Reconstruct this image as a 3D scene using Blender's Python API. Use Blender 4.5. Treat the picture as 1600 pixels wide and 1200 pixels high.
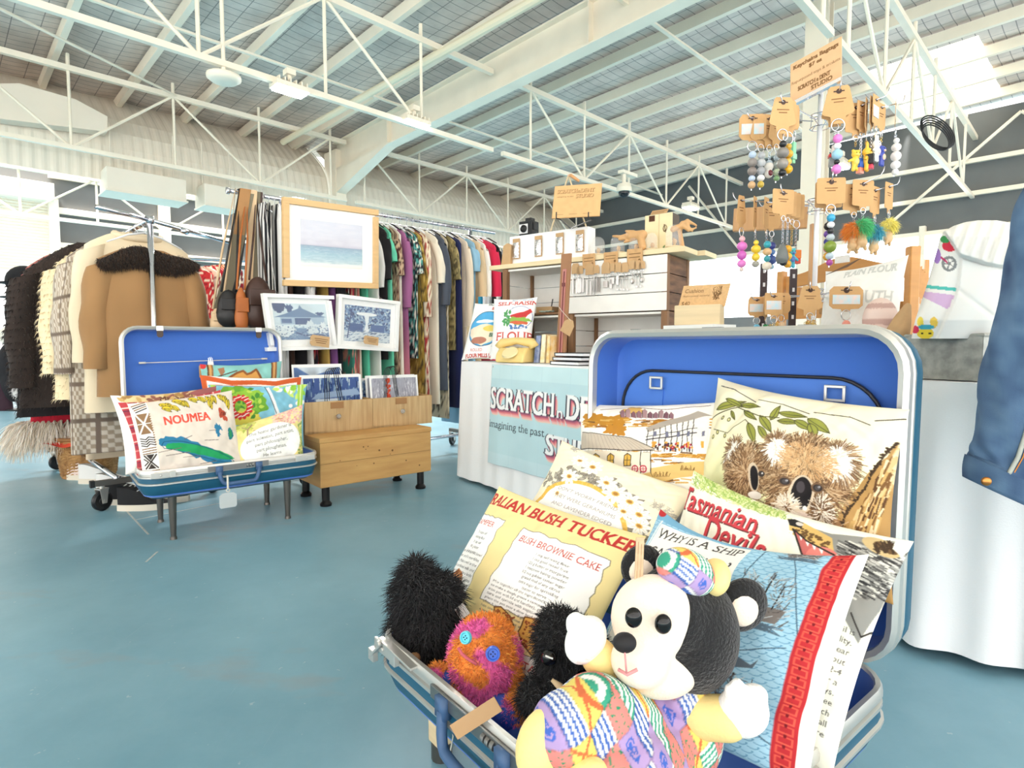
import bpy, bmesh, math, random
import numpy as np
from mathutils import Vector, Matrix, noise as mnoise
for _o in list(bpy.data.objects): bpy.data.objects.remove(_o)
S = bpy.context.scene
C = S.collection
PI = math.pi
# ---------------------------------------------------------------- camera
H = 0.86; FPX = 920.0; TH = math.atan(60.0/FPX)
cd = bpy.data.cameras.new('camera'); cam = bpy.data.objects.new('camera', cd); C.objects.link(cam)
cd.sensor_width = 36.0; cd.lens = 36.0*FPX/1600.0; cd.clip_start = 0.05; cd.clip_end = 200
cam.location = (0, 0, H); cam.rotation_euler = (PI/2-TH, 0, 0); S.camera = cam
# ---------------------------------------------------------------- world, exposure
wd = bpy.data.worlds.new('world'); S.world = wd; wd.use_nodes = True
_bg = wd.node_tree.nodes['Background']; _bg.inputs[0].default_value = (1.0, 0.985, 0.965, 1); _bg.inputs[1].default_value = 1.15
S.view_settings.view_transform = 'Standard'; S.view_settings.look = 'None'; S.view_settings.gamma = 1.0
S.view_settings.use_curve_mapping = False; S.view_settings.exposure = 1.5
sl = bpy.data.lights.new('daylight_sun', 'SUN'); sl.energy = 7.0; sl.angle = math.radians(12); sl.color = (1, 0.97, 0.93)
so = bpy.data.objects.new('daylight_sun', sl); C.objects.link(so); so.rotation_euler = (math.radians(28), 0, math.radians(-28))
S.cycles.use_denoising = True
S.cycles.max_bounces = 6; S.cycles.diffuse_bounces = 4; S.cycles.glossy_bounces = 3
S.cycles.transparent_max_bounces = 12; S.cycles.caustics_reflective = False; S.cycles.caustics_refractive = False
# ---------------------------------------------------------------- pixel -> place (measured on the photograph)
_F = Vector((0, math.cos(TH), -math.sin(TH))); _U = Vector((0, math.sin(TH), math.cos(TH)))
def ray(px, py):
    return Vector((1, 0, 0))*((px-800)/FPX) + _U*(-(py-600)/FPX) + _F
def P(px, py, Y):
    d = ray(px, py); t = Y/d.y
    return Vector((0, 0, H))+d*t
def G(px, py, z=0.0):
    d = ray(px, py); t = (z-H)/d.z
    return Vector((0, 0, H))+d*t
A = Vector((.70711, .70711, 0)); B = Vector((-.70711, .70711, 0)); Z = Vector((0, 0, 1))
def W(q, p, z=0.0): return A*q+B*p+Z*z
def PL(px, py, p0, n=B):
    """where the sight line through a pixel meets the upright plane n.x = p0"""
    d = ray(px, py); t = p0/d.dot(n)
    return Vector((0, 0, H))+d*t
# ---------------------------------------------------------------- materials
def lin(c):
    c = np.asarray(c, float)
    return np.where(c <= 0.04045, c/12.92, ((c+0.055)/1.055)**2.4)
def rgb(*c):
    return np.array(c, float)/255.0
MATS = {}
def mat(name, col, rough=0.6, metal=0.0, var=0.0, scale=8.0, bump=0.0, bscale=60.0, col2=None, trans=0.0, alpha=1.0, emit=0.0, ior=1.45, stretch=None, sheen=0.0, coat=0.0):
    """procedural principled material; col is sRGB 0..255"""
    if name in MATS: return MATS[name]
    m = bpy.data.materials.new(name); m.use_nodes = True; nt = m.node_tree; N = nt.nodes; L = nt.links
    b = N['Principled BSDF']
    c = tuple(lin(np.array(col)/255.0))+(1,)
    b.inputs['Base Color'].default_value = c; b.inputs['Roughness'].default_value = rough; b.inputs['Metallic'].default_value = metal
    b.inputs['IOR'].default_value = ior; b.inputs['Alpha'].default_value = alpha
    if trans: b.inputs['Transmission Weight'].default_value = trans
    if sheen: b.inputs['Sheen Weight'].default_value = sheen
    if coat: b.inputs['Coat Weight'].default_value = coat
    if emit:
        b.inputs['Emission Color'].default_value = c; b.inputs['Emission Strength'].default_value = emit
    tc = N.new('ShaderNodeTexCoord'); src = tc.outputs['Object']
    if stretch:
        mp = N.new('ShaderNodeMapping'); mp.inputs['Scale'].default_value = stretch; L.new(src, mp.inputs['Vector']); src = mp.outputs['Vector']
    if var or col2 is not None:
        n = N.new('ShaderNodeTexNoise'); n.inputs['Scale'].default_value = scale; n.inputs['Detail'].default_value = 5; L.new(src, n.inputs['Vector'])
        r = N.new('ShaderNodeValToRGB'); L.new(n.outputs['Fac'], r.inputs['Fac'])
        r.color_ramp.elements[0].position = 0.32; r.color_ramp.elements[1].position = 0.68
        c2 = tuple(lin(np.array(col2)/255.0))+(1,) if col2 is not None else tuple(min(1, x*(1-var)) for x in c[:3])+(1,)
        r.color_ramp.elements[0].color = c2; r.color_ramp.elements[1].color = c; L.new(r.outputs['Color'], b.inputs['Base Color'])
    if bump:
        n2 = N.new('ShaderNodeTexNoise'); n2.inputs['Scale'].default_value = bscale; n2.inputs['Detail'].default_value = 3; L.new(src, n2.inputs['Vector'])
        bp = N.new('ShaderNodeBump'); bp.inputs['Strength'].default_value = bump; bp.inputs['Distance'].default_value = 0.01
        L.new(n2.outputs['Fac'], bp.inputs['Height']); L.new(bp.outputs['Normal'], b.inputs['Normal'])
    MATS[name] = m
    return m
def vmat(name, rough=0.8, weave=0.12, wscale=900.0, sheen=0.0, metal=0.0):
    """material that takes its printed / woven pattern from the mesh's 'Col' attribute, with a woven bump"""
    if name in MATS: return MATS[name]
    m = bpy.data.materials.new(name); m.use_nodes = True; nt = m.node_tree; N = nt.nodes; L = nt.links
    b = N['Principled BSDF']; b.inputs['Roughness'].default_value = rough; b.inputs['Sheen Weight'].default_value = sheen; b.inputs['Metallic'].default_value = metal
    b.inputs['Specular IOR Level'].default_value = 0.25
    a = N.new('ShaderNodeAttribute'); a.attribute_name = 'Col'; L.new(a.outputs['Color'], b.inputs['Base Color'])
    if weave:
        tc = N.new('ShaderNodeTexCoord'); n = N.new('ShaderNodeTexNoise'); n.inputs['Scale'].default_value = wscale; L.new(tc.outputs['Object'], n.inputs['Vector'])
        bp = N.new('ShaderNodeBump'); bp.inputs['Strength'].default_value = weave; bp.inputs['Distance'].default_value = 0.002
        L.new(n.outputs['Fac'], bp.inputs['Height']); L.new(bp.outputs['Normal'], b.inputs['Normal'])
    MATS[name] = m
    return m
# ---------------------------------------------------------------- mesh builder
class MB:
    """collects shapes in world coordinates; out() links them as ONE mesh object"""
    def __init__(s): s.v = []; s.f = []; s.m = []; s.c = []; s.cur = 0; s.col = None
    def add(s, vs, fs, col=None):
        o = len(s.v); s.v.extend([tuple(x) for x in vs]); s.f.extend([tuple(i+o for i in f) for f in fs]); s.m.extend([s.cur]*len(fs))
        cc = col if col is not None else (s.col if s.col is not None else (1, 1, 1))
        if np.ndim(cc) == 1: s.c.extend([tuple(cc)]*len(vs))
        else: s.c.extend([tuple(x) for x in cc])
        return s
    def box(s, c, size, X=None, Y=None, Zv=None, col=None):
        X = Vector(X) if X is not None else Vector((1, 0, 0)); Y = Vector(Y) if Y is not None else Vector((0, 1, 0)); Zv = Vector(Zv) if Zv is not None else X.cross(Y)
        c = Vector(c); h = [x/2 for x in size]
        vs = [c+X*(a*h[0])+Y*(b*h[1])+Zv*(d*h[2]) for a in (-1, 1) for b in (-1, 1) for d in (-1, 1)]
        return s.add(vs, [(0, 1, 3, 2), (4, 6, 7, 5), (0, 4, 5, 1), (2, 3, 7, 6), (0, 2, 6, 4), (1, 5, 7, 3)], col)
    def bar(s, a, b, w, h=None, up=None, col=None):
        a = Vector(a); b = Vector(b); d = b-a; L = d.length
        if L < 1e-6: return s
        d.normalize(); h = h or w
        up = Vector(up) if up is not None else (Vector((0, 0, 1)) if abs(d.z) < .95 else Vector((0, 1, 0)))
        x = d.cross(up).normalized(); y = x.cross(d)
        return s.box((a+b)/2, (w, L, h), x, d, y, col)
    def tube(s, pts, r, n=8, closed=False, caps=True, col=None):
        pts = [Vector(p) for p in pts]; k = len(pts); rr = r if hasattr(r, '__len__') else [r]*k
        vs = []; fs = []; prev = None
        for i, p in enumerate(pts):
            t = (pts[(i+1) % k]-pts[i-1]) if closed else (pts[min(i+1, k-1)]-pts[max(i-1, 0)])
            if t.length < 1e-9: t = Vector((0, 0, 1))
            t.normalize()
            if prev is None: prev = t.cross(Vector((0, 0, 1)) if abs(t.z) < .9 else Vector((1, 0, 0))).normalized()
            x = (prev-t*prev.dot(t))
            x = x.normalized() if x.length > 1e-6 else t.orthogonal().normalized()
            y = t.cross(x); prev = x
            for j in range(n):
                a = 2*PI*j/n; vs.append(p+x*(math.cos(a)*rr[i])+y*(math.sin(a)*rr[i]))
        for i in range(k if closed else k-1):
            i2 = (i+1) % k
            for j in range(n): fs.append((i*n+j, i*n+(j+1) % n, i2*n+(j+1) % n, i2*n+j))
        if caps and not closed: fs.append(tuple(range(n))[::-1]); fs.append(tuple((k-1)*n+j for j in range(n)))
        return s.add(vs, fs, col)
    def cyl(s, a, b, r, n=12, r2=None, col=None): return s.tube([a, b], [r, r if r2 is None else r2], n, col=col)
    def ring(s, c, R, r, nrm=(0, 1, 0), n=20, m=6, col=None, squash=1.0):
        c = Vector(c); nrm = Vector(nrm).normalized(); x = nrm.orthogonal().normalized(); y = nrm.cross(x)
        return s.tube([c+x*(R*math.cos(2*PI*i/n))+y*(R*squash*math.sin(2*PI*i/n)) for i in range(n)], r, m, closed=True, col=col)
    def lathe(s, prof, c=(0, 0, 0), ax=(0, 0, 1), n=20, col=None):
        c = Vector(c); ax = Vector(ax).normalized(); x = ax.orthogonal().normalized(); y = ax.cross(x); vs = []; fs = []
        for r, h in prof:
            for j in range(n):
                a = 2*PI*j/n; vs.append(c+ax*h+x*(r*math.cos(a))+y*(r*math.sin(a)))
        for i in range(len(prof)-1):
            for j in range(n): fs.append((i*n+j, i*n+(j+1) % n, (i+1)*n+(j+1) % n, (i+1)*n+j))
        return s.add(vs, fs, col)
    def ell(s, c, r, R=None, nu=16, nv=10, col=None):
        c = Vector(c); r = (r, r, r) if not hasattr(r, '__len__') else r; vs = []; fs = []
        for i in range(nv+1):
            t = PI*i/nv
            for j in range(nu):
                a = 2*PI*j/nu; p = Vector((r[0]*math.sin(t)*math.cos(a), r[1]*math.sin(t)*math.sin(a), r[2]*math.cos(t)))
                if R is not None: p = R @ p
                vs.append(c+p)
        for i in range(nv):
            for j in range(nu): fs.append((i*nu+j, (i+1)*nu+j, (i+1)*nu+(j+1) % nu, i*nu+(j+1) % nu))
        return s.add(vs, fs, col)
    def slab(s, pts, d, col=None):
        """closed outline (list of points) extruded by vector d"""
        d = Vector(d); pts = [Vector(p) for p in pts]; n = len(pts)
        vs = pts+[p+d for p in pts]
        fs = [tuple(range(n))[::-1], tuple(range(n, 2*n))]+[(i, (i+1) % n, n+(i+1) % n, n+i) for i in range(n)]
        return s.add(vs, fs, col)
    def grid(s, pts, nx, ny, col=None, wrap=False):
        """pts in rows of nx"""
        fs = []
        for j in range(ny-1):
            for i in range(nx if wrap else nx-1):
                i2 = (i+1) % nx; fs.append((j*nx+i, j*nx+i2, (j+1)*nx+i2, (j+1)*nx+i))
        return s.add(pts, fs, col)
    def out(s, name, mats, parent=None, smooth=False, bevel=0.0, vcol=False, auto=None, base=None):
        me = bpy.data.meshes.new(name)
        o = bpy.data.objects.new(name, me); C.objects.link(o)
        v = np.array(s.v, float).reshape(-1, 3)
        if parent is not None:
            Mi = np.array(WM[parent.name].inverted()); v = v @ Mi[:3, :3].T+Mi[:3, 3]; o.parent = parent; WM[o.name] = WM[parent.name]
        else:
            c = Vector(((v[:, 0].min()+v[:, 0].max())/2, (v[:, 1].min()+v[:, 1].max())/2, v[:, 2].min())) if base is None else Vector(base)
            v = v-np.array(c); o.location = c; WM[o.name] = Matrix.Translation(c)
        me.from_pydata(v.tolist(), [], s.f)
        mats = mats if isinstance(mats, (list, tuple)) else [mats]
        for m in mats: me.materials.append(m)
        if len(mats) > 1: me.polygons.foreach_set('material_index', np.array(s.m, dtype=np.int32))
        if vcol:
            at = me.color_attributes.new('Col', 'FLOAT_COLOR', 'POINT'); cc = np.ones((len(s.v), 4)); cc[:, :3] = lin(np.array(s.c)); at.data.foreach_set('color', cc.ravel())
        if smooth: me.polygons.foreach_set('use_smooth', np.ones(len(me.polygons), bool))
        me.validate(); me.update()
        bm = bmesh.new(); bm.from_mesh(me); bmesh.ops.recalc_face_normals(bm, faces=bm.faces[:]); bm.to_mesh(me); bm.free()
        if bevel:
            md = o.modifiers.new('bevel', 'BEVEL'); md.width = bevel; md.segments = 2; md.limit_method = 'ANGLE'
        if auto:
            me.polygons.foreach_set('use_smooth', np.ones(len(me.polygons), bool))
            es = [e for e in me.edges]
            bm = bmesh.new(); bm.from_mesh(me)
            for e in bm.edges:
                if len(e.link_faces) == 2 and e.calc_face_angle(0) > auto: e.smooth = False
            bm.to_mesh(me); bm.free()
        return o
WM = {}
def tag(o, label, cat, group=None, kind=None):
    o['label'] = label; o['category'] = cat
    if group: o['group'] = group
    if kind: o['kind'] = kind
    return o
def thing(name, label, cat, loc=(0, 0, 0), rotz=0.0, group=None):
    o = bpy.data.objects.new(name, None); C.objects.link(o); o.empty_display_size = 0.05
    o.location = loc; o.rotation_euler = (0, 0, rotz); WM[o.name] = Matrix.Translation(Vector(loc)) @ Matrix.Rotation(rotz, 4, 'Z')
    return tag(o, label, cat, group)
def struct(o):
    o['kind'] = 'structure'; return o
def dup(root, loc=None, rotz=None, label=None, group=None):
    r = root.copy(); C.objects.link(r)
    if loc is not None: r.location = loc
    if rotz is not None: r.rotation_euler = (0, 0, rotz)
    if label: r['label'] = label
    if group: r['group'] = group
    for ch in list(root.children):
        c = ch.copy(); C.objects.link(c); c.parent = r
        for g in list(ch.children):
            d = g.copy(); C.objects.link(d); d.parent = c
    return r
def basis(n, up=(0, 0, 1)):
    """right, up, normal for something whose face looks along n"""
    n = Vector(n).normalized(); r = Vector(up).cross(n).normalized(); return r, n.cross(r), n
random.seed(7); RNG = np.random.default_rng(7)
# ---------------------------------------------------------------- printed patterns
_TX = {}
def text_tris(s):
    if s in _TX: return _TX[s]
    cu = bpy.data.curves.new('t', 'FONT'); cu.body = s; cu.size = 1.0; cu.resolution_u = 3
    ob = bpy.data.objects.new('t', cu)
    me = ob.to_mesh(); me.calc_loop_triangles()
    v = np.array([x.co[:2] for x in me.vertices]) if len(me.vertices) else np.zeros((0, 2))
    t = np.array([x.vertices[:] for x in me.loop_triangles], dtype=int).reshape(-1, 3)
    tr = v[t] if len(t) else np.zeros((0, 3, 2))
    ob.to_mesh_clear(); bpy.data.objects.remove(ob); bpy.data.curves.remove(cu)
    w = (v[:, 0].max()-v[:, 0].min()) if len(v) else 0
    x0 = v[:, 0].min() if len(v) else 0
    tr = tr-np.array([x0, 0]) if len(tr) else tr
    _TX[s] = (tr, w); return _TX[s]
class Cv:
    """a small raster in pattern space (x right, y up, both 0..1 of the height) sampled onto a mesh's vertices"""
    def __init__(s, w, h, bg, ss=2):
        s.w = w; s.h = h; s.ss = ss; s.W = w*ss; s.Hh = h*ss; s.asp = w/h
        s.a = np.empty((s.Hh, s.W, 3)); s.a[:] = rgb(*bg)
    def _win(s, x0, x1, y0, y1):
        k = s.Hh
        i0 = max(0, int(math.floor(x0*k))-1); i1 = min(s.W, int(math.ceil(x1*k))+2); j0 = max(0, int(math.floor(y0*k))-1); j1 = min(s.Hh, int(math.ceil(y1*k))+2)
        if i1 <= i0 or j1 <= j0: return None
        X, Y = np.meshgrid((np.arange(i0, i1)+.5)/k, (np.arange(j0, j1)+.5)/k)
        return X, Y, slice(j0, j1), slice(i0, i1)
    def put(s, win, m, col, al=1.0):
        a = s.a[win[2], win[3]]; c = rgb(*col) if np.ndim(col) == 1 else col
        a[m] = a[m]*(1-al)+(c if np.ndim(c) == 1 else c[m])*al
    def poly(s, pts, col, al=1.0):
        p = np.array(pts, float); w = s._win(p[:, 0].min(), p[:, 0].max(), p[:, 1].min(), p[:, 1].max())
        if w is None: return s
        X, Y = w[0], w[1]; m = np.zeros(X.shape, bool); n = len(p)
        for i in range(n):
            x1, y1 = p[i]; x2, y2 = p[(i+1) % n]
            if y1 == y2: continue
            c = ((y1 > Y) != (y2 > Y)) & (X < (x2-x1)*(Y-y1)/(y2-y1)+x1); m ^= c
        s.put(w, m, col, al); return s
    def rect(s, x0, y0, x1, y1, col, al=1.0): return s.poly([(x0, y0), (x1, y0), (x1, y1), (x0, y1)], col, al)
    def ell(s, cx, cy, rx, ry, col, rot=0.0, al=1.0, wob=0.0, seed=0):
        R = max(rx, ry)*1.3; w = s._win(cx-R, cx+R, cy-R, cy+R)
        if w is None: return s
        dx = w[0]-cx; dy = w[1]-cy; c, q = math.cos(rot), math.sin(rot); u = (dx*c+dy*q)/rx; v = (-dx*q+dy*c)/ry
        r = np.sqrt(u*u+v*v)
        if wob:
            an = np.arctan2(v, u); r = r/(1+wob*(np.sin(3*an+seed)+.6*np.sin(7*an+2*seed)+.5*np.sin(13*an+seed*3)))
        s.put(w, r < 1, col, al); return s
    def line(s, pts, wd, col, al=1.0):
        for (x1, y1), (x2, y2) in zip(pts[:-1], pts[1:]):
            w = s._win(min(x1, x2)-wd, max(x1, x2)+wd, min(y1, y2)-wd, max(y1, y2)+wd)
            if w is None: continue
            dx, dy = x2-x1, y2-y1; L = dx*dx+dy*dy+1e-12
            t = np.clip(((w[0]-x1)*dx+(w[1]-y1)*dy)/L, 0, 1); d = np.hypot(w[0]-x1-t*dx, w[1]-y1-t*dy)
            s.put(w, d < max(wd/2, .45/s.Hh), col, al)
        return s
    def leaf(s, x, y, L, wd, ang, col, edge=None):
        c, q = math.cos(ang), math.sin(ang); n = 9
        up = [(L*i/n, wd*math.sin(PI*(i/n)**.8)) for i in range(n+1)]; dn = [(a, -b*.8) for a, b in up[::-1]]
        pts = [(x+a*c-b*q, y+a*q+b*c) for a, b in up+dn]
        s.poly(pts, col)
        if edge is not None: s.line(pts+[pts[0]], .004, edge); s.line([(x, y), (x+L*c, y+L*q)], .004, edge)
        return s
    def text(s, t, x, y, size, col, al='l', serif=0.0, shear=0.0, rot=0.0, bold=0.0, sx=1.0, a=1.0, fit=None):
        if not t.strip(): return s
        tr, w = text_tris(t)
        if not len(tr): return s
        if fit: sx = fit/(w*size)
        tr = tr.copy()*size; tr[..., 0] = tr[..., 0]*sx+tr[..., 1]*shear; wd = w*size*sx
        if al == 'c': tr[..., 0] -= wd/2
        if al == 'r': tr[..., 0] -= wd
        # local mask at the canvas pitch, then serifs, then put (rotated text maps the triangles directly)
        c, q = math.cos(rot), math.sin(rot)
        if rot: 
            xx = tr[..., 0]*c-tr[..., 1]*q; yy = tr[..., 0]*q+tr[..., 1]*c; tr[..., 0] = xx; tr[..., 1] = yy
        tr[..., 0] += x; tr[..., 1] += y
        pad = size*.2; win = s._win(tr[..., 0].min()-pad, tr[..., 0].max()+pad, tr[..., 1].min()-pad, tr[..., 1].max()+pad)
        if win is None: return s
        X, Y = win[0], win[1]; m = np.zeros(X.shape, bool); x00 = X[0, 0]; y00 = Y[0, 0]; k = s.Hh
        for T in tr:
            i0 = max(0, int((T[:, 0].min()-x00)*k)-1); i1 = int((T[:, 0].max()-x00)*k)+3; j0 = max(0, int((T[:, 1].min()-y00)*k)-1); j1 = int((T[:, 1].max()-y00)*k)+3
            xs = X[j0:j1, i0:i1]; ys = Y[j0:j1, i0:i1]
            if xs.size == 0: continue
            (ax, ay), (bx, by), (cx, cy) = T
            d1 = (xs-ax)*(by-ay)-(ys-ay)*(bx-ax); d2 = (xs-bx)*(cy-by)-(ys-by)*(cx-bx); d3 = (xs-cx)*(ay-cy)-(ys-cy)*(ax-cx)
            m[j0:j1, i0:i1] |= ((d1 >= 0) & (d2 >= 0) & (d3 >= 0)) | ((d1 <= 0) & (d2 <= 0) & (d3 <= 0))
        if serif and not rot:
            n = max(1, int(round(serif*size*k)))
            for h0 in (0.0, .69):
                j0 = int((y+h0*size-y00)*k); j1 = j0+max(1, int(.055*size*k))+(0 if h0 else 1)
                if 0 <= j0 < m.shape[0]:
                    b = m[j0:j1].copy(); e = b.copy()
                    for d in range(1, n+1): e[:, d:] |= b[:, :-d]; e[:, :-d] |= b[:, d:]
                    m[j0:j1] |= e
        if bold:
            n = max(1, int(round(bold*size*k))); b = m.copy()
            for d in range(1, n+1):
                m[:, d:] |= b[:, :-d]; m[:, :-d] |= b[:, d:]
            b = m.copy(); m[1:] |= b[:-1]; m[:-1] |= b[1:]
        s.put(win, m, col, a); return s
    def lines(s, ls, x, y, size, col, lead=1.25, **kw):
        for i, t in enumerate(ls): s.text(t, x, y-i*size*lead, size, col, **kw)
        return s
    def strokes(s, n, fx, col, L=.02, wd=.004, jit=.3, seed=1, cols=None):
        """short hairs: fx() gives x, y, angle or None"""
        r = random.Random(seed)
        for _ in range(n):
            q = fx(r)
            if q is None: continue
            x, y, an = q; an += r.uniform(-jit, jit); l = L*r.uniform(.6, 1.3)
            s.line([(x, y), (x+l*math.cos(an), y+l*math.sin(an))], wd, (cols[r.randrange(len(cols))] if cols else col))
        return s
    def mottle(s, amt=.06, sc=12, seed=0, mask=None):
        g = np.random.default_rng(seed); n = g.random((sc, max(2, int(sc*s.asp)))); yy = np.linspace(0, n.shape[0]-1.001, s.Hh); xx = np.linspace(0, n.shape[1]-1.001, s.W)
        j = yy.astype(int); i = xx.astype(int); fy = (yy-j)[:, None]; fx = (xx-i)[None]; j2 = np.minimum(j+1, n.shape[0]-1); i2 = np.minimum(i+1, n.shape[1]-1)
        v = n[np.ix_(j, i)]*(1-fy)*(1-fx)+n[np.ix_(j, i2)]*(1-fy)*fx+n[np.ix_(j2, i)]*fy*(1-fx)+n[np.ix_(j2, i2)]*fy*fx
        f = (1+amt*(v-.5)*2)[..., None]; s.a *= f; s.a = np.clip(s.a, 0, 1); return s
    def done(s):
        a = s.a.reshape(s.h, s.ss, s.w, s.ss, 3).mean((1, 3)); return np.clip(a, 0, 1)
def raw_mesh(name, v, f, mats, mi=None, col=None, smooth=True, parent=None):
    """fast numpy mesh (world coordinates in, origin at its base)"""
    me = bpy.data.meshes.new(name); o = bpy.data.objects.new(name, me); C.objects.link(o)
    v = np.asarray(v, float)
    if parent is not None:
        Mi = np.array(WM[parent.name].inverted()); v = v @ Mi[:3, :3].T+Mi[:3, 3]; o.parent = parent; WM[o.name] = WM[parent.name]
    else:
        c = np.array([(v[:, 0].min()+v[:, 0].max())/2, (v[:, 1].min()+v[:, 1].max())/2, v[:, 2].min()]); v = v-c; o.location = c; WM[o.name] = Matrix.Translation(Vector(c))
    f = np.asarray(f, dtype=np.int32); k = f.shape[1]
    me.vertices.add(len(v)); me.vertices.foreach_set('co', v.ravel())
    me.loops.add(f.size); me.loops.foreach_set('vertex_index', f.ravel())
    me.polygons.add(len(f)); me.polygons.foreach_set('loop_start', np.arange(len(f), dtype=np.int32)*k)
    try: me.polygons.foreach_set('loop_total', np.full(len(f), k, dtype=np.int32))
    except Exception: pass
    for m in (mats if isinstance(mats, (list, tuple)) else [mats]): me.materials.append(m)
    if mi is not None: me.polygons.foreach_set('material_index', np.asarray(mi, dtype=np.int32))
    if smooth: me.polygons.foreach_set('use_smooth', np.ones(len(f), bool))
    if col is not None:
        at = me.color_attributes.new('Col', 'FLOAT_COLOR', 'POINT'); cc = np.ones((len(v), 4)); cc[:, :3] = lin(col); at.data.foreach_set('color', cc.ravel())
    me.update(calc_edges=True); me.validate()
    return o
def quads(nx, ny, off=0, wrap=False, flip=False):
    i = np.arange(nx if wrap else nx-1); j = np.arange(ny-1); I, J = np.meshgrid(i, j); I = I.ravel(); J = J.ravel(); I2 = (I+1) % nx
    q = np.stack([J*nx+I, J*nx+I2, (J+1)*nx+I2, (J+1)*nx+I], 1)+off
    return q[:, ::-1] if flip else q
def smooth_noise(u, v, seed, k=3):
    g = np.random.default_rng(seed); z = 0*u
    for i in range(k*3):
        a, b, p = g.uniform(-7, 7), g.uniform(-7, 7), g.uniform(0, 6.28); z = z+np.sin(a*u+b*v+p)/(1+.12*(a*a+b*b))**.5
    return z/(k*1.5)
def pillow(name, label, corners, cv, thick=.10, back=(235, 230, 222), seed=1, pinch=.045, group=None, wr=.004, backthick=None, sag=None, cat='cushion'):
    """corners TL, TR, BR, BL in space; the print covers the face turned to n"""
    TL, TR, BR, BL = [np.array(c) for c in corners]
    img = cv.done(); h, w = img.shape[:2]
    u = np.linspace(0, 1, w); v = np.linspace(0, 1, h); Uu, Vv = np.meshgrid(u, v)
    def surf(Uu, Vv, sgn):
        a = 2*Uu-1; b = 2*Vv-1
        # seams are drawn in between the corners
        u2 = .5+.5*a*(1-pinch*2*(1-b*b)*np.abs(a)**3) ; v2 = .5+.5*b*(1-np.where(b > 0, pinch if sag is None else sag, pinch)*2*(1-a*a)*np.abs(b)**3)
        q = ((1-u2)*(1-v2))[..., None]*BL+(u2*(1-v2))[..., None]*BR+(u2*v2)[..., None]*TR+((1-u2)*v2)[..., None]*TL
        n = np.cross(TR-BL, TL-BR); n = n/np.linalg.norm(n)
        if n[1] > 0: n = -n
        e = np.clip((1-np.abs(a)**2.2)*(1-np.abs(b)**2.2), 0, 1)
        t = e**.55
        wrk = smooth_noise(a*2.2, b*2.2, seed)*wr*2.2+smooth_noise(a*7, b*7, seed+5)*wr*.55
        cr = np.sin(9*(np.abs(a)+np.abs(b))+smooth_noise(a*3, b*3, seed+9)*3)*wr*.9*np.clip(np.abs(a*b)*2-.25, 0, 1)
        th = (thick if sgn > 0 else (backthick if backthick is not None else thick*.6))/2
        d = sgn*(th*t)+(wrk+cr)*np.clip(e*4, 0, 1)
        return q+d[..., None]*n
    F = surf(Uu, Vv, 1).reshape(-1, 3)
    m = 30; ub = np.linspace(0, 1, m); Ub, Vb = np.meshgrid(ub, ub); K = surf(Ub, Vb, -1).reshape(-1, 3)
    vv = np.concatenate([F, K]); f = np.concatenate([quads(w, h), quads(m, m, len(F), flip=True)])
    col = np.concatenate([img.reshape(-1, 3), np.tile(rgb(*back), (len(K), 1))])
    o = raw_mesh(name, vv, f, vmat('printed cotton', .85, .10), col=col)
    return tag(o, label, cat, group)
def patch(name, o3, X, Y, cv, mtl=None, bend=None, thick=.0015, parent=None, rim=None):
    """a flat (or bent) printed sheet: lower-left corner o3, edges X (along) and Y (up), with real thickness"""
    img = cv.done(); h, w = img.shape[:2]; o3 = np.array(o3); X = np.array(X); Y = np.array(Y); n = np.cross(X, Y); n = n/np.linalg.norm(n)
    u, v = np.meshgrid(np.linspace(0, 1, w), np.linspace(0, 1, h)); d = bend(u, v) if bend is not None else 0*u
    F = o3+u[..., None]*X+v[..., None]*Y+d[..., None]*n; Bk = F-n*thick
    vv = np.concatenate([F.reshape(-1, 3), Bk.reshape(-1, 3)]); N = w*h
    idx = np.arange(N).reshape(h, w); loop = np.concatenate([idx[0, :], idx[1:, -1], idx[-1, -2::-1], idx[-2:0:-1, 0]]); l2 = np.roll(loop, -1)
    f = np.concatenate([quads(w, h), quads(w, h, N, flip=True), np.stack([loop, loop+N, l2+N, l2], 1)])
    rc = img.reshape(-1, 3) if rim is None else np.tile(rgb(*rim), (N, 1))
    return raw_mesh(name, vv, f, mtl or vmat('printed card', .75, .05), col=np.concatenate([img.reshape(-1, 3), rc]), parent=parent, smooth=bend is not None)
def fur(base_pts, normals, n, L, wd, cols, seed=1, droop=.35, jit=.5, curl=0.0):
    """tapering hairs; returns verts, quads, colours"""
    g = np.random.default_rng(seed); k = g.integers(0, len(base_pts), n); p = base_pts[k]+g.normal(0, .002, (n, 3)); d = normals[k]+g.normal(0, jit, (n, 3)); d /= np.linalg.norm(d, axis=1)[:, None]+1e-9
    l = L*g.uniform(.5, 1.25, n)[:, None]; s = np.cross(d, g.normal(0, 1, (n, 3))); s /= np.linalg.norm(s, axis=1)[:, None]+1e-9; s *= wd/2
    dn = np.array([0, 0, -1.0]); p1 = p+d*l*.5+dn*l*droop*.2; p2 = p+d*l+dn*l*droop
    vs = np.stack([p-s, p+s, p1+s*.8, p1-s*.8, p2+s*.15, p2-s*.15], 1).reshape(-1, 3)
    b = (np.arange(n)*6)[:, None]; f = np.concatenate([b+np.array([[0, 1, 2, 3]]), b+np.array([[3, 2, 4, 5]])]); cc = np.array(cols)[g.integers(0, len(cols), n)]/255.0
    return vs, f, np.repeat(cc, 6, 0)
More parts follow.
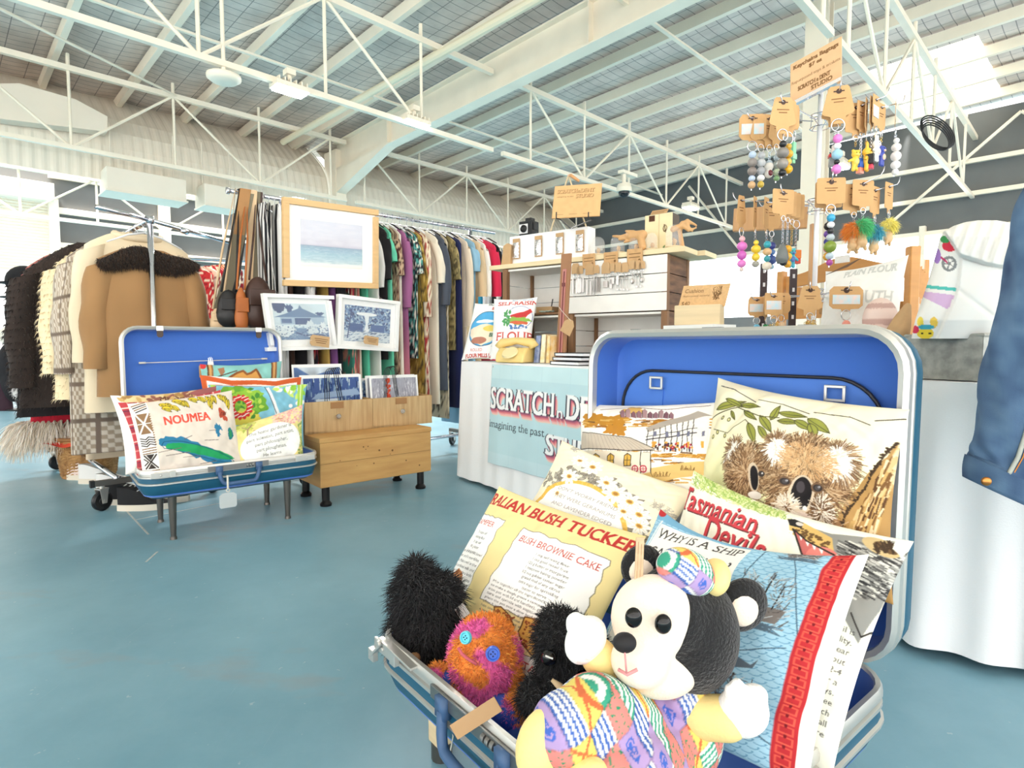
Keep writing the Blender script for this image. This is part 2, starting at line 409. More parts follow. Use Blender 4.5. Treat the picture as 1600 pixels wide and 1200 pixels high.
# ================================================================ THE HALL
M_white = mat('white painted steel', (244, 232, 212), .5, var=.06, scale=3)
M_bulk = mat('ribbed white sheet', (238, 227, 210), .55, var=.05, scale=2)
M_grey = mat('grey wall sheet', (104, 106, 106), .7, var=.12, scale=2)
M_pale = mat('pale lower wall', (186, 186, 183), .7, var=.05, scale=2)
M_dark = mat('black plastic', (22, 22, 24), .45)
M_chrome = mat('chrome', (225, 225, 232), .16, 1.0)
M_steel = mat('dull steel', (150, 148, 146), .35, .9)
M_alu = mat('aluminium rim', (214, 211, 205), .38, .75)
def floor_mat():
    m = bpy.data.materials.new('teal painted concrete'); m.use_nodes = True; nt = m.node_tree; N = nt.nodes; L = nt.links; b = N['Principled BSDF']
    tc = N.new('ShaderNodeTexCoord')
    def nz(sc, det=6, st=None):
        n = N.new('ShaderNodeTexNoise'); n.inputs['Scale'].default_value = sc; n.inputs['Detail'].default_value = det; n.inputs['Roughness'].default_value = .62
        if st: mp = N.new('ShaderNodeMapping'); mp.inputs['Scale'].default_value = st; mp.inputs['Rotation'].default_value = (0, 0, .5); L.new(tc.outputs['Object'], mp.inputs['Vector']); L.new(mp.outputs['Vector'], n.inputs['Vector'])
        else: L.new(tc.outputs['Object'], n.inputs['Vector'])
        return n.outputs['Fac']
    def ramp(src, p0, p1, c0, c1):
        r = N.new('ShaderNodeValToRGB'); L.new(src, r.inputs['Fac']); e = r.color_ramp.elements; e[0].position = p0; e[1].position = p1
        e[0].color = tuple(lin(np.array(c0)/255))+(1,); e[1].color = tuple(lin(np.array(c1)/255))+(1,); return r.outputs['Color']
    def mix(f, a, c):
        x = N.new('ShaderNodeMix'); x.data_type = 'RGBA'
        if isinstance(f, float): x.inputs[0].default_value = f
        else: L.new(f, x.inputs[0])
        L.new(a, x.inputs[6])
        if isinstance(c, tuple): x.inputs[7].default_value = tuple(lin(np.array(c)/255))+(1,)
        else: L.new(c, x.inputs[7])
        return x.outputs[2]
    base = ramp(nz(1.6), .3, .72, (112, 156, 174), (138, 180, 196))
    base = mix(ramp(nz(9, 8), .55, .75, (0, 0, 0), (90, 90, 90)), base, (156, 188, 198))
    rust = ramp(nz(1.9, 4, (1, 2.2, 1)), .60, .69, (0, 0, 0), (130, 130, 130)); base = mix(rust, base, (164, 138, 124))
    spec = ramp(nz(34, 3), .71, .735, (0, 0, 0), (150, 150, 150)); base = mix(spec, base, (214, 218, 214))
    scr = ramp(nz(5, 2, (30, .8, 1)), .70, .73, (0, 0, 0), (80, 80, 80)); base = mix(scr, base, (190, 202, 204))
    L.new(base, b.inputs['Base Color'])
    rr = N.new('ShaderNodeMapRange'); rr.inputs[3].default_value = .30; rr.inputs[4].default_value = .5; b.inputs['Specular IOR Level'].default_value = .35; L.new(nz(3), rr.inputs[0]); L.new(rr.outputs[0], b.inputs['Roughness'])
    bp = N.new('ShaderNodeBump'); bp.inputs['Strength'].default_value = .06; bp.inputs['Distance'].default_value = .01; L.new(nz(6), bp.inputs['Height']); L.new(bp.outputs['Normal'], b.inputs['Normal'])
    return m
struct(MB().box((0, 11.0, -.05), (44, 32, .1)).out('floor', floor_mat()))
struct(MB().box((0, -25, -.06), (80, 40, .1)).out('ground', mat('pale concrete yard', (225, 222, 216), .9, var=.1, scale=1)))  # unseen pale yard behind the camera, added to bounce daylight onto the ceiling
# worn line marks painted on the floor
M_mark = mat('worn white line paint', (206, 212, 208), .5, var=.25, scale=40)
mk = MB()
for a, b in (((188, 788), (232, 835)), ((212, 812), (345, 786)), ((355, 784), (400, 776)), ((735, 868), (760, 862)), ((228, 878), (246, 862))):
    a = G(*a, .0006); b = G(*b, .0006); mk.bar(a, b, .008, .001)
struct(mk.out('trim_1', M_mark))
# ---- roof: mesh-backed insulation between sloping roof beams
def roof_z(p): return 5.12-.035*(p-6)
def insul_mat():
    m = bpy.data.materials.new('foil insulation with wire mesh'); m.use_nodes = True; nt = m.node_tree; N = nt.nodes; L = nt.links; b = N['Principled BSDF']
    b.inputs['Roughness'].default_value = .6
    tc = N.new('ShaderNodeTexCoord'); mp = N.new('ShaderNodeMapping'); mp.inputs['Rotation'].default_value = (0, 0, PI/4); L.new(tc.outputs['Object'], mp.inputs['Vector'])
    n = N.new('ShaderNodeTexNoise'); n.inputs['Scale'].default_value = 2.2; n.inputs['Detail'].default_value = 6; L.new(mp.outputs['Vector'], n.inputs['Vector'])
    r = N.new('ShaderNodeValToRGB'); L.new(n.outputs['Fac'], r.inputs['Fac']); r.color_ramp.elements[0].position = .3; r.color_ramp.elements[1].position = .7
    r.color_ramp.elements[0].color = tuple(lin(np.array([192, 178, 168])/255))+(1,); r.color_ramp.elements[1].color = tuple(lin(np.array([228, 212, 200])/255))+(1,)
    br = N.new('ShaderNodeTexBrick'); br.offset = 0; br.inputs['Scale'].default_value = 1; br.inputs['Mortar Size'].default_value = .006; br.inputs['Brick Width'].default_value = .15; br.inputs['Row Height'].default_value = .30
    br.inputs['Color1'].default_value = br.inputs['Color2'].default_value = (1, 1, 1, 1); br.inputs['Mortar'].default_value = (.42, .42, .43, 1); L.new(mp.outputs['Vector'], br.inputs['Vector'])
    x = N.new('ShaderNodeMix'); x.data_type = 'RGBA'; x.blend_type = 'MULTIPLY'; x.inputs[0].default_value = 1.0; L.new(r.outputs['Color'], x.inputs[6]); L.new(br.outputs['Color'], x.inputs[7]); L.new(x.outputs[2], b.inputs['Base Color'])
    bp = N.new('ShaderNodeBump'); bp.inputs['Strength'].default_value = .5; bp.inputs['Distance'].default_value = .08; L.new(n.outputs['Fac'], bp.inputs['Height']); L.new(bp.outputs['Normal'], b.inputs['Normal'])
    return m
M_ins = insul_mat()
q0, q1, p0, p1 = -14, 14.2, -9, 12.3
nq, np_ = 230, 60
qq = np.linspace(q0, q1, nq); pp = np.linspace(p0, p1, np_); Q, Pq = np.meshgrid(qq, pp)
sag = .05*np.abs(np.sin(PI*(Q-.5)))**1.0; zz = roof_z(Pq)+.10-sag+.012*smooth_noise(Q*.8, Pq*.5, 3)
vv = np.stack([.70711*(Q-Pq), .70711*(Q+Pq), zz], -1).reshape(-1, 3)
ff = quads(nq, np_)
# openings for the three roof lights
SKY = [(10.95, 14.0, 1.55, 2.75), (8.2, 9.1, -3.2, -1.2)]
cen = vv[ff].mean(1); cq = (cen[:, 0]+cen[:, 1])*.70711; cp = (cen[:, 1]-cen[:, 0])*.70711
keep = cen[:, 1] > -5
for a, b, c, d in SKY: keep &= ~((cq > a) & (cq < b) & (cp > c) & (cp < d))
struct(raw_mesh('ceiling', vv, ff[keep], M_ins))
M_sky = mat('fibreglass roof light', (255, 250, 232), .5, emit=1.1)
for i, (a, b, c, d) in enumerate(SKY):
    s = MB(); g = []
    for k in range(25):
        q = a-.08+(b-a+.16)*k/24
        for p in (c-.1, d+.1): g.append(W(q, p, roof_z(p)+.12+.015*math.sin(k*PI/2)))
    s.grid(g, 2, 25); struct(s.out('window_%d' % (i+1), M_sky))
# outside of the roof, so that no daylight leaks through it
# ---- purlins on top of the trusses
for k in range(-13, 14):
    q = k+.5
    if abs(q-6) < .3: continue
    a, b = W(q, p0, roof_z(p0)-.02), W(q, 12.0, roof_z(12.0)-.02); m = MB()
    m.bar(a+Z*.07, b+Z*.07, .075, .012); m.bar(a-Z*.07, b-Z*.07, .075, .012); m.bar(a-A*.034, b-A*.034, .008, .14); struct(m.out('roof_purlin', M_white))
# ---- great portal beam with haunch and its column
m = MB(); zt = lambda p: roof_z(p)-.12
def beam(m, q, pa, pb, za, zb, dep):
    a, b = W(q, pa, za), W(q, pb, zb)
    m.bar(a, b, .2, .022); m.bar(a-Z*dep, b-Z*dep, .2, .022); m.bar(a-Z*dep/2, b-Z*dep/2, .014, dep)
    for p in np.arange(pa+.4, pb, 4.4):
        t = (p-pa)/(pb-pa); z = za+(zb-za)*t; m.bar(W(q, p, z), W(q, p, z-dep), .19, .02, B)
beam(m, 6.0, -9, 10.9, zt(-9), zt(10.9), .52)
m.slab([W(5.9, 8.9, zt(8.9)-.5), W(5.9, 10.9, zt(10.9)-.5), W(5.9, 10.9, zt(10.9)-1.0)], A*.2)
struct(m.out('roof_beam', M_white))
m = MB(); m.box(W(6, 11.0, 2.35), (.22, .45, 4.7), A, B, Z); struct(m.out('wall_column', M_white))
col = P(1272, 300, 7.6)
m = MB(); m.box(Vector((col.x, col.y, 2.55)), (.03, .22, 5.1), A, B, Z); m.box(Vector((col.x, col.y, 2.55))+A*.1, (.02, .26, 5.1), A, B, Z); m.box(Vector((col.x, col.y, 2.55))-A*.1, (.02, .26, 5.1), A, B, Z); struct(m.out('steel_column', M_white))
m = MB(); qp = W(6, 1.2, 0); 
a, b = W(4.9, -9, 4.62), W(4.9, 10.9, 4.62); m.tube([a, b], .055, 10); struct(m.out('roof_pipe', mat('cream pipe', (226, 214, 186), .5)))
# ---- lattice trusses
def truss(p, q0, q1, zb=3.65, zt=4.73, step=1.32, ph=0.0):
    m = MB(); m.bar(W(q0, p, zt), W(q1, p, zt), .075, .075); m.bar(W(q0, p, zb), W(q1, p, zb), .06, .06)
    k = 0; q = q0+ph
    while q < q1:
        m.cyl(W(q, p, zb), W(q, p, zt), .02, 6)
        if q+step < q1:
            if k % 2: m.cyl(W(q, p, zb), W(q+step, p, zt), .02, 6)
            else: m.cyl(W(q, p, zt), W(q+step, p, zb), .02, 6)
        m.cyl(W(q, p, zt), W(q, p, zt+.2), .025, 6)
        q += step; k += 1
    struct(m.out('roof_truss', M_white))
for p, ph in ((1.85, .2), (6.3, .5), (10.4, .1)): truss(p, -13, 5.9, ph=ph); truss(p, 6.1, 14.1, ph=ph+.1)
truss(13.2, -13, 5.9, 3.1, 3.9, 1.1); truss(13.2, 6.1, 14.1, 3.1, 3.9, 1.1)
for p in (4.1, 8.4): # thin bracing rods
    m = MB(); m.bar(W(-13, p, 4.83), W(14, p, 4.83), .05, .03); struct(m.out('roof_brace', M_white))
m = MB()
for (a, b) in (((-3, 6.3), (0, 10.4)), ((0, 6.3), (3, 10.4)), ((7.5, 1.9), (11, 6.3)), ((-6, 6.3), (-3.5, 10.4))): m.cyl(W(a[0], a[1], 3.66), W(b[0], b[1], 4.75), .016, 6)
struct(m.out('roof_rod', M_white))
# ---- curved ribbed sheet over the side bay
prof = [(11.05, 3.42), (11.02, 3.7), (11.03, 3.95), (11.1, 4.2), (11.28, 4.45), (11.6, 4.72), (12.0, 5.02)]
def ribbed(qa, qb, name):
    n = int((qb-qa)/.035); g = []
    for pz, zz_ in prof:
        for i in range(n): g.append(W(qa+.035*i, pz+(.012 if i % 4 in (0, 1) else 0), zz_))
    s = MB(); s.grid(g, n, len(prof)); s.slab([W(qb-.03, a, z) for a, z in prof]+[W(qb-.03, 12.0, 3.42)], A*.03); struct(s.out(name, M_bulk))
ribbed(-13, 5.92, 'wall_left_bulkhead'); ribbed(6.08, 14, 'wall_back_bulkhead')
s = MB(); s.slab([PL(-60, 132, 10.75), PL(30, 130, 10.75), PL(118, 155, 10.75), PL(168, 182, 10.75), PL(168, 206, 10.75), PL(-60, 178, 10.75)], B*.25); struct(s.out('duct_panel', M_bulk))
for i, (xa, ya, xb, yb) in enumerate(((165, 270, 290, 306), (318, 297, 372, 318))):
    a = PL(xa, ya, 10.7); b = PL(xb, yb, 10.7); s = MB()
    s.box((a+b)/2+B*.2, ((b-a).dot(A)*1.0, .5, .34), A, B, Z); s.box((a+b)/2+B*.2-Z*.18, ((b-a).dot(A)*1.04, .54, .03), A, B, Z)
    for e in (-.4, .4): s.cyl((a+b)/2+B*.2+A*((b-a).dot(A)*e)+Z*.15, (a+b)/2+B*.2+A*((b-a).dot(A)*e)+Z*.9, .012, 6)
    o = s.out('ceiling_heater', M_bulk, bevel=.01); tag(o, ('wide white box heater hanging under the ribbed bulkhead, left of the belts', 'small white box heater under the ribbed bulkhead, just left of the belts')[i], 'heater', 'box heaters under the bulkhead')
# ---- far left wall with the roller door
pw = 15.2
def wallbox(m, qa, qb, za, zb, p=pw, th=.12): m.box(W((qa+qb)/2, p+th/2, (za+zb)/2), (qb-qa, th, zb-za), A, B, Z)
m = MB(); qd = 1.95; wallbox(m, -13, -5.5, 0, 5.0); wallbox(m, qd, 14, 2.75, 5.0); wallbox(m, -5.5, qd, 3.75, 5.0); o = m.out('wall_left', M_grey); struct(o)
m = MB(); wallbox(m, qd, 14, 0, 2.75); struct(m.out('wall_left_lower', M_pale))
g = []; n = 120
for i in range(n):
    z = 2.3+(3.75-2.3)*i/(n-1); g += [W(-5.5, pw-.02-.02*abs(math.sin(i*PI/5)), z), W(qd, pw-.02-.02*abs(math.sin(i*PI/5)), z)]
m = MB(); m.grid(g, 2, n); m.box(W(-1.8, pw-.03, 2.28), (7.4, .08, .08), A, B, Z); struct(m.out('door_1', M_bulk))
m = MB(); m.box(W(-1.8, pw-.15, 3.9), (7.6, .4, .34), A, B, Z); m.box(W(qd+.05, pw-.1, 1.9), (.16, .2, 3.8), A, B, Z); struct(m.out('trim_2', M_bulk))
m = MB()
for z in (2.9, 3.6, 4.3): m.bar(W(qd, pw-.06, z), W(14, pw-.06, z), .1, .12)
for q in (4, 8, 11.5): m.box(W(q, pw-.1, 2.4), (.2, .2, 4.8), A, B, Z)
struct(m.out('wall_girt', M_white))
# ---- far right wall with its row of open doors
qw = 14.1
m = MB()
def wr(m, pa, pb, za, zb, th=.12): m.box(W(qw+th/2, (pa+pb)/2, (za+zb)/2), (th, pb-pa, zb-za), A, B, Z)
wr(m, -9, 15.2, 3.05, 5.2); wr(m, 7.6, 15.2, 0, 3.05); wr(m, -9, -2.0, 0, 3.05); wr(m, -2.0, 7.6, 0, 1.55); struct(m.out('wall_right', M_grey))
m = MB()
for p in (-2, .3, 2.6, 4.9, 7.6): m.box(W(qw-.06, p, 1.6), (.14, .1, 3.2), A, B, Z)
for z in (3.05, 3.7, 4.3): m.bar(W(qw-.08, -9, z), W(qw-.08, 15, z), .08, .08)
for a, b in (((-1, 3.1), (1.2, 5)), ((1.2, 5), (3.4, 3.1)), ((6.2, 3.1), (7.6, 4.9))): m.cyl(W(qw-.15, a[0], a[1]), W(qw-.15, b[0], b[1]), .03, 6)
struct(m.out('wall_right_girt', M_white))
M_glass = mat('bright frosted glazing', (246, 250, 255), .6, emit=1.5)
m = MB(); m.box(W(qw+.02, 2.8, 2.3), (.02, 9.6, 1.5), A, B, Z); struct(m.out('window_3', M_glass))
# pale apron of concrete outside the roller door
struct(MB().box((-16, 24, -.08), (40, 40, .1)).out('ground', mat('pale concrete yard', (225, 222, 216), .9, var=.1, scale=1)))
# ---- lamps and ceiling fittings
M_lamp = mat('lit lamp lens', (246, 250, 255), .4, emit=14)
def highbay(px, py, z, label):
    c = G(px, py, z)
    t = thing('high_bay_lamp', label, 'lamp', c, PI/4, 'high-bay lamps under the trusses')
    m = MB(); m.box(c+Z*.06, (.36, .2, .05), A, B, Z); m.cyl(c+Z*.08, c+Z*.26, .02, 8); m.box(c+Z*.22, (.1, .1, .06), A, B, Z)
    for i in range(6): m.box(c+Z*.1+A*(-.15+.06*i), (.012, .2, .05), A, B, Z)
    m.out('lamp_housing', M_white, t)
    m = MB(); m.box(c+Z*.025, (.32, .17, .02), A, B, Z); m.out('lamp_lens', M_lamp, t)
    l = bpy.data.lights.new('lamp_light', 'SPOT'); l.energy = 160; l.spot_size = 2.6; l.shadow_soft_size = .2; l.color = (1, .98, .95); lo = bpy.data.objects.new('lamp_light', l); C.objects.link(lo); lo.location = c-Z*.05
highbay(453, 147, 3.55, 'bright white high-bay lamp under the truss above the framed seascape')
highbay(1079, 328, 3.5, 'small distant high-bay lamp beside the camera dome, over the dark crates')
highbay(1312, 264, 3.5, 'distant high-bay lamp glowing to the right of the keyring cards')
highbay(648, 198, 3.62, 'small unlit looking fitting on the truss right of the bright lamp')  # has the same glowing lens and spot as the other lamps
t = thing('smoke_detector', 'round white detector disc hanging under a truss at top left', 'detector', PL(350, 128, 6.3))
c = PL(350, 128, 6.3); m = MB(); m.lathe([(0, .0), (.12, 0), (.16, .03), (.16, .06), (.05, .1), (0, .1)], c); m.out('detector_body', M_white, t, smooth=True)
m = MB(); m.cyl(c+Z*.1, c+Z*1.1, .02, 8); m.out('hanger_rod', M_white, t)
c = P(975, 300, 9.5); t = thing('dome_camera', 'white security camera with dark dome on the truss above the domes', 'security camera', c)
m = MB(); m.lathe([(0, .12), (.1, .12), (.12, .06), (.12, 0), (.0, 0)], c); m.cyl(c+Z*.1, c+Z*.3, .03, 8); m.box(c+Z*.3+A*.1, (.4, .1, .05), A, B, Z); m.out('camera_housing', M_white, t, smooth=False)
m = MB(); m.ell(c-Z*.01, (.09, .09, .08)); m.out('dome', mat('dark dome', (30, 30, 34), .1), t, smooth=True)
c = P(1462, 215, 6.5); t = thing('cable_coil', 'coil of dark cable hanging on the truss at right', 'cable', c)
m = MB()
for i in range(5): m.ring(c+A*(.02*i)+Z*.02*i, (.085+.006*i), .008, (.25, 1, .1), 22, 5, squash=2.0)
m.out('cable', M_dark, t, smooth=True)
# ================================================================ THE TWO SUITCASE STANDS
M_teal = mat('teal suitcase shell', (30, 92, 120), .5, var=.10, scale=14)
M_blue = mat('blue satin lining', (66, 116, 206), .6, var=.05, scale=5, bump=.25, bscale=9, sheen=.3)
M_blue2 = mat('smooth blue lining board', (76, 126, 212), .6, var=.04, scale=3)
M_navy = mat('blue grey handle', (70, 100, 140), .45)
M_gun = mat('dark metal leg', (112, 106, 100), .3, .85)
M_wood_l = mat('pale pine', (226, 204, 164), .6, var=.14, scale=5, stretch=(1, 1, 9))
M_tab = mat('brown leather tab', (74, 58, 50), .5)
M_kraft = mat('kraft card', (205, 168, 124), .85, var=.07, scale=30)
M_string = mat('cotton string', (228, 220, 205), .9)
M_frost = mat('frosted plastic', (206, 212, 212), .35, alpha=.85)
def rr(w, h, r, n=6):
    pts = []
    for cx, cy, a0 in ((w-r, r, -PI/2), (w-r, h-r, 0), (r, h-r, PI/2), (r, r, PI)):
        for i in range(n+1): a = a0+PI/2*i/n; pts.append((cx+r*math.cos(a), cy+r*math.sin(a)))
    return pts
def tray(mb, O, X, Y, D, w, h, r, levels, close=True):
    """loops of a rounded rectangle; levels = [(inset, depth)]"""
    n0 = None; vs = []; 
    for ins, dep in levels:
        pts = rr(w-2*ins, h-2*ins, max(r-ins, .012)); n0 = len(pts)
        vs += [O+X*(a+ins)+Y*(b+ins)+D*dep for a, b in pts]
    k = len(levels); fs = []
    for j in range(k-1):
        for i in range(n0): fs.append((j*n0+i, j*n0+(i+1) % n0, (j+1)*n0+(i+1) % n0, (j+1)*n0+i))
    if close: fs.append(tuple((k-1)*n0+i for i in range(n0)))
    mb.add(vs, fs); return mb
def suitcase(F, u, v, w, s, zr, depth, lidh, liddep, tilt, leg_h, label, legs, r=.075, big=False):
    u = Vector((u[0], u[1], 0)).normalized(); v = Vector((v[0], v[1], 0)).normalized(); F = Vector((F[0], F[1], zr))
    base = F+u*w/2+v*s/2; t = thing('suitcase_stand', label, 'suitcase', (base.x, base.y, 0))
    D = -Z
    m = MB(); tray(m, F, u, v, D, w, s, r, [(0, .028), (-.004, .05), (0, depth*.55), (.012, depth*.8), (.04, depth*.96), (.08, depth)]); m.out('base_shell', M_teal, t, smooth=True)
    m = MB(); tray(m, F, u, v, D, w, s, r, [(.008, 0), (.010, .03), (.014, depth-.02), (.03, depth-.012)]); m.out('base_lining', M_blue, t, auto=.6)
    m = MB(); tray(m, F, u, v, D, w, s, r, [(.008, .0), (.006, -.006), (-.002, -.006), (-.006, .002), (-.006, .012), (-.001, .014), (-.001, .02), (-.006, .022), (-.006, .029), (0, .031)], False); ri = m.out('base_rim', M_alu, t, auto=.7)
    m = MB(); tray(m, F, u, v, D, w, s, r, [(-.003, .05), (-.009, .053), (-.009, .058), (-.003, .061)], False); m.out('trim_strip', M_alu, t, auto=.7)
    # lid, standing up at the back
    T = (Z*math.cos(tilt)+v*math.sin(tilt)).normalized(); K = (v*math.cos(tilt)-Z*math.sin(tilt)).normalized(); O = F+v*s+Z*.004
    m = MB(); tray(m, O, u, T, K, w, lidh, r, [(0, .02), (-.003, .03), (0, liddep*.6), (.015, liddep*.88), (.05, liddep)]); m.out('lid_shell', M_teal, t, smooth=True)
    m = MB(); tray(m, O, u, T, K, w, lidh, r, [(.012, -.002), (.014, .02), (.018, liddep-.03), (.03, liddep-.022)]); m.out('lid_lining', M_blue, t, auto=.7)
    m = MB(); tray(m, O, u, T, K, w, lidh, r, [(.016, .004), (.014, -.012), (.004, -.016), (-.004, -.010), (-.005, .004), (0, .006), (0, .012), (-.005, .014), (-.004, .024), (0, .026)], False); m.out('lid_rim', M_alu, t, auto=.7)
    # hinges between tray and lid
    for e in (.15, .85):
        m = MB(); m.cyl(O+u*(w*e-.03)-Z*.002+v*.006, O+u*(w*e+.03)-Z*.002+v*.006, .006, 8); m.box(O+u*(w*e)+v*.004-Z*.012, (.06, .004, .022), u, v, Z); m.out('hinge', M_steel, t)
    # latches and handle on the front
    for e in (.09, .91):
        m = MB(); c = F+u*(w*e)-v*.011-Z*.014; m.box(c, (.075, .006, .024), u, v, Z); m.box(c+u*(.045 if e < .5 else -.045), (.022, .012, .028), u, v, Z); m.cyl(c-v*.002, c-v*.006, .005, 8); m.box(c+Z*.012+v*.006, (.05, .012, .004), u, v, Z)
        m.out('latch', M_alu, t, bevel=.0015)
    c = F+u*(w*.5)-v*.010-Z*.014; m = MB(); m.box(c, (.26, .005, .024), u, v, Z)
    for k in range(3): m.cyl(c+u*(.03+.012*k)-v*.002, c+u*(.038+.012*k)-v*.002, .008, 10)
    m.out('lock_plate', M_steel, t, bevel=.001)
    hd = MB(); c = F+u*(w*.5)-v*.014-Z*.03; hw = .085; pts = []
    for i in range(17):
        a = PI*i/16; pts.append(c+u*(-hw*math.cos(a))*(1 if True else 1)-Z*(.055*min(1, 1.6*math.sin(a)))-v*.018*math.sin(a))
    hd.tube(pts, [.011]+[.0095]*15+[.011], 8)
    for e in (-1, 1): hd.box(c+u*(hw*e)+Z*.008, (.028, .016, .036), u, v, Z)
    hd.out('handle', M_navy, t, smooth=True)
    for (a, b) in legs:
        c = F+u*(w*a)+v*(s*b); top = zr-depth+.012; 
        if big:
            m = MB(); m.box(Vector((c.x, c.y, (top+.035)/2+.0)), (.042, .042, top-.035), u, v, Z); g = m.out('leg', M_wood_l, t, bevel=.004)
            m = MB(); m.cyl(Vector((c.x, c.y, 0)), Vector((c.x, c.y, .036)), .022, 14); m.out('leg_foot', M_gun, g)
        else:
            m = MB(); m.lathe([(0, 0), (.0125, 0), (.0125, .012), (.0115, .013), (.0185, top), (0, top)], Vector((c.x, c.y, 0)), n=14); m.lathe([(.0135, .012), (.0150, .0), (0, 0)], Vector((c.x, c.y, 0)), n=14); g = m.out('leg', M_gun, t, auto=.8)
            m = MB(); m.box(Vector((c.x, c.y, top-.002)), (.07, .07, .006), u, v, Z); m.out('leg_plate', M_steel, g)
    return t, F, u, v, O, T, K
# ---- the small one at left
Fs = Vector((-1.548, 2.43)); us = (.77, .63); vs_ = (-.63, .77)
SC, F1, u1, v1, O1, T1, K1 = suitcase(Fs, us, vs_, .76, .52, .325, .13, .625, .085, math.radians(3), .2, 'small blue lined suitcase on four dark metal legs, holding the souvenir cushions', [(.16, .16), (.82, .16), (.16, .80), (.82, .80)])
def L1(a, b, d): return O1+u1*(.76*a)+T1*(.625*b)+K1*d
for e in (.22, .84):
    c = L1(e, 1, -.018); m = MB(); m.box(c-T1*.008, (.032, .006, .026), u1, K1, T1); g = m.out('lid_catch', M_alu, SC, bevel=.002)
    m = MB(); m.slab([c-u1*.014-T1*.02, c+u1*.014-T1*.02, c+u1*.014-T1*.045, c+u1*.007-T1*.053, c-u1*.007-T1*.053, c-u1*.014-T1*.045], K1*.004); m.out('catch_tongue', M_tab, g)
# gathered pocket across the lower lid
g = []; n = 220
for j in range(9):
    for i in range(n):
        x = .06+.88*i/(n-1); tt = j/8; a = .011*(tt**.6)*math.sin(i*.9+1.3*math.sin(i*.13))*(1-.5*abs(2*tt-1))
        g.append(L1(x, .02+.36*tt, .058-.012*math.sin(PI*min(1, (1-tt)*1.2))+a))
m = MB(); m.grid(g, n, 9); pk = m.out('lid_pocket', M_blue, SC, smooth=True)
g = []
for j in range(4):
    for i in range(n): g.append(L1(.06+.88*i/(n-1), .375+.028*j/3, .056+.009*math.sin(i*1.1+.7*j)))
m = MB(); m.grid(g, n, 4); m.out('pocket_ruffle', M_blue, pk, smooth=True)
m = MB(); a, b = L1(.12, .715, .03), L1(.89, .735, .03); m.cyl(a, b, .0022, 6)
for c in (a, b): m.cyl(c-u1*.015, c+u1*.015, .005, 8)
m.cyl(a, a+K1*.03, .003, 6); m.cyl(b, b+K1*.03, .003, 6); m.out('lid_cord', M_string, SC, smooth=True)
def card(name, label, o3, X, Y, paint, w=120, h=80, bg=(203, 163, 116), cat='card', group=None, ht=None):
    cv = Cv(w, h, bg); cv.mottle(.04, 18, 3); paint(cv); o = patch(name, o3, X, Y, cv, rim=bg); return tag(o, label, cat, group)
def p_kraft(cv):
    cv.text('Handmade', .12, .62, .16, (110, 80, 50)); cv.line([(.15, .42), (.95, .42)], .02, (120, 90, 60)); cv.line([(.15, .3), (.8, .3)], .02, (120, 90, 60)); cv.ell(1.2, .45, .06, .1, (110, 80, 50), .5)
card('price_card', 'small kraft price card clipped to the cord in the small suitcase lid', L1(.45, .585, .018), u1*.105, T1*.062, p_kraft)
m = MB(); c = L1(.525, .70, .02); t = thing('bulldog_clip', 'small silver bulldog clip on the cord in the small suitcase lid', 'clip', c); m.slab([c-u1*.015-T1*.012, c+u1*.015-T1*.012, c+u1*.013+T1*.012, c-u1*.013+T1*.012], K1*.008); m.out('clip_body', M_alu, t)
m = MB(); m.tube([c-u1*.008+T1*.01, c-u1*.010+T1*.03, c-u1*.004+T1*.035, c-u1*.0+T1*.012], .0013, 5); m.tube([c+u1*.008+T1*.01, c+u1*.010+T1*.03, c+u1*.004+T1*.035, c+u1*.001+T1*.012], .0013, 5); m.out('clip_arm', M_chrome, t)
# luggage tag on the small suitcase handle
c = P(353, 748, 2.585)-v1*.03; t = thing('luggage_tag', 'clear grey luggage tag hanging from the small suitcase handle', 'luggage tag', c-Z*.13)
m = MB(); m.tube([c+Z*.02, c, c-Z*.04], .004, 6); m.ring(c-Z*.046, .007, .002, v1, 12); m.out('tag_strap', M_string, t)
m = MB(); o3 = c-Z*.125-u1*.036; m.slab([o3+u1*a+Z*b for a, b in ((.006, 0), (.066, 0), (.072, .008), (.072, .056), (.06, .066), (.044, .068), (.028, .068), (.012, .066), (0, .056), (0, .008))], v1*.004); m.out('tag_body', M_frost, t, bevel=.002)
# ---- the large one in the foreground
Fb = Vector((-.295, 1.218)); ub = (.627, -.779); vb = (.779, .627); Wb, Sb, Zb, LHb = .765, .655, .26, .632
SB, F2, u2, v2, O2, T2, K2 = suitcase(Fb, ub, vb, Wb, Sb, Zb, .125, LHb, .115, math.radians(1.0), .1, 'large blue lined suitcase full of printed cushions and plush toys in the foreground', [(.16, .14), (.84, .14), (.16, .84), (.84, .84)], r=.085, big=True)
def L2(a, b, d): return O2+u2*(Wb*a)+T2*(LHb*b)+K2*d
# lining board with its black piping
m = MB(); pts = rr(Wb*.86, LHb*.80, .10, 8); o3 = L2(.06, .04, .082); m.slab([o3+u2*a+T2*b for a, b in pts], K2*.006); bd = m.out('lining_board', M_blue2, SB)
pip = [o3+u2*a+T2*b-K2*.003 for a, b in pts]
m = MB(); m.tube(pip, .0042, 6, closed=True); m.out('board_piping', mat('black piping', (38, 40, 48), .4), bd, smooth=True)
for e in (.215, .80):
    c = L2(e, .79, .07); m = MB()
    for d, sz in ((u2*.018, (.006, .005, .034)), (u2*-.018, (.006, .005, .034)), (T2*.014, (.042, .005, .006)), (T2*-.014, (.042, .005, .006))): m.box(c+d, sz, u2, K2, T2)
    g = m.out('buckle', M_alu, SB, bevel=.0012)
    m = MB(); m.slab([c+u2*a+T2*b+K2*.009 for a, b in ((-.017, -.012), (.017, -.012), (.015, -.062), (-.015, -.062))], K2*.003); m.out('buckle_strap', M_blue2, g)
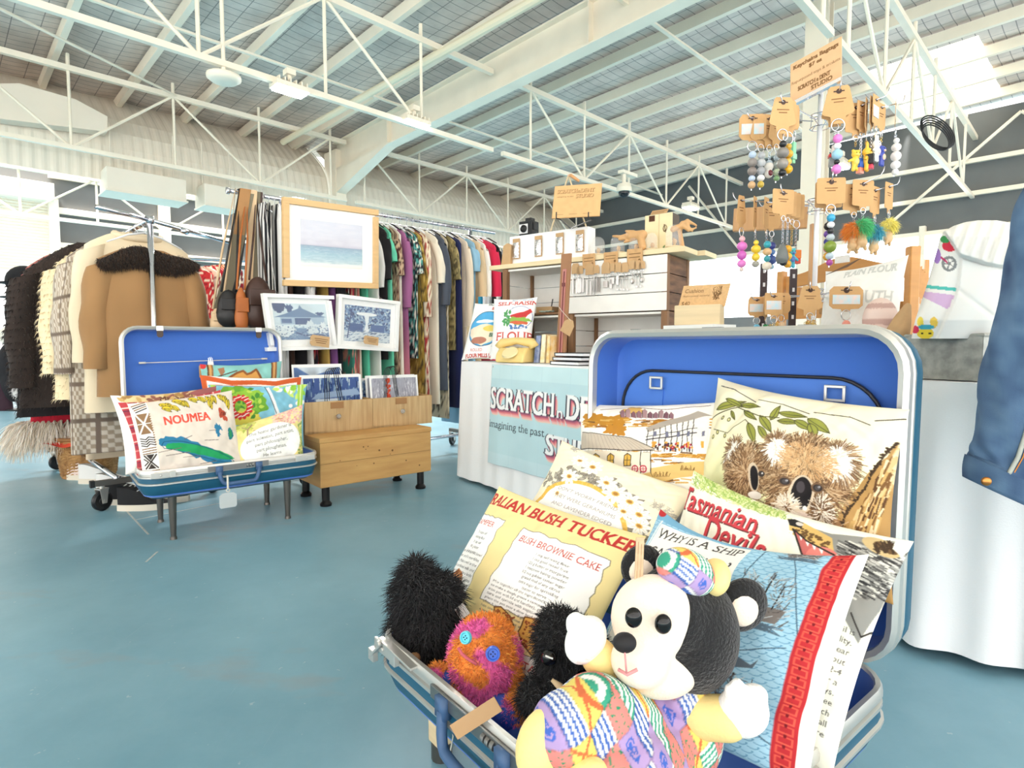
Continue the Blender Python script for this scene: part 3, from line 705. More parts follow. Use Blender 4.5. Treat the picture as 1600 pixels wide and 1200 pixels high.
m = MB(); m.cyl(L2(.14, .62, .066), L2(.86, .585, .066), .0035, 6); m.cyl(L2(.14, .62, .066), L2(.14, .62, .086), .005, 6); m.out('lid_cord', M_string, SB)
for e in (.20, .49, .76):
    c = O2+u2*(Wb*e)+T2*(LHb+.004)-K2*.004; m = MB(); m.box(c, (.05 if e == .49 else .026, .012, .004), u2, K2, T2); m.out('lid_striker', M_steel, SB, bevel=.001)
# open latch arm sticking out at the far left corner
c = F2+u2*.075-v2*.008+Z*.004; e = P(583, 1022, (c.y+.03)); m = MB(); m.bar(c+u2*.12-Z*.004, c, .024, .005, Z); m.bar(c, e, .022, .005, Z); m.bar(e-Z*.012, e+Z*.012, .012, .022, u2); m.cyl(c-v2*.014, c-v2*.020, .006, 10); m.out('latch_arm', M_alu, SB, bevel=.001)
# ================================================================ PRINTED CUSHIONS
class PV:
    """photo pixel -> pattern coordinates of a cushion whose corners TL, TR, BR, BL stand at the given places"""
    def __init__(s, cs, asp, th=.1): s.th = th/2; s.c = [np.array(x, float) for x in cs]; s.asp = asp
    def pr(s, u, v):
        TL, TR, BR, BL = s.c; n = np.cross(TR-BL, TL-BR); n = n/np.linalg.norm(n); n = -n if n[1] > 0 else n; e = max(0, (1-abs(2*u-1)**2.2)*(1-abs(2*v-1)**2.2))**.55
        q = (1-u)*(1-v)*BL+u*(1-v)*BR+u*v*TR+(1-u)*v*TL+n*(s.th*e)-np.array([0, 0, H]); f = q @ np.array(_F)
        return np.array([800+FPX*q[0]/f, 600-FPX*(q @ np.array(_U))/f])
    def __call__(s, px, py):
        u, v = .5, .5; t = np.array([px, py], float)
        for _ in range(14):
            f = s.pr(u, v); e = 1e-4; J = np.stack([(s.pr(u+e, v)-f)/e, (s.pr(u, v+e)-f)/e], 1); d = np.linalg.solve(J, t-f); u += .8*d[0]; v += .8*d[1]
        return (u*s.asp, v)
    def L(s, pts): return [s(*p) for p in pts]
def cush(name_label, pix, bs, n, F, w, h, bg, paint, **kw):
    p0 = F.dot(n); cs = [PL(x, y, p0+b, n) for (x, y), b in zip(pix, bs)]
    cv = Cv(w, h, bg); paint(cv, PV(cs, cv.asp, kw.get('thick', .1))); return pillow('cushion', name_label, cs, cv, **kw)
INK = (48, 42, 40)
# ---- historic township, back left
def p_town(c, M):
    c.mottle(.03, 10, 1)
    r = random.Random(3)
    och = [(205, 150, 62), (190, 132, 48), (220, 176, 100), (170, 112, 44)]
    for (x, y, rx, ry) in ((925, 655, 22, 12), (955, 658, 30, 10), (990, 640, 20, 6), (1060, 660, 45, 5)):
        a = M(x, y); b = M(x+rx, y-ry); c.ell(a[0], a[1], abs(b[0]-a[0]), abs(b[1]-a[1]), och[r.randrange(4)], wob=.15, seed=x)
    for i in range(10):
        x = 972+i*8; h = 9+3*math.sin(i*2); c.poly(M.L([(x, 652), (x, 652-h), (x+3.5, 648-h), (x+7, 652-h), (x+7, 653)]), [(150, 110, 118), (176, 140, 140), (132, 92, 100)][i % 3]); c.line(M.L([(x, 652), (x, 652-h)]), .004, INK)
    c.line(M.L([(940, 640), (985, 634), (1050, 637), (1110, 633)]), .006, (120, 90, 80))
    for i in range(240):
        x = r.uniform(906, 1110); y = r.choice([r.uniform(655, 668), r.uniform(735, 800), r.uniform(700, 740)]) 
        c.line(M.L([(x, y), (x+r.uniform(6, 22), y+r.uniform(-1.5, 1.5))]), r.uniform(.004, .014), och[r.randrange(4)] if r.random() < .8 else (110, 76, 50))
    c.poly(M.L([(1005, 735), (1110, 720), (1110, 742), (1040, 752), (950, 760)]), (226, 190, 120))
    c.ell(*M(962, 668), .09, .07, (196, 134, 48), wob=.2, seed=4)
    # white two storey building with verandah
    c.poly(M.L([(1012, 668), (1090, 645), (1112, 652), (1112, 706), (1014, 706)]), (246, 240, 228)); c.poly(M.L([(1008, 668), (1092, 642), (1116, 650), (1092, 652), (1012, 675)]), (176, 164, 152))
    c.line(M.L([(1010, 688), (1090, 676)]), .01, (90, 84, 90)); c.line(M.L([(1010, 683), (1090, 668)]), .005, INK)
    for x in range(1012, 1092, 9): c.line(M.L([(x, 706), (x, 672-(x-1012)*.25)]), .005, INK)
    for x in (1020, 1038, 1056, 1074, 1100): c.poly(M.L([(x, 700), (x, 690), (x+5, 690), (x+5, 700)]), (216, 160, 70)); c.poly(M.L([(x, 682), (x, 674), (x+5, 673), (x+5, 681)]), (120, 120, 140))
    for i in range(60):
        x = r.uniform(1020, 1085); y = r.uniform(692, 705); c.ell(*M(x, y), .006, .010, [(196, 52, 62), (160, 40, 60), (80, 60, 60), (210, 150, 70), (60, 60, 90)][r.randrange(5)])
    for i in range(130):
        x = r.uniform(1008, 1112); y = 709+r.uniform(0, 6); c.line(M.L([(x, y), (x+8, y)]), .006, och[r.randrange(4)])
    # cottage
    c.poly(M.L([(904, 706), (905, 738), (975, 748), (1018, 738), (1018, 708)]), (238, 226, 205)); c.poly(M.L([(902, 704), (908, 676), (985, 684), (1024, 702), (1022, 706), (980, 704)]), (204, 190, 172))
    for k in range(16): c.line(M.L([(908+k*5, 677+k*.5), (904+k*7.2, 704)]), .003, (168, 150, 136))
    for x in (924, 948, 975):
        c.poly(M.L([(x, 728), (x, 712), (x+5, 708), (x+11, 712), (x+11, 728)]), (222, 178, 80)); c.line(M.L([(x, 728), (x, 712), (x+5, 708), (x+11, 712), (x+11, 728), (x, 728)]), .006, INK); c.line(M.L([(x+5, 708), (x+5, 728)]), .004, INK); c.line(M.L([(x, 719), (x+11, 719)]), .004, INK)
    for x in (1002, 1018): c.line(M.L([(x, 704), (x, 740)]), .006, INK)
    c.line(M.L([(902, 704), (980, 704), (1024, 704)]), .007, INK); c.line(M.L([(908, 676), (985, 684), (1024, 702)]), .005, INK)
    for x in (993, 1006):
        c.ell(*M(x, 733), .026, .028, (186, 40, 70)); c.ell(*M(x, 733), .018, .02, (236, 214, 200)); c.line(M.L([(x-4, 733), (x+4, 733)]), .004, (186, 40, 70)); c.line(M.L([(x, 729), (x, 737)]), .004, (186, 40, 70))
    for x, y, n in ((1030, 745, 14), (960, 752, 18), (1075, 735, 12), (930, 755, 14)):
        for i in range(n): c.line(M.L([(x+i*2-10, y), (x+i*2-10+r.uniform(-3, 3), y-r.uniform(3, 8))]), .004, (126, 92, 50))
cush('cushion printed with an ochre colonial township, back left in the large suitcase', [(906, 630), (1128, 628), (1122, 835), (902, 828)], (.69, .69, .54, .54), v2, F2, 300, 280, (252, 246, 236), p_town, thick=.09, seed=2, pinch=.03)
# ---- koalas, back right
def fur_head(c, x, y, rx, ry, n, seed, cols, L=.03):
    r = random.Random(seed)
    for _ in range(n):
        a = r.uniform(0, 2*PI); k = math.sqrt(r.random()); px = x+rx*k*math.cos(a); py = y+ry*k*math.sin(a); an = a+r.uniform(-.5, .5)
        l = L*r.uniform(.5, 1.2); c.line([(px, py), (px+l*math.cos(an), py+l*math.sin(an))], .0035, cols[r.randrange(len(cols))])
def ear(c, x, y, rx, ry, seed, base):
    c.ell(x, y, rx, ry, base, wob=.12, seed=seed); r = random.Random(seed)
    for _ in range(420):
        a = r.uniform(0, 2*PI); k = r.random()**.6; px = x+rx*k*math.cos(a); py = y+ry*k*math.sin(a); l = .035*r.uniform(.5, 1.3)
        col = (252, 248, 240) if k < .62 else [(130, 98, 70), (180, 148, 112), (110, 82, 60)][r.randrange(3)]
        c.line([(px, py), (px+l*math.cos(a), py+l*math.sin(a)-.01)], .004, col)
def p_koala(c, M):
    X = (np.arange(c.W)+.5)/c.Hh; Y = (np.arange(c.Hh)+.5)/c.Hh; XX, YY = np.meshgrid(X, Y)
    g = np.exp(-(((XX-.75)/.35)**2+((YY-.38)/.22)**2))+.8*np.exp(-(((XX-.2)/.2)**2+((YY-.35)/.25)**2))
    c.a = c.a*(1-.75*np.clip(g, 0, 1)[..., None])+rgb(214, 218, 150)*(.75*np.clip(g, 0, 1)[..., None])
    c.mottle(.025, 14, 5)
    c.line(M.L([(1127, 602), (1150, 606), (1183, 626)]), .005, INK); c.line(M.L([(1188, 622), (1225, 628), (1265, 644)]), .005, INK); c.line(M.L([(1272, 641), (1330, 650), (1362, 664)]), .005, INK); c.line(M.L([(1370, 657), (1418, 656)]), .006, INK)
    gl, ge = (150, 152, 70), (84, 82, 52)
    for x, y, x2, y2, w in ((1118, 640, 1165, 624, .022), (1135, 622, 1160, 634, .018), (1155, 630, 1190, 634, .02), (1160, 640, 1184, 656, .018), (1188, 648, 1205, 675, .024), (1203, 655, 1220, 630, .02), (1170, 660, 1180, 694, .026), (1185, 665, 1200, 690, .02), (1215, 642, 1262, 650, .022), (1212, 655, 1250, 660, .02), (1240, 655, 1270, 672, .024), (1262, 652, 1295, 676, .03), (1265, 660, 1273, 684, .024), (1140, 640, 1146, 655, .012)):
        a = M(x, y); b = M(x2, y2); c.leaf(a[0], a[1], math.hypot(b[0]-a[0], b[1]-a[1]), w, math.atan2(b[1]-a[1], b[0]-a[0]), gl, ge)
    c.line(M.L([(1108, 655), (1150, 634), (1190, 650), (1215, 650)]), .006, ge); c.line(M.L([(1112, 670), (1135, 676), (1165, 655)]), .004, ge); c.line(M.L([(1165, 655), (1172, 662)]), .005, ge)
    for x, y in ((1112, 682), (1120, 675), (1130, 680), (1128, 652), (1138, 655)): c.ell(*M(x, y), .012, .013, ge); c.ell(*M(x, y), .007, .008, (222, 214, 150))
    # trunk at right
    c.poly(M.L([(1412, 690), (1395, 716), (1352, 748), (1330, 775), (1312, 810), (1298, 850), (1290, 900), (1400, 950), (1412, 760)]), (178, 138, 84))
    r = random.Random(9)
    for i in range(240):
        t = r.random(); s = r.random(); x = 1410-(1410-1300)*t+s*70*(.3+t*.4); y = 700+170*t+s*20
        c.line(M.L([(x, y), (x-8, y+r.uniform(10, 26))]), r.uniform(.004, .012), [(214, 180, 128), (120, 84, 48), (92, 62, 38), (198, 160, 100), (236, 210, 168)][r.randrange(5)])
    for i in range(60):
        t = i/60; x = 1410-(1410-1302)*t; y = 695+150*t**1.2; c.line(M.L([(x, y), (x+r.uniform(-7, 2), y+r.uniform(-6, 6))]), .009, (66, 50, 36))
    br = [(112, 82, 56), (150, 114, 80), (186, 152, 114), (92, 66, 46), (206, 176, 140)]
    # joey
    ear(c, *M(1146, 706), .055, .075, 2, (205, 180, 150)); a = M(1166, 738); c.ell(a[0], a[1], .105, .13, (156, 120, 86), wob=.06, seed=2); fur_head(c, a[0], a[1], .115, .145, 1500, 4, br)
    # mother
    bd = M(1255, 820); c.ell(bd[0]-.02, bd[1]-.05, .20, .2, (140, 104, 72)); fur_head(c, bd[0]-.02, bd[1]-.05, .21, .2, 900, 12, br)
    a = M(1256, 748); c.ell(a[0], a[1], .175, .215, (158, 122, 88), wob=.03, seed=1); fur_head(c, a[0], a[1], .18, .225, 3200, 6, br, .036)
    e1 = M(1214, 702); ear(c, *e1, .065, .09, 3, (226, 212, 194)); e2 = M(1312, 722); ear(c, *e2, .075, .105, 5, (226, 212, 194))
    for dx, dy, rr_ in ((0, .12, .12), (.0, .07, .13)):
        fur_head(c, a[0]+dx, a[1]+dy, rr_, .05, 300, 31, [(224, 186, 140), (206, 160, 112)])
    # faces
    n = M(1251, 770); c.ell(n[0], n[1]-.005, .056, .098, (216, 196, 170)); c.ell(n[0], n[1], .044, .083, (34, 30, 32)); c.ell(n[0]-.008, n[1]+.03, .018, .03, (74, 68, 72)); c.ell(n[0]-.018, n[1]-.07, .01, .012, (238, 232, 226)); c.ell(n[0]+.02, n[1]-.072, .01, .012, (238, 232, 226)); c.ell(n[0]+.005, n[1]-.115, .05, .022, (236, 214, 200))
    for x, y in ((1226, 752), (1276, 762)): e = M(x, y); c.ell(e[0], e[1], .03, .026, (120, 92, 70)); c.ell(e[0], e[1], .022, .018, (58, 50, 48)); c.ell(e[0]+.006, e[1]+.006, .006, .006, (226, 226, 230)); c.ell(e[0], e[1], .012, .012, (92, 88, 92), al=.6)
    n = M(1176, 745); c.ell(n[0], n[1], .03, .075, (206, 186, 160), .15); c.ell(n[0]+.003, n[1]-.003, .022, .062, (34, 30, 32), .15); c.ell(n[0]+.02, n[1]-.09, .04, .02, (240, 230, 220))
    e = M(1188, 740); c.ell(e[0], e[1], .018, .016, (60, 52, 50)); c.ell(e[0]+.004, e[1]+.004, .005, .005, (226, 226, 226))
    fur_head(c, *M(1230, 792), .04, .05, 200, 8, [(238, 226, 210), (214, 196, 172)]); fur_head(c, *M(1285, 800), .04, .08, 260, 9, [(238, 226, 210), (100, 72, 50)])
cush('cream cushion printed with a koala and joey, back right of the large suitcase', [(1122, 590), (1421, 640), (1396, 945), (1070, 872)], (.70, .62, .52, .56), v2, F2, 350, 340, (250, 240, 208), p_koala, thick=.12, seed=4, pinch=.035, wr=.006)
# ---- proverb with daisies
def p_floral(c, M):
    c.mottle(.04, 9, 8); r = random.Random(5)
    o = M(895, 815); 
    for k in range(150):
        an = r.uniform(.15, 2.6); d = r.uniform(.42, .62); x = o[0]+d*math.cos(an)*1.05; y = o[1]+d*math.sin(an)*.95
        c.leaf(x, y, .07, .02, r.uniform(0, 6.28), [(176, 168, 152), (160, 150, 134), (196, 188, 170)][k % 3], (110, 104, 96))
    c.ell(o[0], o[1], .47, .43, (233, 184, 84)); c.ell(o[0], o[1], .43, .39, (250, 248, 244)); 
    for k in range(60): a = r.uniform(0, PI); c.line([(o[0]+.44*math.cos(a), o[1]+.40*math.sin(a)), (o[0]+.46*math.cos(a), o[1]+.42*math.sin(a))], .006, (240, 204, 120))
    for px, py, R in ((925, 728, .1), (948, 755, .085), (962, 772, .11), (985, 785, .1), (1000, 805, .09), (905, 718, .08), (890, 745, .09), (870, 770, .08), (1000, 822, .09), (975, 800, .08)):
        x, y = M(px, py)
        for k in range(14):
            a = 2*PI*k/9+px; c.ell(x+R*.62*math.cos(a), y+R*.62*math.sin(a), R*.42, R*.2, (253, 249, 238), a); c.line([(x+R*.2*math.cos(a), y+R*.2*math.sin(a)), (x+R*.7*math.cos(a), y+R*.7*math.sin(a))], .005, (222, 206, 184))
        c.ell(x, y, R*.3, R*.26, (232, 186, 100)); c.ell(x, y, R*.2, R*.16, (176, 128, 64))
    for px, py in ((1030, 790), (1045, 800), (1058, 812), (900, 700)):
        x, y = M(px, py)
        for k in range(26): c.line([(x+r.uniform(-.05, .05), y+r.uniform(-.05, .05)), (x+r.uniform(-.05, .05), y+r.uniform(-.05, .05))], .005, (180, 172, 158))
    c.lines(["DON'T WORRY FRIEND", 'THEY WERE GERANIUMS', 'AND LAVENDER EDGED', 'AROUND THE ELM BED'], o[0]+.02, o[1]+.26, .055, (150, 140, 136), lead=1.5, al='c', shear=.15)
cush('cream cushion with daisies around a verse, behind the recipe cushion in the large suitcase', [(878, 688), (1092, 770), (1020, 900), (812, 812)], (.54, .54, .40, .40), v2, F2, 260, 200, (250, 238, 208), p_floral, thick=.09, seed=7, pinch=.04)
# ---- Tasmanian devils
def p_tas(c, M):
    X = (np.arange(c.W)+.5)/c.Hh; Y = (np.arange(c.Hh)+.5)/c.Hh; c.mottle(.02, 8, 2); r = random.Random(2)
    gr = [(178, 200, 112), (206, 216, 140), (150, 180, 90), (222, 226, 168)]
    for i in range(700):
        t = r.random(); x = 1088+t*140+r.uniform(-8, 8); y = 742+t*52+r.uniform(-6, 20)*(1-.5*t); c.line(M.L([(x, y), (x+r.uniform(-10, 10), y-r.uniform(2, 10))]), .005, gr[r.randrange(4)])
    # the animal's head, mouth wide open
    c.poly(M.L([(1240, 800), (1262, 812), (1300, 826), (1345, 832), (1412, 846), (1424, 850), (1410, 905), (1385, 960), (1350, 1010), (1300, 930), (1290, 890), (1240, 828)]), (150, 148, 142))
    c.poly(M.L([(1236, 806), (1258, 806), (1300, 834), (1302, 862), (1292, 868), (1262, 842), (1234, 828)]), (216, 180, 110))
    for i in range(60): x = r.uniform(1245, 1295); y = 812+ (x-1245)*.6+r.uniform(0, 16); c.ell(*M(x, y), .006, .006, (110, 82, 50))
    c.poly(M.L([(1234, 802), (1246, 801), (1258, 807), (1254, 818), (1236, 814)]), (44, 40, 40)); c.ell(*M(1252, 810), .014, .012, (210, 200, 190))
    c.poly(M.L([(1240, 822), (1262, 842), (1300, 866), (1302, 890), (1262, 890), (1250, 850)]), (206, 112, 108)); c.ell(*M(1284, 872), .06, .06, (226, 132, 122)); c.ell(*M(1300, 878), .03, .035, (70, 40, 42))
    for x, y in ((1236, 828), (1252, 836), (1262, 846), (1272, 852), (1282, 858)): c.poly(M.L([(x-3, y-6), (x+4, y-3), (x+1, y+6)]), (250, 248, 242))
    c.line(M.L([(1240, 820), (1248, 846), (1258, 880), (1262, 900)]), .008, INK); c.line(M.L([(1240, 820), (1262, 842), (1302, 864), (1306, 884)]), .008, INK)
    for i in range(420):
        x = r.uniform(1305, 1420); y = 838+(x-1305)*.12+r.uniform(0, 90); an = r.uniform(5, 18)
        if y > 1000-(x-1305)*.6+100: continue
        c.line(M.L([(x, y), (x+an, y+an*.55)]), r.uniform(.004, .009), [(58, 56, 56), (196, 192, 184), (226, 222, 210), (120, 118, 114), (84, 82, 80)][r.randrange(5)])
    c.ell(*M(1378, 852), .07, .035, (206, 180, 130), -.3); c.ell(*M(1386, 854), .045, .02, (110, 84, 56), -.3)
    for i in range(40): x = r.uniform(1365, 1400); c.line(M.L([(x, 845+r.uniform(-4, 12)), (x+6, 853+r.uniform(-4, 12))]), .005, (70, 54, 40))
    c.poly(M.L([(1402, 838), (1424, 844), (1426, 856), (1412, 872), (1396, 856)]), (248, 242, 226))
    c.line(M.L([(1335, 960), (1355, 1000), (1395, 985)]), .006, INK)
    col = (206, 70, 78); x, y = M(1062, 792); x2, y2 = M(1094, 842)
    for off, cc in (((.006, -.006), (96, 50, 54)), ((0, 0), col)): c.text('Tasmanian', x+off[0], y+off[1], .165, cc, serif=.05, bold=.012, fit=.46); c.text('Devils', x2+off[0], y2+off[1], .175, cc, serif=.05, bold=.012, fit=.31)
    tx = ['found only in Tasmania where the devil is', 'the largest carnivorous of power and agility.', 'The female has up to four young once a year', 'and at birth they weigh a gram of about', 'one raisin, clinging for up to 2-4', 'months until they suffer a', 'short life of sixty-seven 24 days.', 'Devils are often carved in tree', 'trunks and sleep in a pouch', 'lined den with leaves or all', 'the dry grass there are']
    for i, t in enumerate(tx): c.text(t, c.asp*.95-.03*i*.0, .545-.042*i, .034, (60, 56, 56), al='r')
cush('cream cushion lettered in red about devils, with a snarling animal head', [(1084, 735), (1428, 846), (1300, 1215), (985, 1035)], (.52, .50, .34, .36), v2, F2, 330, 330, (251, 246, 228), p_tas, thick=.10, seed=12, sag=.05, pinch=.03, wr=.005)
# ---- the ship riddle
def p_ship(c, M):
    bl = (166, 206, 226); c.rect(0, 0, c.asp, 1, bl); c.mottle(.05, 12, 4); r = random.Random(8); wv = (104, 156, 190)
    for j in range(44):
        y = .012+j*.023
        for k in range(-1, 26):
            x = k*.042+(.021 if j % 2 else 0); c.line([(x, y), (x+.012, y+.001), (x+.022, y+.006), (x+.028, y+.013), (x+.022, y+.012)], .0035, wv); c.line([(x+.028, y+.003), (x+.042, y)], .003, wv)
    c.rect(.08, 0, .60, .93, (250, 246, 236)); c.rect(0, .945, .61, 1, (122, 176, 208)); c.rect(.06, 0, .075, .95, (228, 234, 236))
    q = (50, 44, 44); kw = dict(shear=.12, serif=.06)
    c.text('WHY IS A SHIP', .10, .845, .085, q, fit=.48, **kw); c.text('CALLED SHE ?', .10, .73, .085, q, fit=.47, **kw)
    ls = ['A ship is called a she', 'because there is always', 'a great deal of bustle', 'around her; there is', 'usually a gang of men', 'about, she has a waist', 'and stays; it takes a lot', 'of paint to keep her', 'good looking; it is not', 'the initial expense that', 'breaks you, it is the', 'upkeep; she can be all', 'decked out; it takes an', 'experienced man at']
    for i, t in enumerate(ls): c.text(t, .585, .655-i*.0475, .046, q, al='r', shear=.2, fit=.46)
    # charts lines, ships, whales
    for a, b in (((.66, 1), (.62, .30)), ((.76, 1), (.9, .55)), ((.60, .36), (.88, .48)), ((.64, .2), (.9, .1))): c.line([a, b], .004, (66, 90, 110))
    def ship(x, y, s):
        c.poly([(x-.09*s, y), (x+.1*s, y+.01*s), (x+.08*s, y-.06*s), (x-.06*s, y-.07*s)], (124, 116, 112)); c.line([(x, y), (x+.01*s, y+.17*s)], .006, q); c.line([(x-.05*s, y), (x-.05*s, y+.12*s)], .005, q); c.line([(x+.05*s, y), (x+.06*s, y+.12*s)], .005, q)
        for i in range(150): xx = x+r.uniform(-.1, .1)*s; yy = y+r.uniform(-.08, .15)*s; c.line([(xx, yy), (xx+r.uniform(-.03, .03)*s, yy+r.uniform(0, .04)*s)], .0035, [(112, 108, 108), (150, 150, 152), (92, 84, 82), (196, 204, 208)][r.randrange(4)])
        for i in range(40): c.line([(x+r.uniform(-.12, .12)*s, y-.07*s), (x+r.uniform(-.12, .12)*s, y-.1*s)], .004, (90, 110, 126))
    ship(.74, .62, 1.0); ship(.73, .18, .8); ship(.80, .97, .7); ship(.18, .02, .6)
    c.poly([(.66, .37), (.72, .39), (.78, .37), (.80, .40), (.79, .36), (.73, .34), (.67, .35)], (92, 104, 116))
    # ribbon of chain links and the white border
    c.rect(.905, 0, c.asp, 1, (246, 242, 240)); c.rect(.90, 0, .975, 1, (190, 48, 54))
    for j in range(26): y = .02+j*.0385; c.line([(.915, y-.013), (.96, y-.013), (.96, y+.013), (.915, y+.013), (.915, y-.013)], .006, (224, 92, 76)); c.line([(.937, y+.013), (.937, y+.026)], .008, (120, 28, 36))
    c.ell(.03, .985, .03, .02, (190, 48, 54))
cush('pale blue sea cushion asking a riddle about a ship, with red chain ribbon edge', [(1032, 795), (1358, 866), (1262, 1235), (898, 1085)], (.41, .40, .20, .22), v2, F2, 330, 325, (250, 246, 236), p_ship, thick=.10, seed=15, sag=.105, pinch=.025, wr=.004)
# ---- bush recipes
def p_tucker(c, M):
    c.rect(0, 0, c.asp, 1, (242, 222, 160)); c.mottle(.025, 8, 3); r = random.Random(6); wt = (252, 250, 246); red = (190, 58, 54); gq = (96, 92, 90)
    c.text('AUSTRALIAN BUSH TUCKER', c.asp+.0, .875, .11, red, al='r', serif=.06, bold=.03, sx=.88)
    def page(x0, y0, x1, y1):
        n = 14; p = [(x0+(x1-x0)*i/n, y1+r.uniform(-.008, .008)) for i in range(n+1)]+[(x1+r.uniform(-.008, .008), y1+(y0-y1)*i/n) for i in range(1, n+1)]+[(x1+(x0-x1)*i/n, y0+r.uniform(-.008, .008)) for i in range(1, n+1)]+[(x0+r.uniform(-.008, .008), y0+(y1-y0)*i/n) for i in range(1, n)]
        c.poly(p, wt); c.line(p+[p[0]], .004, (120, 112, 96))
    page(-.1, .30, .27, .80); page(.40, .33, .93, .80); page(.45, -.1, .95, .16)
    c.text('DAMPER', .20, .735, .05, red, al='r', serif=.05); c.lines(['3 cups self', 'raising flour', '1 tsp salt', '90 g butter', '1 cup water'], .14, .68, .024, gq, al='c', lead=1.35)
    c.lines(['Sift the flour and salt in a bowl', 'rub in butter until it resembles', 'fine crumbs. Make a well in the', 'centre, add combined milk and', 'water, mix lightly with a knife', 'until dough leaves the sides', 'Gently knead on floured board', 'and shape into a round place', 'on a greased oven tray pat', 'out into a round and cut two', 'slits across the dough like', 'a cross, sprinkle with flour'], .255, .545, .026, gq, al='r', lead=1.25)
    c.text('BUSH BROWNIE CAKE', .665, .715, .058, red, al='c', serif=.05, fit=.48)
    c.lines(['1 cup self raising flour', '1 cup good mixed fruit', '125 g butter or margarine', '1 teaspoon baking powder', '1/2 cup golden caster sugar', 'grated rind of any citrus', 'extra sugar for sprinkling', 'butter to serve'], .68, .67, .023, gq, al='c', lead=1.25)
    c.lines(['Mix together all the ingredients, adding water', 'to make a dough; grease a camp oven (large cast', 'iron pot with lid and handles), pour in the mix-', 'ture and sprinkle with sugar. Put on lid, then', 'place the pot over a slow bed of hot coals and', 'after 5 minutes check, if glowing drag to bed of', 'hot coals. Cook for about 30 minutes on a slow', 'covered fire. Serve hot with plenty of butter.'], .425, .445, .0205, gq, lead=1.2, fit=.48)
    # scone and cake
    x, y = .125, .33; c.ell(x, y, .075, .105, (176, 112, 66), wob=.05, seed=1)
    for i in range(300): a = r.uniform(0, 6.28); k = math.sqrt(r.random()); c.ell(x+.07*k*math.cos(a), y+.1*k*math.sin(a), .006, .006, [(150, 88, 48), (206, 146, 96), (190, 124, 76)][r.randrange(3)])
    c.ell(x-.01, y-.075, .055, .04, (250, 246, 236), wob=.12, seed=3); c.line([(x+.05, y-.07), (x+.06, y-.12)], .008, (120, 74, 44))
    def cake(pts, col):
        pts = [(a, b+.085) for a, b in pts]
        c.poly(pts, col); c.line(pts+[pts[0]], .007, (104, 66, 36)); xs = [p[0] for p in pts]; ys = [p[1] for p in pts]
        for i in range(60): xx = r.uniform(min(xs)+.02, max(xs)-.02); yy = r.uniform(min(ys)+.02, max(ys)-.02); c.ell(xx, yy, .006, .006, (150, 78, 44))
    cake([(.50, .235), (.54, .25), (.62, .225), (.665, .18), (.65, .145), (.58, .15), (.52, .19)], (222, 168, 84)); cake([(.70, .255), (.76, .27), (.86, .25), (.90, .20), (.88, .12), (.80, .09), (.73, .12), (.69, .17)], (226, 172, 84)); c.poly([(.72, .347), (.80, .365), (.89, .335), (.86, .32), (.78, .33)], (150, 98, 56))
    c.text('DAMPER TAIL', .55, .09, .055, red, serif=.05)
cush('yellow cushion printed with bush recipes, front left in the large suitcase', [(780, 760), (1010, 838), (880, 1112), (655, 985)], (.37, .40, .18, .18), v2, F2, 340, 340, (244, 226, 168), p_tucker, thick=.10, seed=21, pinch=.02, wr=.004)
# ================================================================ cushions in the small suitcase
def cs1(label, pix, bs, w, h, bg, paint, **kw): return cush(label, pix, bs, v1, F1, w, h, bg, paint, **kw)
def p_teal(c, M):
    c.rect(0, 0, c.asp, 1, (140, 198, 190)); c.mottle(.08, 10, 2); r = random.Random(1)
    for x in (328, 428): c.poly(M.L([(x-5, 640), (x-4, 560), (x+4, 560), (x+6, 640)]), (150, 100, 62)); c.line(M.L([(x, 640), (x, 562)]), .03, (206, 160, 100)); c.line(M.L([(x-4, 640), (x-4, 562)]), .015, (92, 60, 40))
    c.poly(M.L([(358, 590), (370, 582), (380, 578), (386, 584), (392, 582), (400, 576), (408, 590), (410, 602), (360, 602)]), (216, 158, 84)); c.line(M.L([(358, 590), (370, 582), (380, 578), (386, 584), (392, 582), (400, 576), (408, 590)]), .03, (140, 84, 48))
    c.poly(M.L([(340, 575), (350, 572), (352, 580), (346, 588)]), (168, 120, 90)); c.line(M.L([(336, 590), (370, 578)]), .015, (90, 70, 60)); c.ell(*M(316, 571), .05, .05, (206, 60, 60))
cs1('sea green map cushion, highest and hindmost in the small suitcase', [(312, 569), (440, 564), (440, 690), (316, 690)], (.49, .49, .40, .40), 130, 120, (140, 198, 190), p_teal, thick=.06, seed=3, pinch=.035)
def p_orange(c, M):
    c.rect(0, 0, c.asp, 1, (250, 247, 242)); c.line([(.03, 0), (.035, .97), (.4, .90), (.7, .92), (1.0, .90), (1.2, .94), (c.asp-.03, .96), (c.asp-.03, 0)], .075, (206, 96, 52)); c.line([(.10, 0), (.10, .86), (c.asp-.1, .84)], .012, (198, 60, 50))
    c.rect(.16, .1, .28, .72, (160, 206, 220))
    c.line([(.3, .74), (.6, .79), (.9, .77), (1.1, .80)], .02, (120, 100, 96)); c.mottle(.03, 8, 1)
cs1('white cushion with rust orange border, second from the back in the small suitcase', [(312, 586), (471, 589), (472, 700), (318, 705)], (.42, .40, .31, .33), 160, 115, (250, 247, 242), p_orange, thick=.06, seed=5, pinch=.03)
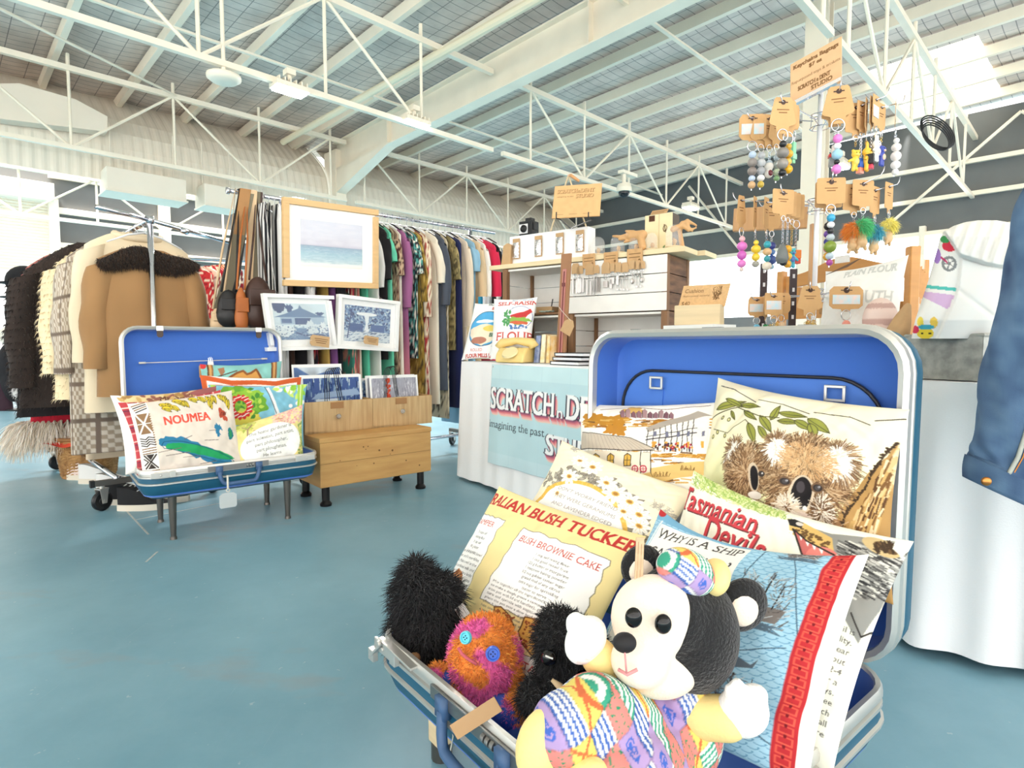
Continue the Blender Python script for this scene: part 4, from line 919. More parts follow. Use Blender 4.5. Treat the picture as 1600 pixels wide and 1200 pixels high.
def p_map(c, M):
    c.rect(0, 0, c.asp, 1, (132, 192, 214)); c.mottle(.1, 14, 4); r = random.Random(4)
    c.ell(.42, .72, .36, .26, (110, 168, 60), wob=.1, seed=2); c.ell(.45, .78, .3, .14, (150, 196, 70), wob=.2, seed=5); c.ell(.50, .5, .2, .12, (228, 214, 90), wob=.2, seed=3)
    for i in range(40): c.leaf(r.uniform(.1, .7), r.uniform(.5, .95), .09, .03, r.uniform(0, 6.28), [(122, 186, 64), (190, 214, 90), (76, 140, 60)][i % 3])
    for i in range(16):
        a = i*.42; x = .42+.13*math.cos(a); y = .66+.14*math.sin(a); c.ell(x, y, .05, .032, (216, 58, 56), a); c.line([(x-.03, y-.01), (x+.03, y+.015)], .014, (250, 246, 240))
    c.poly([(.80, .95), (.85, .97), (.96, .66), (1.05, .45), (1.1, .3), (.96, .32), (.92, .6)], (246, 246, 246)); c.line([(.79, .97), (.95, .55)], .012, (70, 76, 84))
    for i in range(26):
        x = r.uniform(1.0, c.asp-.1); y = r.uniform(.82, 1); c.leaf(x, y, .12, .035, r.uniform(0, 6.28), [(150, 206, 76), (206, 230, 120), (250, 250, 240)][i % 3])
    for x, y in ((1.18, .66), (1.3, .7), (1.36, .62), (1.26, .55), (1.42, .72), (1.34, .5)): c.ell(x, y, .035, .03, (250, 250, 250))
    c.rect(c.asp-.16, .3, c.asp-.06, 1, (170, 214, 90)); c.line([(c.asp-.11, .3), (c.asp-.11, 1)], .02, (226, 240, 180)); c.rect(.03, .5, .1, 1, (170, 214, 90))
cs1('bright green and blue tropical island cushion behind the gardener cushion', [(325, 601), (480, 600), (476, 705), (330, 712)], (.32, .32, .23, .23), 190, 130, (132, 192, 214), p_map, thick=.07, seed=6, pinch=.03)
def p_mess(c, M):
    c.rect(0, 0, c.asp, 1, (252, 248, 240)); c.rect(.12, .84, c.asp, 1, (232, 206, 156)); c.mottle(.05, 12, 2); c.text('MESSAGES', .55, .86, .11, (110, 72, 52), serif=.05, bold=.02)
    r = random.Random(3)
    for i in range(40): c.leaf(r.uniform(.1, c.asp), r.uniform(.88, 1), .1, .03, r.uniform(0, 6), [(150, 96, 84), (176, 136, 84), (206, 170, 110)][i % 3])
    c.poly([(c.asp-.4, .95), (c.asp-.25, 1), (c.asp, 1), (c.asp, .7), (c.asp-.1, .8)], (162, 96, 96))
cs1('cream lettered cushion with white side, rearmost of the left pile in the small suitcase', [(172, 618), (338, 603), (352, 730), (196, 742)], (.25, .27, .16, .16), 150, 115, (252, 248, 240), p_mess, thick=.10, seed=8, pinch=.04)
def p_tartan(c, M):
    c.rect(0, 0, c.asp, 1, (206, 78, 84)); st = .23
    for k in range(14):
        x = .12+k*st; c.rect(x, 0, x+.07, 1, (150, 58, 78), .55); c.rect(x+.09, 0, x+.105, 1, (244, 226, 214)); c.rect(x-.03, 0, x-.015, 1, (236, 206, 196), .7); c.rect(x+.05, 0, x+.06, 1, (62, 50, 84), .6)
        c.rect(0, x, c.asp, x+.07, (150, 58, 78), .55); c.rect(0, x+.09, c.asp, x+.105, (244, 226, 214)); c.rect(0, x-.03, c.asp, x-.015, (236, 206, 196), .7); c.rect(0, x+.05, c.asp, x+.06, (62, 50, 84), .6)
cs1('red tartan cushion, its left edge showing behind the island map cushion', [(184, 629), (345, 609), (366, 728), (214, 744)], (.19, .21, .10, .10), 150, 120, (206, 78, 84), p_tartan, thick=.06, seed=9, pinch=.05)
def p_noumea(c, M):
    c.rect(0, 0, c.asp, 1, (233, 220, 206)); c.mottle(.025, 20, 3); r = random.Random(12); k = (64, 56, 52); bw = (150, 116, 84)
    c.rect(0, 0, .21, 1, (250, 245, 240))
    y = .97
    for seg in ('s', 'x', 'w', 'l', 'd', 'l'):
        if seg == 's':
            for i in range(4): c.line([(.03+.01*i, y-.02-.028*i), (.19, y+.02-.028*i)], .014, k if i % 2 else bw)
            y -= .13
        elif seg == 'x':
            c.rect(.04, y-.26, .2, y, bw); c.line([(.05, y-.25), (.19, y-.01)], .02, (250, 245, 240)); c.line([(.05, y-.01), (.19, y-.25)], .02, (250, 245, 240)); c.line([(.05, y-.13), (.2, y-.13)], .012, (250, 245, 240))
            for i in range(14): c.poly([(.2, y-.03*i), (.22, y-.015-.03*i), (.2, y-.03-.03*i)], bw)
            y -= .28
        elif seg == 'w':
            for i in range(4): c.line([(.04, y-.03-.03*i), (.1, y-.05-.03*i), (.14, y-.02-.03*i), (.2, y-.04-.03*i)], .014, k)
            y -= .15
        elif seg == 'l':
            for i in range(3): c.line([(.04, y-.02-.03*i), (.2, y-.01-.03*i)], .013, bw)
            y -= .1
        else:
            c.line([(.05, y-.16), (.19, y)], .018, k); c.line([(.05, y), (.19, y-.16)], .018, k); c.poly([(.07, y-.17), (.17, y-.17), (.12, y-.10)], k); c.poly([(.07, y+.01), (.17, y+.01), (.12, y-.06)], k); c.line([(.04, y-.12), (.09, y-.08), (.04, y-.04)], .014, k); y -= .18
    for x, yy, a in ((.34, .94, -.4), (.42, .95, -.9), (.36, .88, -.2), (.46, .9, -.6), (.55, .95, -.5), (.62, .96, -1.0), (.70, .97, -.3), (.82, .98, -.7), (.92, .97, -.9), (1.0, .98, -1.2), (1.08, .97, -.8), (1.16, .95, -1.3), (1.2, .9, -1.5), (.5, .97, -.2), (.95, .92, -1.4)):
        c.leaf(x, yy, .14, .035, a, (240, 208, 60), (60, 54, 34)); c.leaf(x+.03, yy-.01, .1, .02, a-.4, (216, 196, 70), (60, 54, 34))
    for i in range(14): x = 1.1+r.uniform(-.03, .06); c.ell(x, .72+r.uniform(-.07, .06), .02, .03, (196, 86, 62)); c.line([(x, .7), (x+.02, .74)], .008, (110, 50, 40))
    for o, cc in ((.008, (250, 240, 230)), (0, (232, 88, 70))): c.text('NOUMEA', .36+o, .66+o, .15, cc, bold=.03, fit=.56)
    isl = [(.27, .43), (.30, .47), (.40, .47), (.52, .45), (.70, .38), (.86, .31), (.98, .25), (1.10, .18), (1.16, .12), (1.08, .11), (.92, .14), (.78, .20), (.66, .24), (.52, .30), (.38, .36), (.29, .38)]
    def wob(p, a): return [(x+r.uniform(-a, a), y+r.uniform(-a, a)) for x, y in p]
    big = []
    for (x1, y1), (x2, y2) in zip(isl, isl[1:]+isl[:1]):
        for t in (0, .33, .66): big.append((x1+(x2-x1)*t, y1+(y2-y1)*t))
    cx, cy = .7, .3; c.poly([(cx+(x-cx)*1.07, cy+(y-cy)*1.25) for x, y in wob(big, .012)], (52, 126, 164)); c.poly([(cx+(x-cx)*.97+.03, cy+(y-cy)*.72) for x, y in wob(big, .008)], (40, 160, 96)); c.line([(cx+(x-cx)*.99, cy+(y-cy)*.9) for x, y in big+big[:1]], .008, (30, 80, 110))
    c.ell(1.0, .53, .045, .075, (52, 126, 164), wob=.15, seed=1); c.ell(1.03, .50, .02, .03, (233, 220, 206)); c.ell(1.17, .47, .04, .07, (40, 120, 130), wob=.1, seed=2); c.ell(1.17, .47, .02, .045, (50, 150, 100))
    for a, b in (((.22, .33), (.5, .36)), ((.3, .28), (.6, .30)), ((.5, .24), (.72, .24)), ((.7, .14), (.92, .16)), ((.8, .42), (.98, .41)), ((.88, .53), (.97, .53)), ((.55, .46), (.65, .49)), ((.85, .10), (1.0, .12))): c.line([a, b], .007, (120, 104, 96))
cs1('beige island map cushion lettered NOUMEA in orange, front left in the small suitcase', [(199, 631), (362, 610), (384, 738), (224, 752)], (.12, .15, .035, .035), 260, 200, (233, 220, 206), p_noumea, thick=.085, seed=10, pinch=.02)
def p_garden(c, M):
    c.rect(0, 0, c.asp, 1, (244, 226, 150)); c.mottle(.06, 12, 5); r = random.Random(14)
    for i in range(260): x = r.uniform(.62, 1.2); y = r.uniform(.72, 1.0); c.ell(x, y, .02, .016, [(240, 196, 180), (232, 170, 160), (246, 214, 190)][i % 3])
    for i in range(70): c.leaf(r.uniform(1.06, 1.2), r.uniform(.1, .7), .07, .02, r.uniform(0, 6), [(186, 196, 110), (214, 214, 130), (150, 170, 96)][i % 3])
    for i in range(60): c.leaf(r.uniform(.05, .3), r.uniform(.86, 1), .08, .02, r.uniform(0, 6), [(206, 206, 110), (176, 186, 90)][i % 2])
    c.line([(.2, .72), (.22, .84), (.3, .92)], .025, (166, 140, 110)); c.line([(.22, .84), (.14, .92)], .016, (166, 140, 110)); c.line([(.3, .78), (.48, .77)], .012, (170, 146, 110)); c.line([(.68, .88), (.78, .86)], .014, (198, 120, 100))
    c.ell(.57, .42, .53, .40, (252, 250, 244)); g = (120, 116, 110)
    for i, t in enumerate(['The home gardener is', 'part scientist, part artist,', 'part philosopher,', 'part ploughman.', 'He learns', 'by doing']): c.text(t, .57, .68-.115*i, .088, g, al='c', sx=.92, serif=.03)
cs1('small yellow cushion with a verse about the home gardener, front right in the small suitcase', [(362, 668), (473, 632), (475, 722), (374, 738)], (.10, .10, .03, .03), 170, 145, (244, 226, 150), p_garden, thick=.075, seed=11, pinch=.025)
# ================================================================ SOFT TOYS in the large suitcase
M_furblack = mat('black plush', (24, 23, 25), .9, var=.3, scale=60, bump=.5, bscale=220, sheen=.25)
M_cream = mat('cream velour', (250, 232, 212), .9, bump=.25, bscale=300, sheen=.2)
M_mitt = mat('white fleece', (250, 248, 244), .95, bump=.4, bscale=240, sheen=.2)
M_yellow = mat('soft yellow cotton', (250, 222, 150), .85, bump=.15, bscale=160)
M_bead = mat('black bead', (14, 12, 12), .08)
def Rzxy(yaw=0, roll=0, pitch=0): return Matrix.Rotation(yaw, 3, 'Z') @ Matrix.Rotation(roll, 3, 'Y') @ Matrix.Rotation(pitch, 3, 'X')
def blob(shapes, vox=.006, smooth=6):
    """one continuous skin around overlapping ellipsoids (c, radii, R) / limbs (list of points, list of radii)"""
    m = MB()
    for s in shapes:
        if s[0] == 'e': m.ell(s[1], s[2], s[3] if len(s) > 3 else None, 24, 16)
        else:
            m.tube(s[1], s[2], 14)
            for p, r in zip(s[1], s[2]): m.ell(p, r, None, 14, 10)
    me = bpy.data.meshes.new('b'); me.from_pydata(m.v, [], m.f); o = bpy.data.objects.new('b', me); C.objects.link(o)
    bm = bmesh.new(); bm.from_mesh(me); bmesh.ops.recalc_face_normals(bm, faces=bm.faces[:]); bm.to_mesh(me); bm.free()
    md = o.modifiers.new('r', 'REMESH'); md.mode = 'VOXEL'; md.voxel_size = vox
    if smooth: sm = o.modifiers.new('s', 'SMOOTH'); sm.iterations = smooth; sm.factor = .6
    dg = bpy.context.evaluated_depsgraph_get(); e = o.evaluated_get(dg); me2 = bpy.data.meshes.new_from_object(e); me2.calc_loop_triangles()
    n = len(me2.vertices); v = np.empty(n*3); me2.vertices.foreach_get('co', v); nn = np.empty(n*3); me2.vertices.foreach_get('normal', nn)
    f = np.array([list(p.vertices) if len(p.vertices) == 4 else list(p.vertices)+[p.vertices[-1]] for p in me2.polygons if len(p.vertices) in (3, 4)])
    f = np.array([x for x in f if len(set(x)) == 4], dtype=int) if len(f) else f
    bpy.data.objects.remove(o); bpy.data.meshes.remove(me2)
    return v.reshape(-1, 3), f, nn.reshape(-1, 3)
def furry(name, shapes, n, L, cols, parent, vox=.008, wd=.0016, seed=1, colfn=None, droop=.3, jit=.5):
    v, f, nn = blob(shapes, vox); base = np.array(cols).mean(0)/255*.85
    col = np.tile(base, (len(v), 1)) if colfn is None else colfn(v)
    hv, hf, hc = fur(v, nn, n, L, wd, cols, seed, droop, jit)
    if colfn is not None: hc = np.repeat(np.clip(colfn(hv[::6])*np.random.default_rng(seed).uniform(.85, 1.12, (n, 1)), 0, 1), 6, 0)
    return raw_mesh(name, np.concatenate([v, hv]), np.concatenate([f, hf+len(v)]), vmat('long fur', .8, 0, sheen=.15), col=np.concatenate([col, hc]), parent=parent)
def lab(a, b, z):  # a place inside the large suitcase: along the front, back from it, height
    return F2+u2*a+v2*b+Z*(z-F2.z)
BK = [(22, 21, 23), (34, 33, 36), (14, 13, 15), (48, 47, 50)]
# ---- long-haired black creature at the far corner
def E(px, py, Y, rx, ry, rz, R=None): return ('e', P(px, py, Y), (rx*Y/FPX, ry*Y/FPX, rz*Y/FPX), R)
Y = 1.22
t = thing('shaggy_toy', 'shaggy black long-haired toy at the far left corner of the large suitcase', 'soft toy', (P(665, 1000, Y).x, Y, .15))
furry('body', [E(668, 985, Y, 46, 40, 58), E(655, 930, Y, 36, 34, 44), E(650, 893, Y, 18, 18, 18), E(690, 930, Y, 26, 26, 30), E(640, 985, Y, 24, 24, 40)], 9000, .034, BK, t, seed=3, wd=.0022)
m = MB(); c = P(722, 955, Y-.02); m.box(c, (.022, .004, .03), (.8, .3, .5), (-.2, .9, 0)); m.out('sewn_label', mat('white satin label', (225, 226, 224), .5), t)
m = MB(); m.ell(P(648, 1027, Y-.07), (.012, .008, .01)); m.out('nose', mat('tan felt', (160, 120, 84), .9), t, smooth=True)
# ---- orange and pink monster
Y = 1.09
t = thing('monster_toy', 'fluffy orange and pink egg-shaped toy with odd button eyes beside the front rim', 'soft toy', (P(757, 1100, Y).x, Y, .14))
def mcol(v):
    n = np.array([mnoise.noise(Vector((x*26, y*26, z*20+3))) for x, y, z in v]); k = np.clip((n+.02)*9, 0, 1)[:, None]
    return np.array([250, 156, 70])/255*(1-k)+np.array([240, 110, 178])/255*k
furry('body', [E(757, 1035, Y, 58, 50, 74), E(757, 1075, Y, 62, 52, 48), E(758, 1000, Y, 44, 40, 38)], 12000, .010, [(250, 156, 70)], t, vox=.006, wd=.002, seed=4, colfn=mcol, droop=.05, jit=.6)
furry('hand', [E(684, 1054, Y-.01, 15, 13, 16)], 1200, .009, [(240, 120, 110)], t, vox=.004, wd=.0016, seed=5, colfn=lambda v: mcol(v+np.array([.3, 0, 0])), droop=.05)
furry('hand', [E(806, 1108, Y-.09, 19, 15, 22)], 2200, .009, [(240, 120, 110)], t, vox=.004, wd=.0016, seed=6, colfn=lambda v: mcol(v+np.array([.1, .2, 0])), droop=.05)
M_royal = mat('royal blue cotton', (62, 92, 190), .8, bump=.2, bscale=200)
v, f, nn = blob([E(757, 1110, Y, 62, 52, 32), ('l', [P(770, 1110, Y-.04), P(800, 1112, Y-.085)], [.034, .026]), ('l', [P(735, 1075, Y-.02), P(700, 1060, Y-.015)], [.025, .017])], .005); raw_mesh('trousers', v, f, M_royal, parent=t)
def button(px, py, Yb, r, m_, parent, nrm):
    c = P(px, py, Yb); nrm = Vector(nrm).normalized(); b = MB(); b.lathe([(0, .004), (r*.62, .004), (r*.72, .0065), (r*.92, .0065), (r, .003), (r, 0), (0, 0)], c, nrm, 22); o = b.out('button_eye', m_, parent, auto=.7)
    x = nrm.orthogonal().normalized(); y = nrm.cross(x); b = MB()
    for i in (-1, 1):
        for j in (-1, 1): b.cyl(c+(x*i+y*j)*r*.2+nrm*.003, c+(x*i+y*j)*r*.2+nrm*.005, r*.1, 8)
    b.out('button_hole', mat('navy thread', (30, 40, 90), .8), o)
button(770, 1021, Y-.072, .0135, mat('blue button', (58, 104, 214), .25), t, (.1, -1, .25)); button(729, 996, Y-.066, .0115, mat('sky blue button', (96, 206, 224), .3), t, (-.6, -1, .35))
m = MB(); m.tube([P(716, 1012, Y-.062), P(722, 1022, Y-.068), P(732, 1030, Y-.074), P(745, 1038, Y-.08)], .003, 6); m.out('mouth', mat('rose thread', (206, 96, 110), .8), t, smooth=True)
# kraft strip tag tied over the rim in front of the monster
c0 = P(703, 1133, .90); c1 = P(772, 1088, .89); X = (c1-c0); nrm = Vector((.1, -1, .45)).normalized(); Yv = nrm.cross(X).normalized()*.024
def p_strip(cv): cv.lines(['One of a kind monster', 'made from pre-loved cloth'], .3, .55, .28, (92, 66, 40), lead=1.4, rot=0)
cv = Cv(150, 44, (190, 152, 112)); cv.mottle(.05, 10, 2); cv.lines(['Hi! I am the Pocket Pal', 'made from pre-loved cloth'], .15, .58, .24, (92, 66, 40), lead=1.5)
o = patch('hang_tag', c0, X, -Yv, cv, rim=(190, 152, 112)); tag(o, 'kraft strip tag lying slantwise over the rim below the orange toy', 'tag')
m = MB(); m.tube([P(706, 1130, .99), P(708, 1150, .985), P(704, 1172, .985), P(699, 1186, .99), P(707, 1196, .99)], .0012, 5); m.tube([P(706, 1130, .99), P(716, 1105, 1.0), P(726, 1090, 1.01)], .001, 5); m.out('tag_string', M_string, o, smooth=True)
# ---- second black creature, between the monster and the bear
Y = .99
t = thing('shaggy_toy', 'black furry toy with slit bead eyes between the orange toy and the bear', 'soft toy', (P(890, 1080, Y).x, Y, .14))
furry('body', [E(900, 1040, Y, 58, 44, 62), E(880, 1000, Y, 44, 40, 44), E(868, 968, Y+.02, 22, 20, 20), E(850, 1085, Y, 34, 30, 28), E(925, 1075, Y, 46, 40, 40), ('l', [P(860, 1085, Y-.03), P(830, 1095, Y-.05)], [.03, .02])], 9000, .020, BK, t, seed=8, wd=.0017)
for px, py in ((858, 1028), (912, 1060)):
    m = MB(); m.lathe([(0, .006), (.010, .004), (.013, 0), (0, 0)], P(px, py, Y-.068), (-.1, -1, .2), 18); g = m.out('bead_eye', M_bead, t, smooth=True)
    m = MB(); c = P(px, py-1, Y-.0755); m.box(c, (.012, .0015, .0022), (1, -.1, -.35), (0, 1, 0)); m.out('eye_glint', M_mitt, g)
m = MB(); m.tube([P(862, 1062, Y-.066), P(875, 1073, Y-.072), P(888, 1088, Y-.07)], [.003, .006, .004], 8); m.out('mouth', mat('pale tan felt', (206, 178, 140), .9), t, smooth=True)
# ---- black and cream plush bear in a patchwork playsuit
Y = .80; k = Y/FPX
t = thing('plush_bear', 'black and cream plush bear in patchwork overalls and cap, arms spread, front right', 'soft toy', (P(1040, 1180, Y).x, Y, .15))
def e(px, py, dy, rx, ry, rz, R=None): return ('e', P(px, py, Y+dy), (rx*k, ry*k, rz*k), R)
v, f, nn = blob([e(1072, 985, 0, 82, 84, 100), e(1048, 960, -.01, 70, 76, 76)], .005); hd = raw_mesh('head', v, f, M_furblack, parent=t)
v, f, nn = blob([e(1020, 965, -.045, 64, 46, 66), e(1030, 1045, -.04, 60, 46, 42), e(1000, 1032, -.068, 44, 40, 38)], .0045, 5); raw_mesh('face', v, f, M_cream, parent=hd)
for px, py, dy in ((990, 965, -.108), (1036, 975, -.098)):
    m = MB(); m.ell(P(px, py, Y+dy), (.0105, .008, .0125), None, 18, 12); g = m.out('eye', M_bead, hd, smooth=True)
m = MB(); m.ell(P(976, 1004, Y-.108), (.0145, .012, .012), None, 18, 12); m.out('nose', mat('black felt nose', (30, 28, 30), .7), hd, smooth=True)
m = MB(); m.tube([P(966, 1046, Y-.106), P(980, 1054, Y-.113), P(996, 1046, Y-.112)], .0022, 6); m.tube([P(976, 1016, Y-.116), P(979, 1052, Y-.114)], .0013, 6); m.out('mouth', mat('rose pink stitching', (226, 150, 150), .8), hd, smooth=True)
for px, py, r, dy in ((1003, 885, 36, -.0), (1160, 945, 44, .0)):
    c = P(px, py, Y+dy+.01); m = MB(); m.ell(c, (r*k, r*k*.45, r*k), Rzxy(.2, 0, 0), 22, 14); g = m.out('ear', M_furblack, hd, smooth=True)
    m = MB(); m.ell(c+Vector((-.002, -r*k*.30, -.002)), (r*k*.62, r*k*.22, r*k*.62), Rzxy(.2, 0, 0), 18, 12); m.out('inner_ear', M_cream, g, smooth=True)
# patchwork
PW = [((64, 160, 132), (240, 240, 236)), ((70, 104, 176), (240, 240, 236)), ((226, 136, 128), (50, 140, 104)), ((226, 208, 110), (214, 112, 70)), ((176, 150, 196), (70, 104, 190))]
def pwcol(v, s=.031, rot=.3, o=(0, 0)):
    x = v[:, 0]*math.cos(rot)+v[:, 2]*math.sin(rot)+o[0]+.4*v[:, 1]; z = -v[:, 0]*math.sin(rot)+v[:, 2]*math.cos(rot)+o[1]-.3*v[:, 1]
    i = np.floor(x/s).astype(int); j = np.floor(z/s).astype(int); fx = x/s-i; fz = z/s-j; ty = (i*2+j*3+(i*j)%2) % 5; out = np.zeros((len(v), 3))
    for q in range(5):
        a, b = PW[q]; mk = ty == q
        if q == 0: on = (np.floor(fz*8).astype(int) % 2) == 0
        elif q == 1: on = (np.floor(fx*8).astype(int) % 2) == 0
        elif q == 2: on = ~((np.sin(fx*17+3*np.sin(fz*9))*np.sin(fz*15)) > .62)
        elif q == 3: on = ~((np.abs(fx-fz) < .1) | (np.abs(fx+fz-1) < .1))
        else: on = ~((np.hypot(fx-.5, fz-.5) < .24) & ((np.hypot(fx-.5, fz-.5) > .17) | (np.hypot(fx-.5, fz-.5) < .12)))
        out[mk] = np.where(on[mk][:, None], np.array(a)/255, np.array(b)/255)
    seam = (np.minimum(fx, 1-fx) < .03) | (np.minimum(fz, 1-fz) < .03); out[seam] *= .85
    return out
M_print = vmat('patchwork cotton', .85, .08)
v, f, nn = blob([e(1035, 1150, -.02, 95, 70, 78), e(1020, 1100, -.01, 72, 58, 50), ('l', [P(990, 1160, Y-.05), P(930, 1125, Y-.10), P(885, 1140, Y-.13)], [.062, .055, .044]), ('l', [P(1015, 1190, Y-.06), P(985, 1205, Y-.12), P(950, 1222, Y-.15)], [.06, .052, .042]), ('l', [P(1000, 1085, Y-.03), P(975, 1065, Y-.055)], [.018, .013]), ('l', [P(1060, 1100, Y-.045), P(1085, 1085, Y-.035)], [.02, .016])], .0026, 4)
raw_mesh('overalls', v, f, M_print, col=pwcol(v), parent=t)
v, f, nn = blob([e(845, 1165, -.14, 34, 30, 52, Rzxy(0, .25, 0)), e(858, 1130, -.13, 24, 24, 26)], .005); raw_mesh('foot', v, f, M_yellow, parent=t)
v, f, nn = blob([e(918, 1232, -.17, 34, 30, 42, Rzxy(0, .3, 0)), e(935, 1215, -.16, 24, 24, 26)], .005); raw_mesh('foot', v, f, M_yellow, parent=t)
v, f, nn = blob([('l', [P(990, 1085, Y-.02), P(960, 1058, Y-.03), P(935, 1025, Y-.045)], [.030, .027, .025])], .005); raw_mesh('sleeve', v, f, M_yellow, parent=t)
v, f, nn = blob([('l', [P(1060, 1110, Y-.02), P(1095, 1120, Y-.045), P(1135, 1122, Y-.06)], [.032, .029, .029])], .005); raw_mesh('sleeve', v, f, M_yellow, parent=t)
v, f, nn = blob([e(915, 1000, -.05, 30, 26, 40, Rzxy(0, .55, 0)), e(900, 975, -.055, 17, 16, 19), e(935, 985, -.06, 11, 11, 14)], .0045); raw_mesh('mitten', v, f, M_mitt, parent=t)
v, f, nn = blob([e(1160, 1112, -.065, 40, 30, 38), e(1178, 1085, -.065, 22, 18, 16), e(1152, 1072, -.07, 11, 11, 14), e(1140, 1078, -.07, 9, 10, 10)], .0045); raw_mesh('mitten', v, f, M_mitt, parent=t)
# cap
v, f, nn = blob([e(1072, 893, -.025, 46, 44, 34, Rzxy(0, .4, 0)), e(1060, 885, -.04, 34, 30, 28)], .0026, 4); cp = raw_mesh('cap', v, f, M_print, col=pwcol(v, .028, .9), parent=t)
v, f, nn = blob([e(1116, 902, -.02, 22, 34, 30, Rzxy(0, .4, 0))], .004); raw_mesh('cap_band', v, f, M_yellow, parent=cp)
# narrow kraft tag hanging over the bear's ear
cv = Cv(14, 100, (206, 174, 140)); cv.mottle(.05, 20, 1); cv.line([(.04, .05), (.045, .9)], .008, (150, 116, 84)); cv.line([(.09, .1), (.095, .85)], .008, (150, 116, 84))
o = patch('hang_tag', P(991, 915, Y-.045), Vector((.011, 0, .0005)), P(994, 840, Y-.03)-P(991, 915, Y-.045), cv, rim=(206, 174, 140)); tag(o, 'narrow upright kraft tag hanging over the left ear of the plush bear', 'tag')
# ================================================================ CLOTHES RACKS
M_wheel = mat('black caster tyre', (28, 28, 30), .35)
def caster(pt, parent, name='caster'):
    """pt = floor contact"""
    pt = Vector(pt); r = .052; m = MB(); ax = Vector((.8, -.3, 0)).normalized(); c = pt+Z*r
    m.lathe([(0, -.014), (.02, -.014), (.022, -.012), (r-.008, -.013), (r, -.007), (r, .007), (r-.008, .013), (.022, .012), (.02, .014), (0, .014)], c, ax, 24); w = m.out('caster_wheel', M_wheel, parent, auto=.6)
    m = MB()
    for s in (-1, 1): m.slab([c+ax*(.019*s)+d for d in (Vector((0, 0, -.012))+ax.cross(Z)*.012, Vector((0, 0, -.012))-ax.cross(Z)*.012, Z*.062-ax.cross(Z)*.022, Z*.062+ax.cross(Z)*.022)], ax*.003*s)
    m.box(c+Z*.064, (.046, .046, .006), ax, ax.cross(Z)*-1, Z); m.cyl(c-ax*.024, c+ax*.024, .007, 8); m.cyl(c+Z*.06, c+Z*.085, .012, 10); m.out('caster_fork', M_alu, parent)
def hanger(c, wd, label, group, col=(235, 235, 236), w=.2, wire=True):
    """clothes hanger hooked over a rail point c, shoulders along wd"""
    t = thing('clothes_hanger', label, 'hanger', c-Z*.1, 0, group); wd = Vector(wd).normalized(); m = MB(); pts = []
    for i in range(10):
        a = -.6+i/9*(PI+.6); pts.append(c+wd*(.017*math.cos(a))+Z*(-.003+.017*math.sin(a)))
    pts += [c-wd*.017-Z*.012, c-wd*.004-Z*.028, c-Z*.055]
    m.tube(pts, .0018, 6); m.out('hook', M_chrome, t, smooth=True)
    m = MB(); m.tube([c-Z*.055, c+wd*(.45*w)-Z*.075, c+wd*w-Z*.125], [.006, .006, .004], 6); m.tube([c-Z*.055, c-wd*(.45*w)-Z*.075, c-wd*w-Z*.125], [.006, .006, .004], 6); m.out('shoulder_bar', mat('hanger %d %d %d' % col, col, .45), t, smooth=True)
    return t
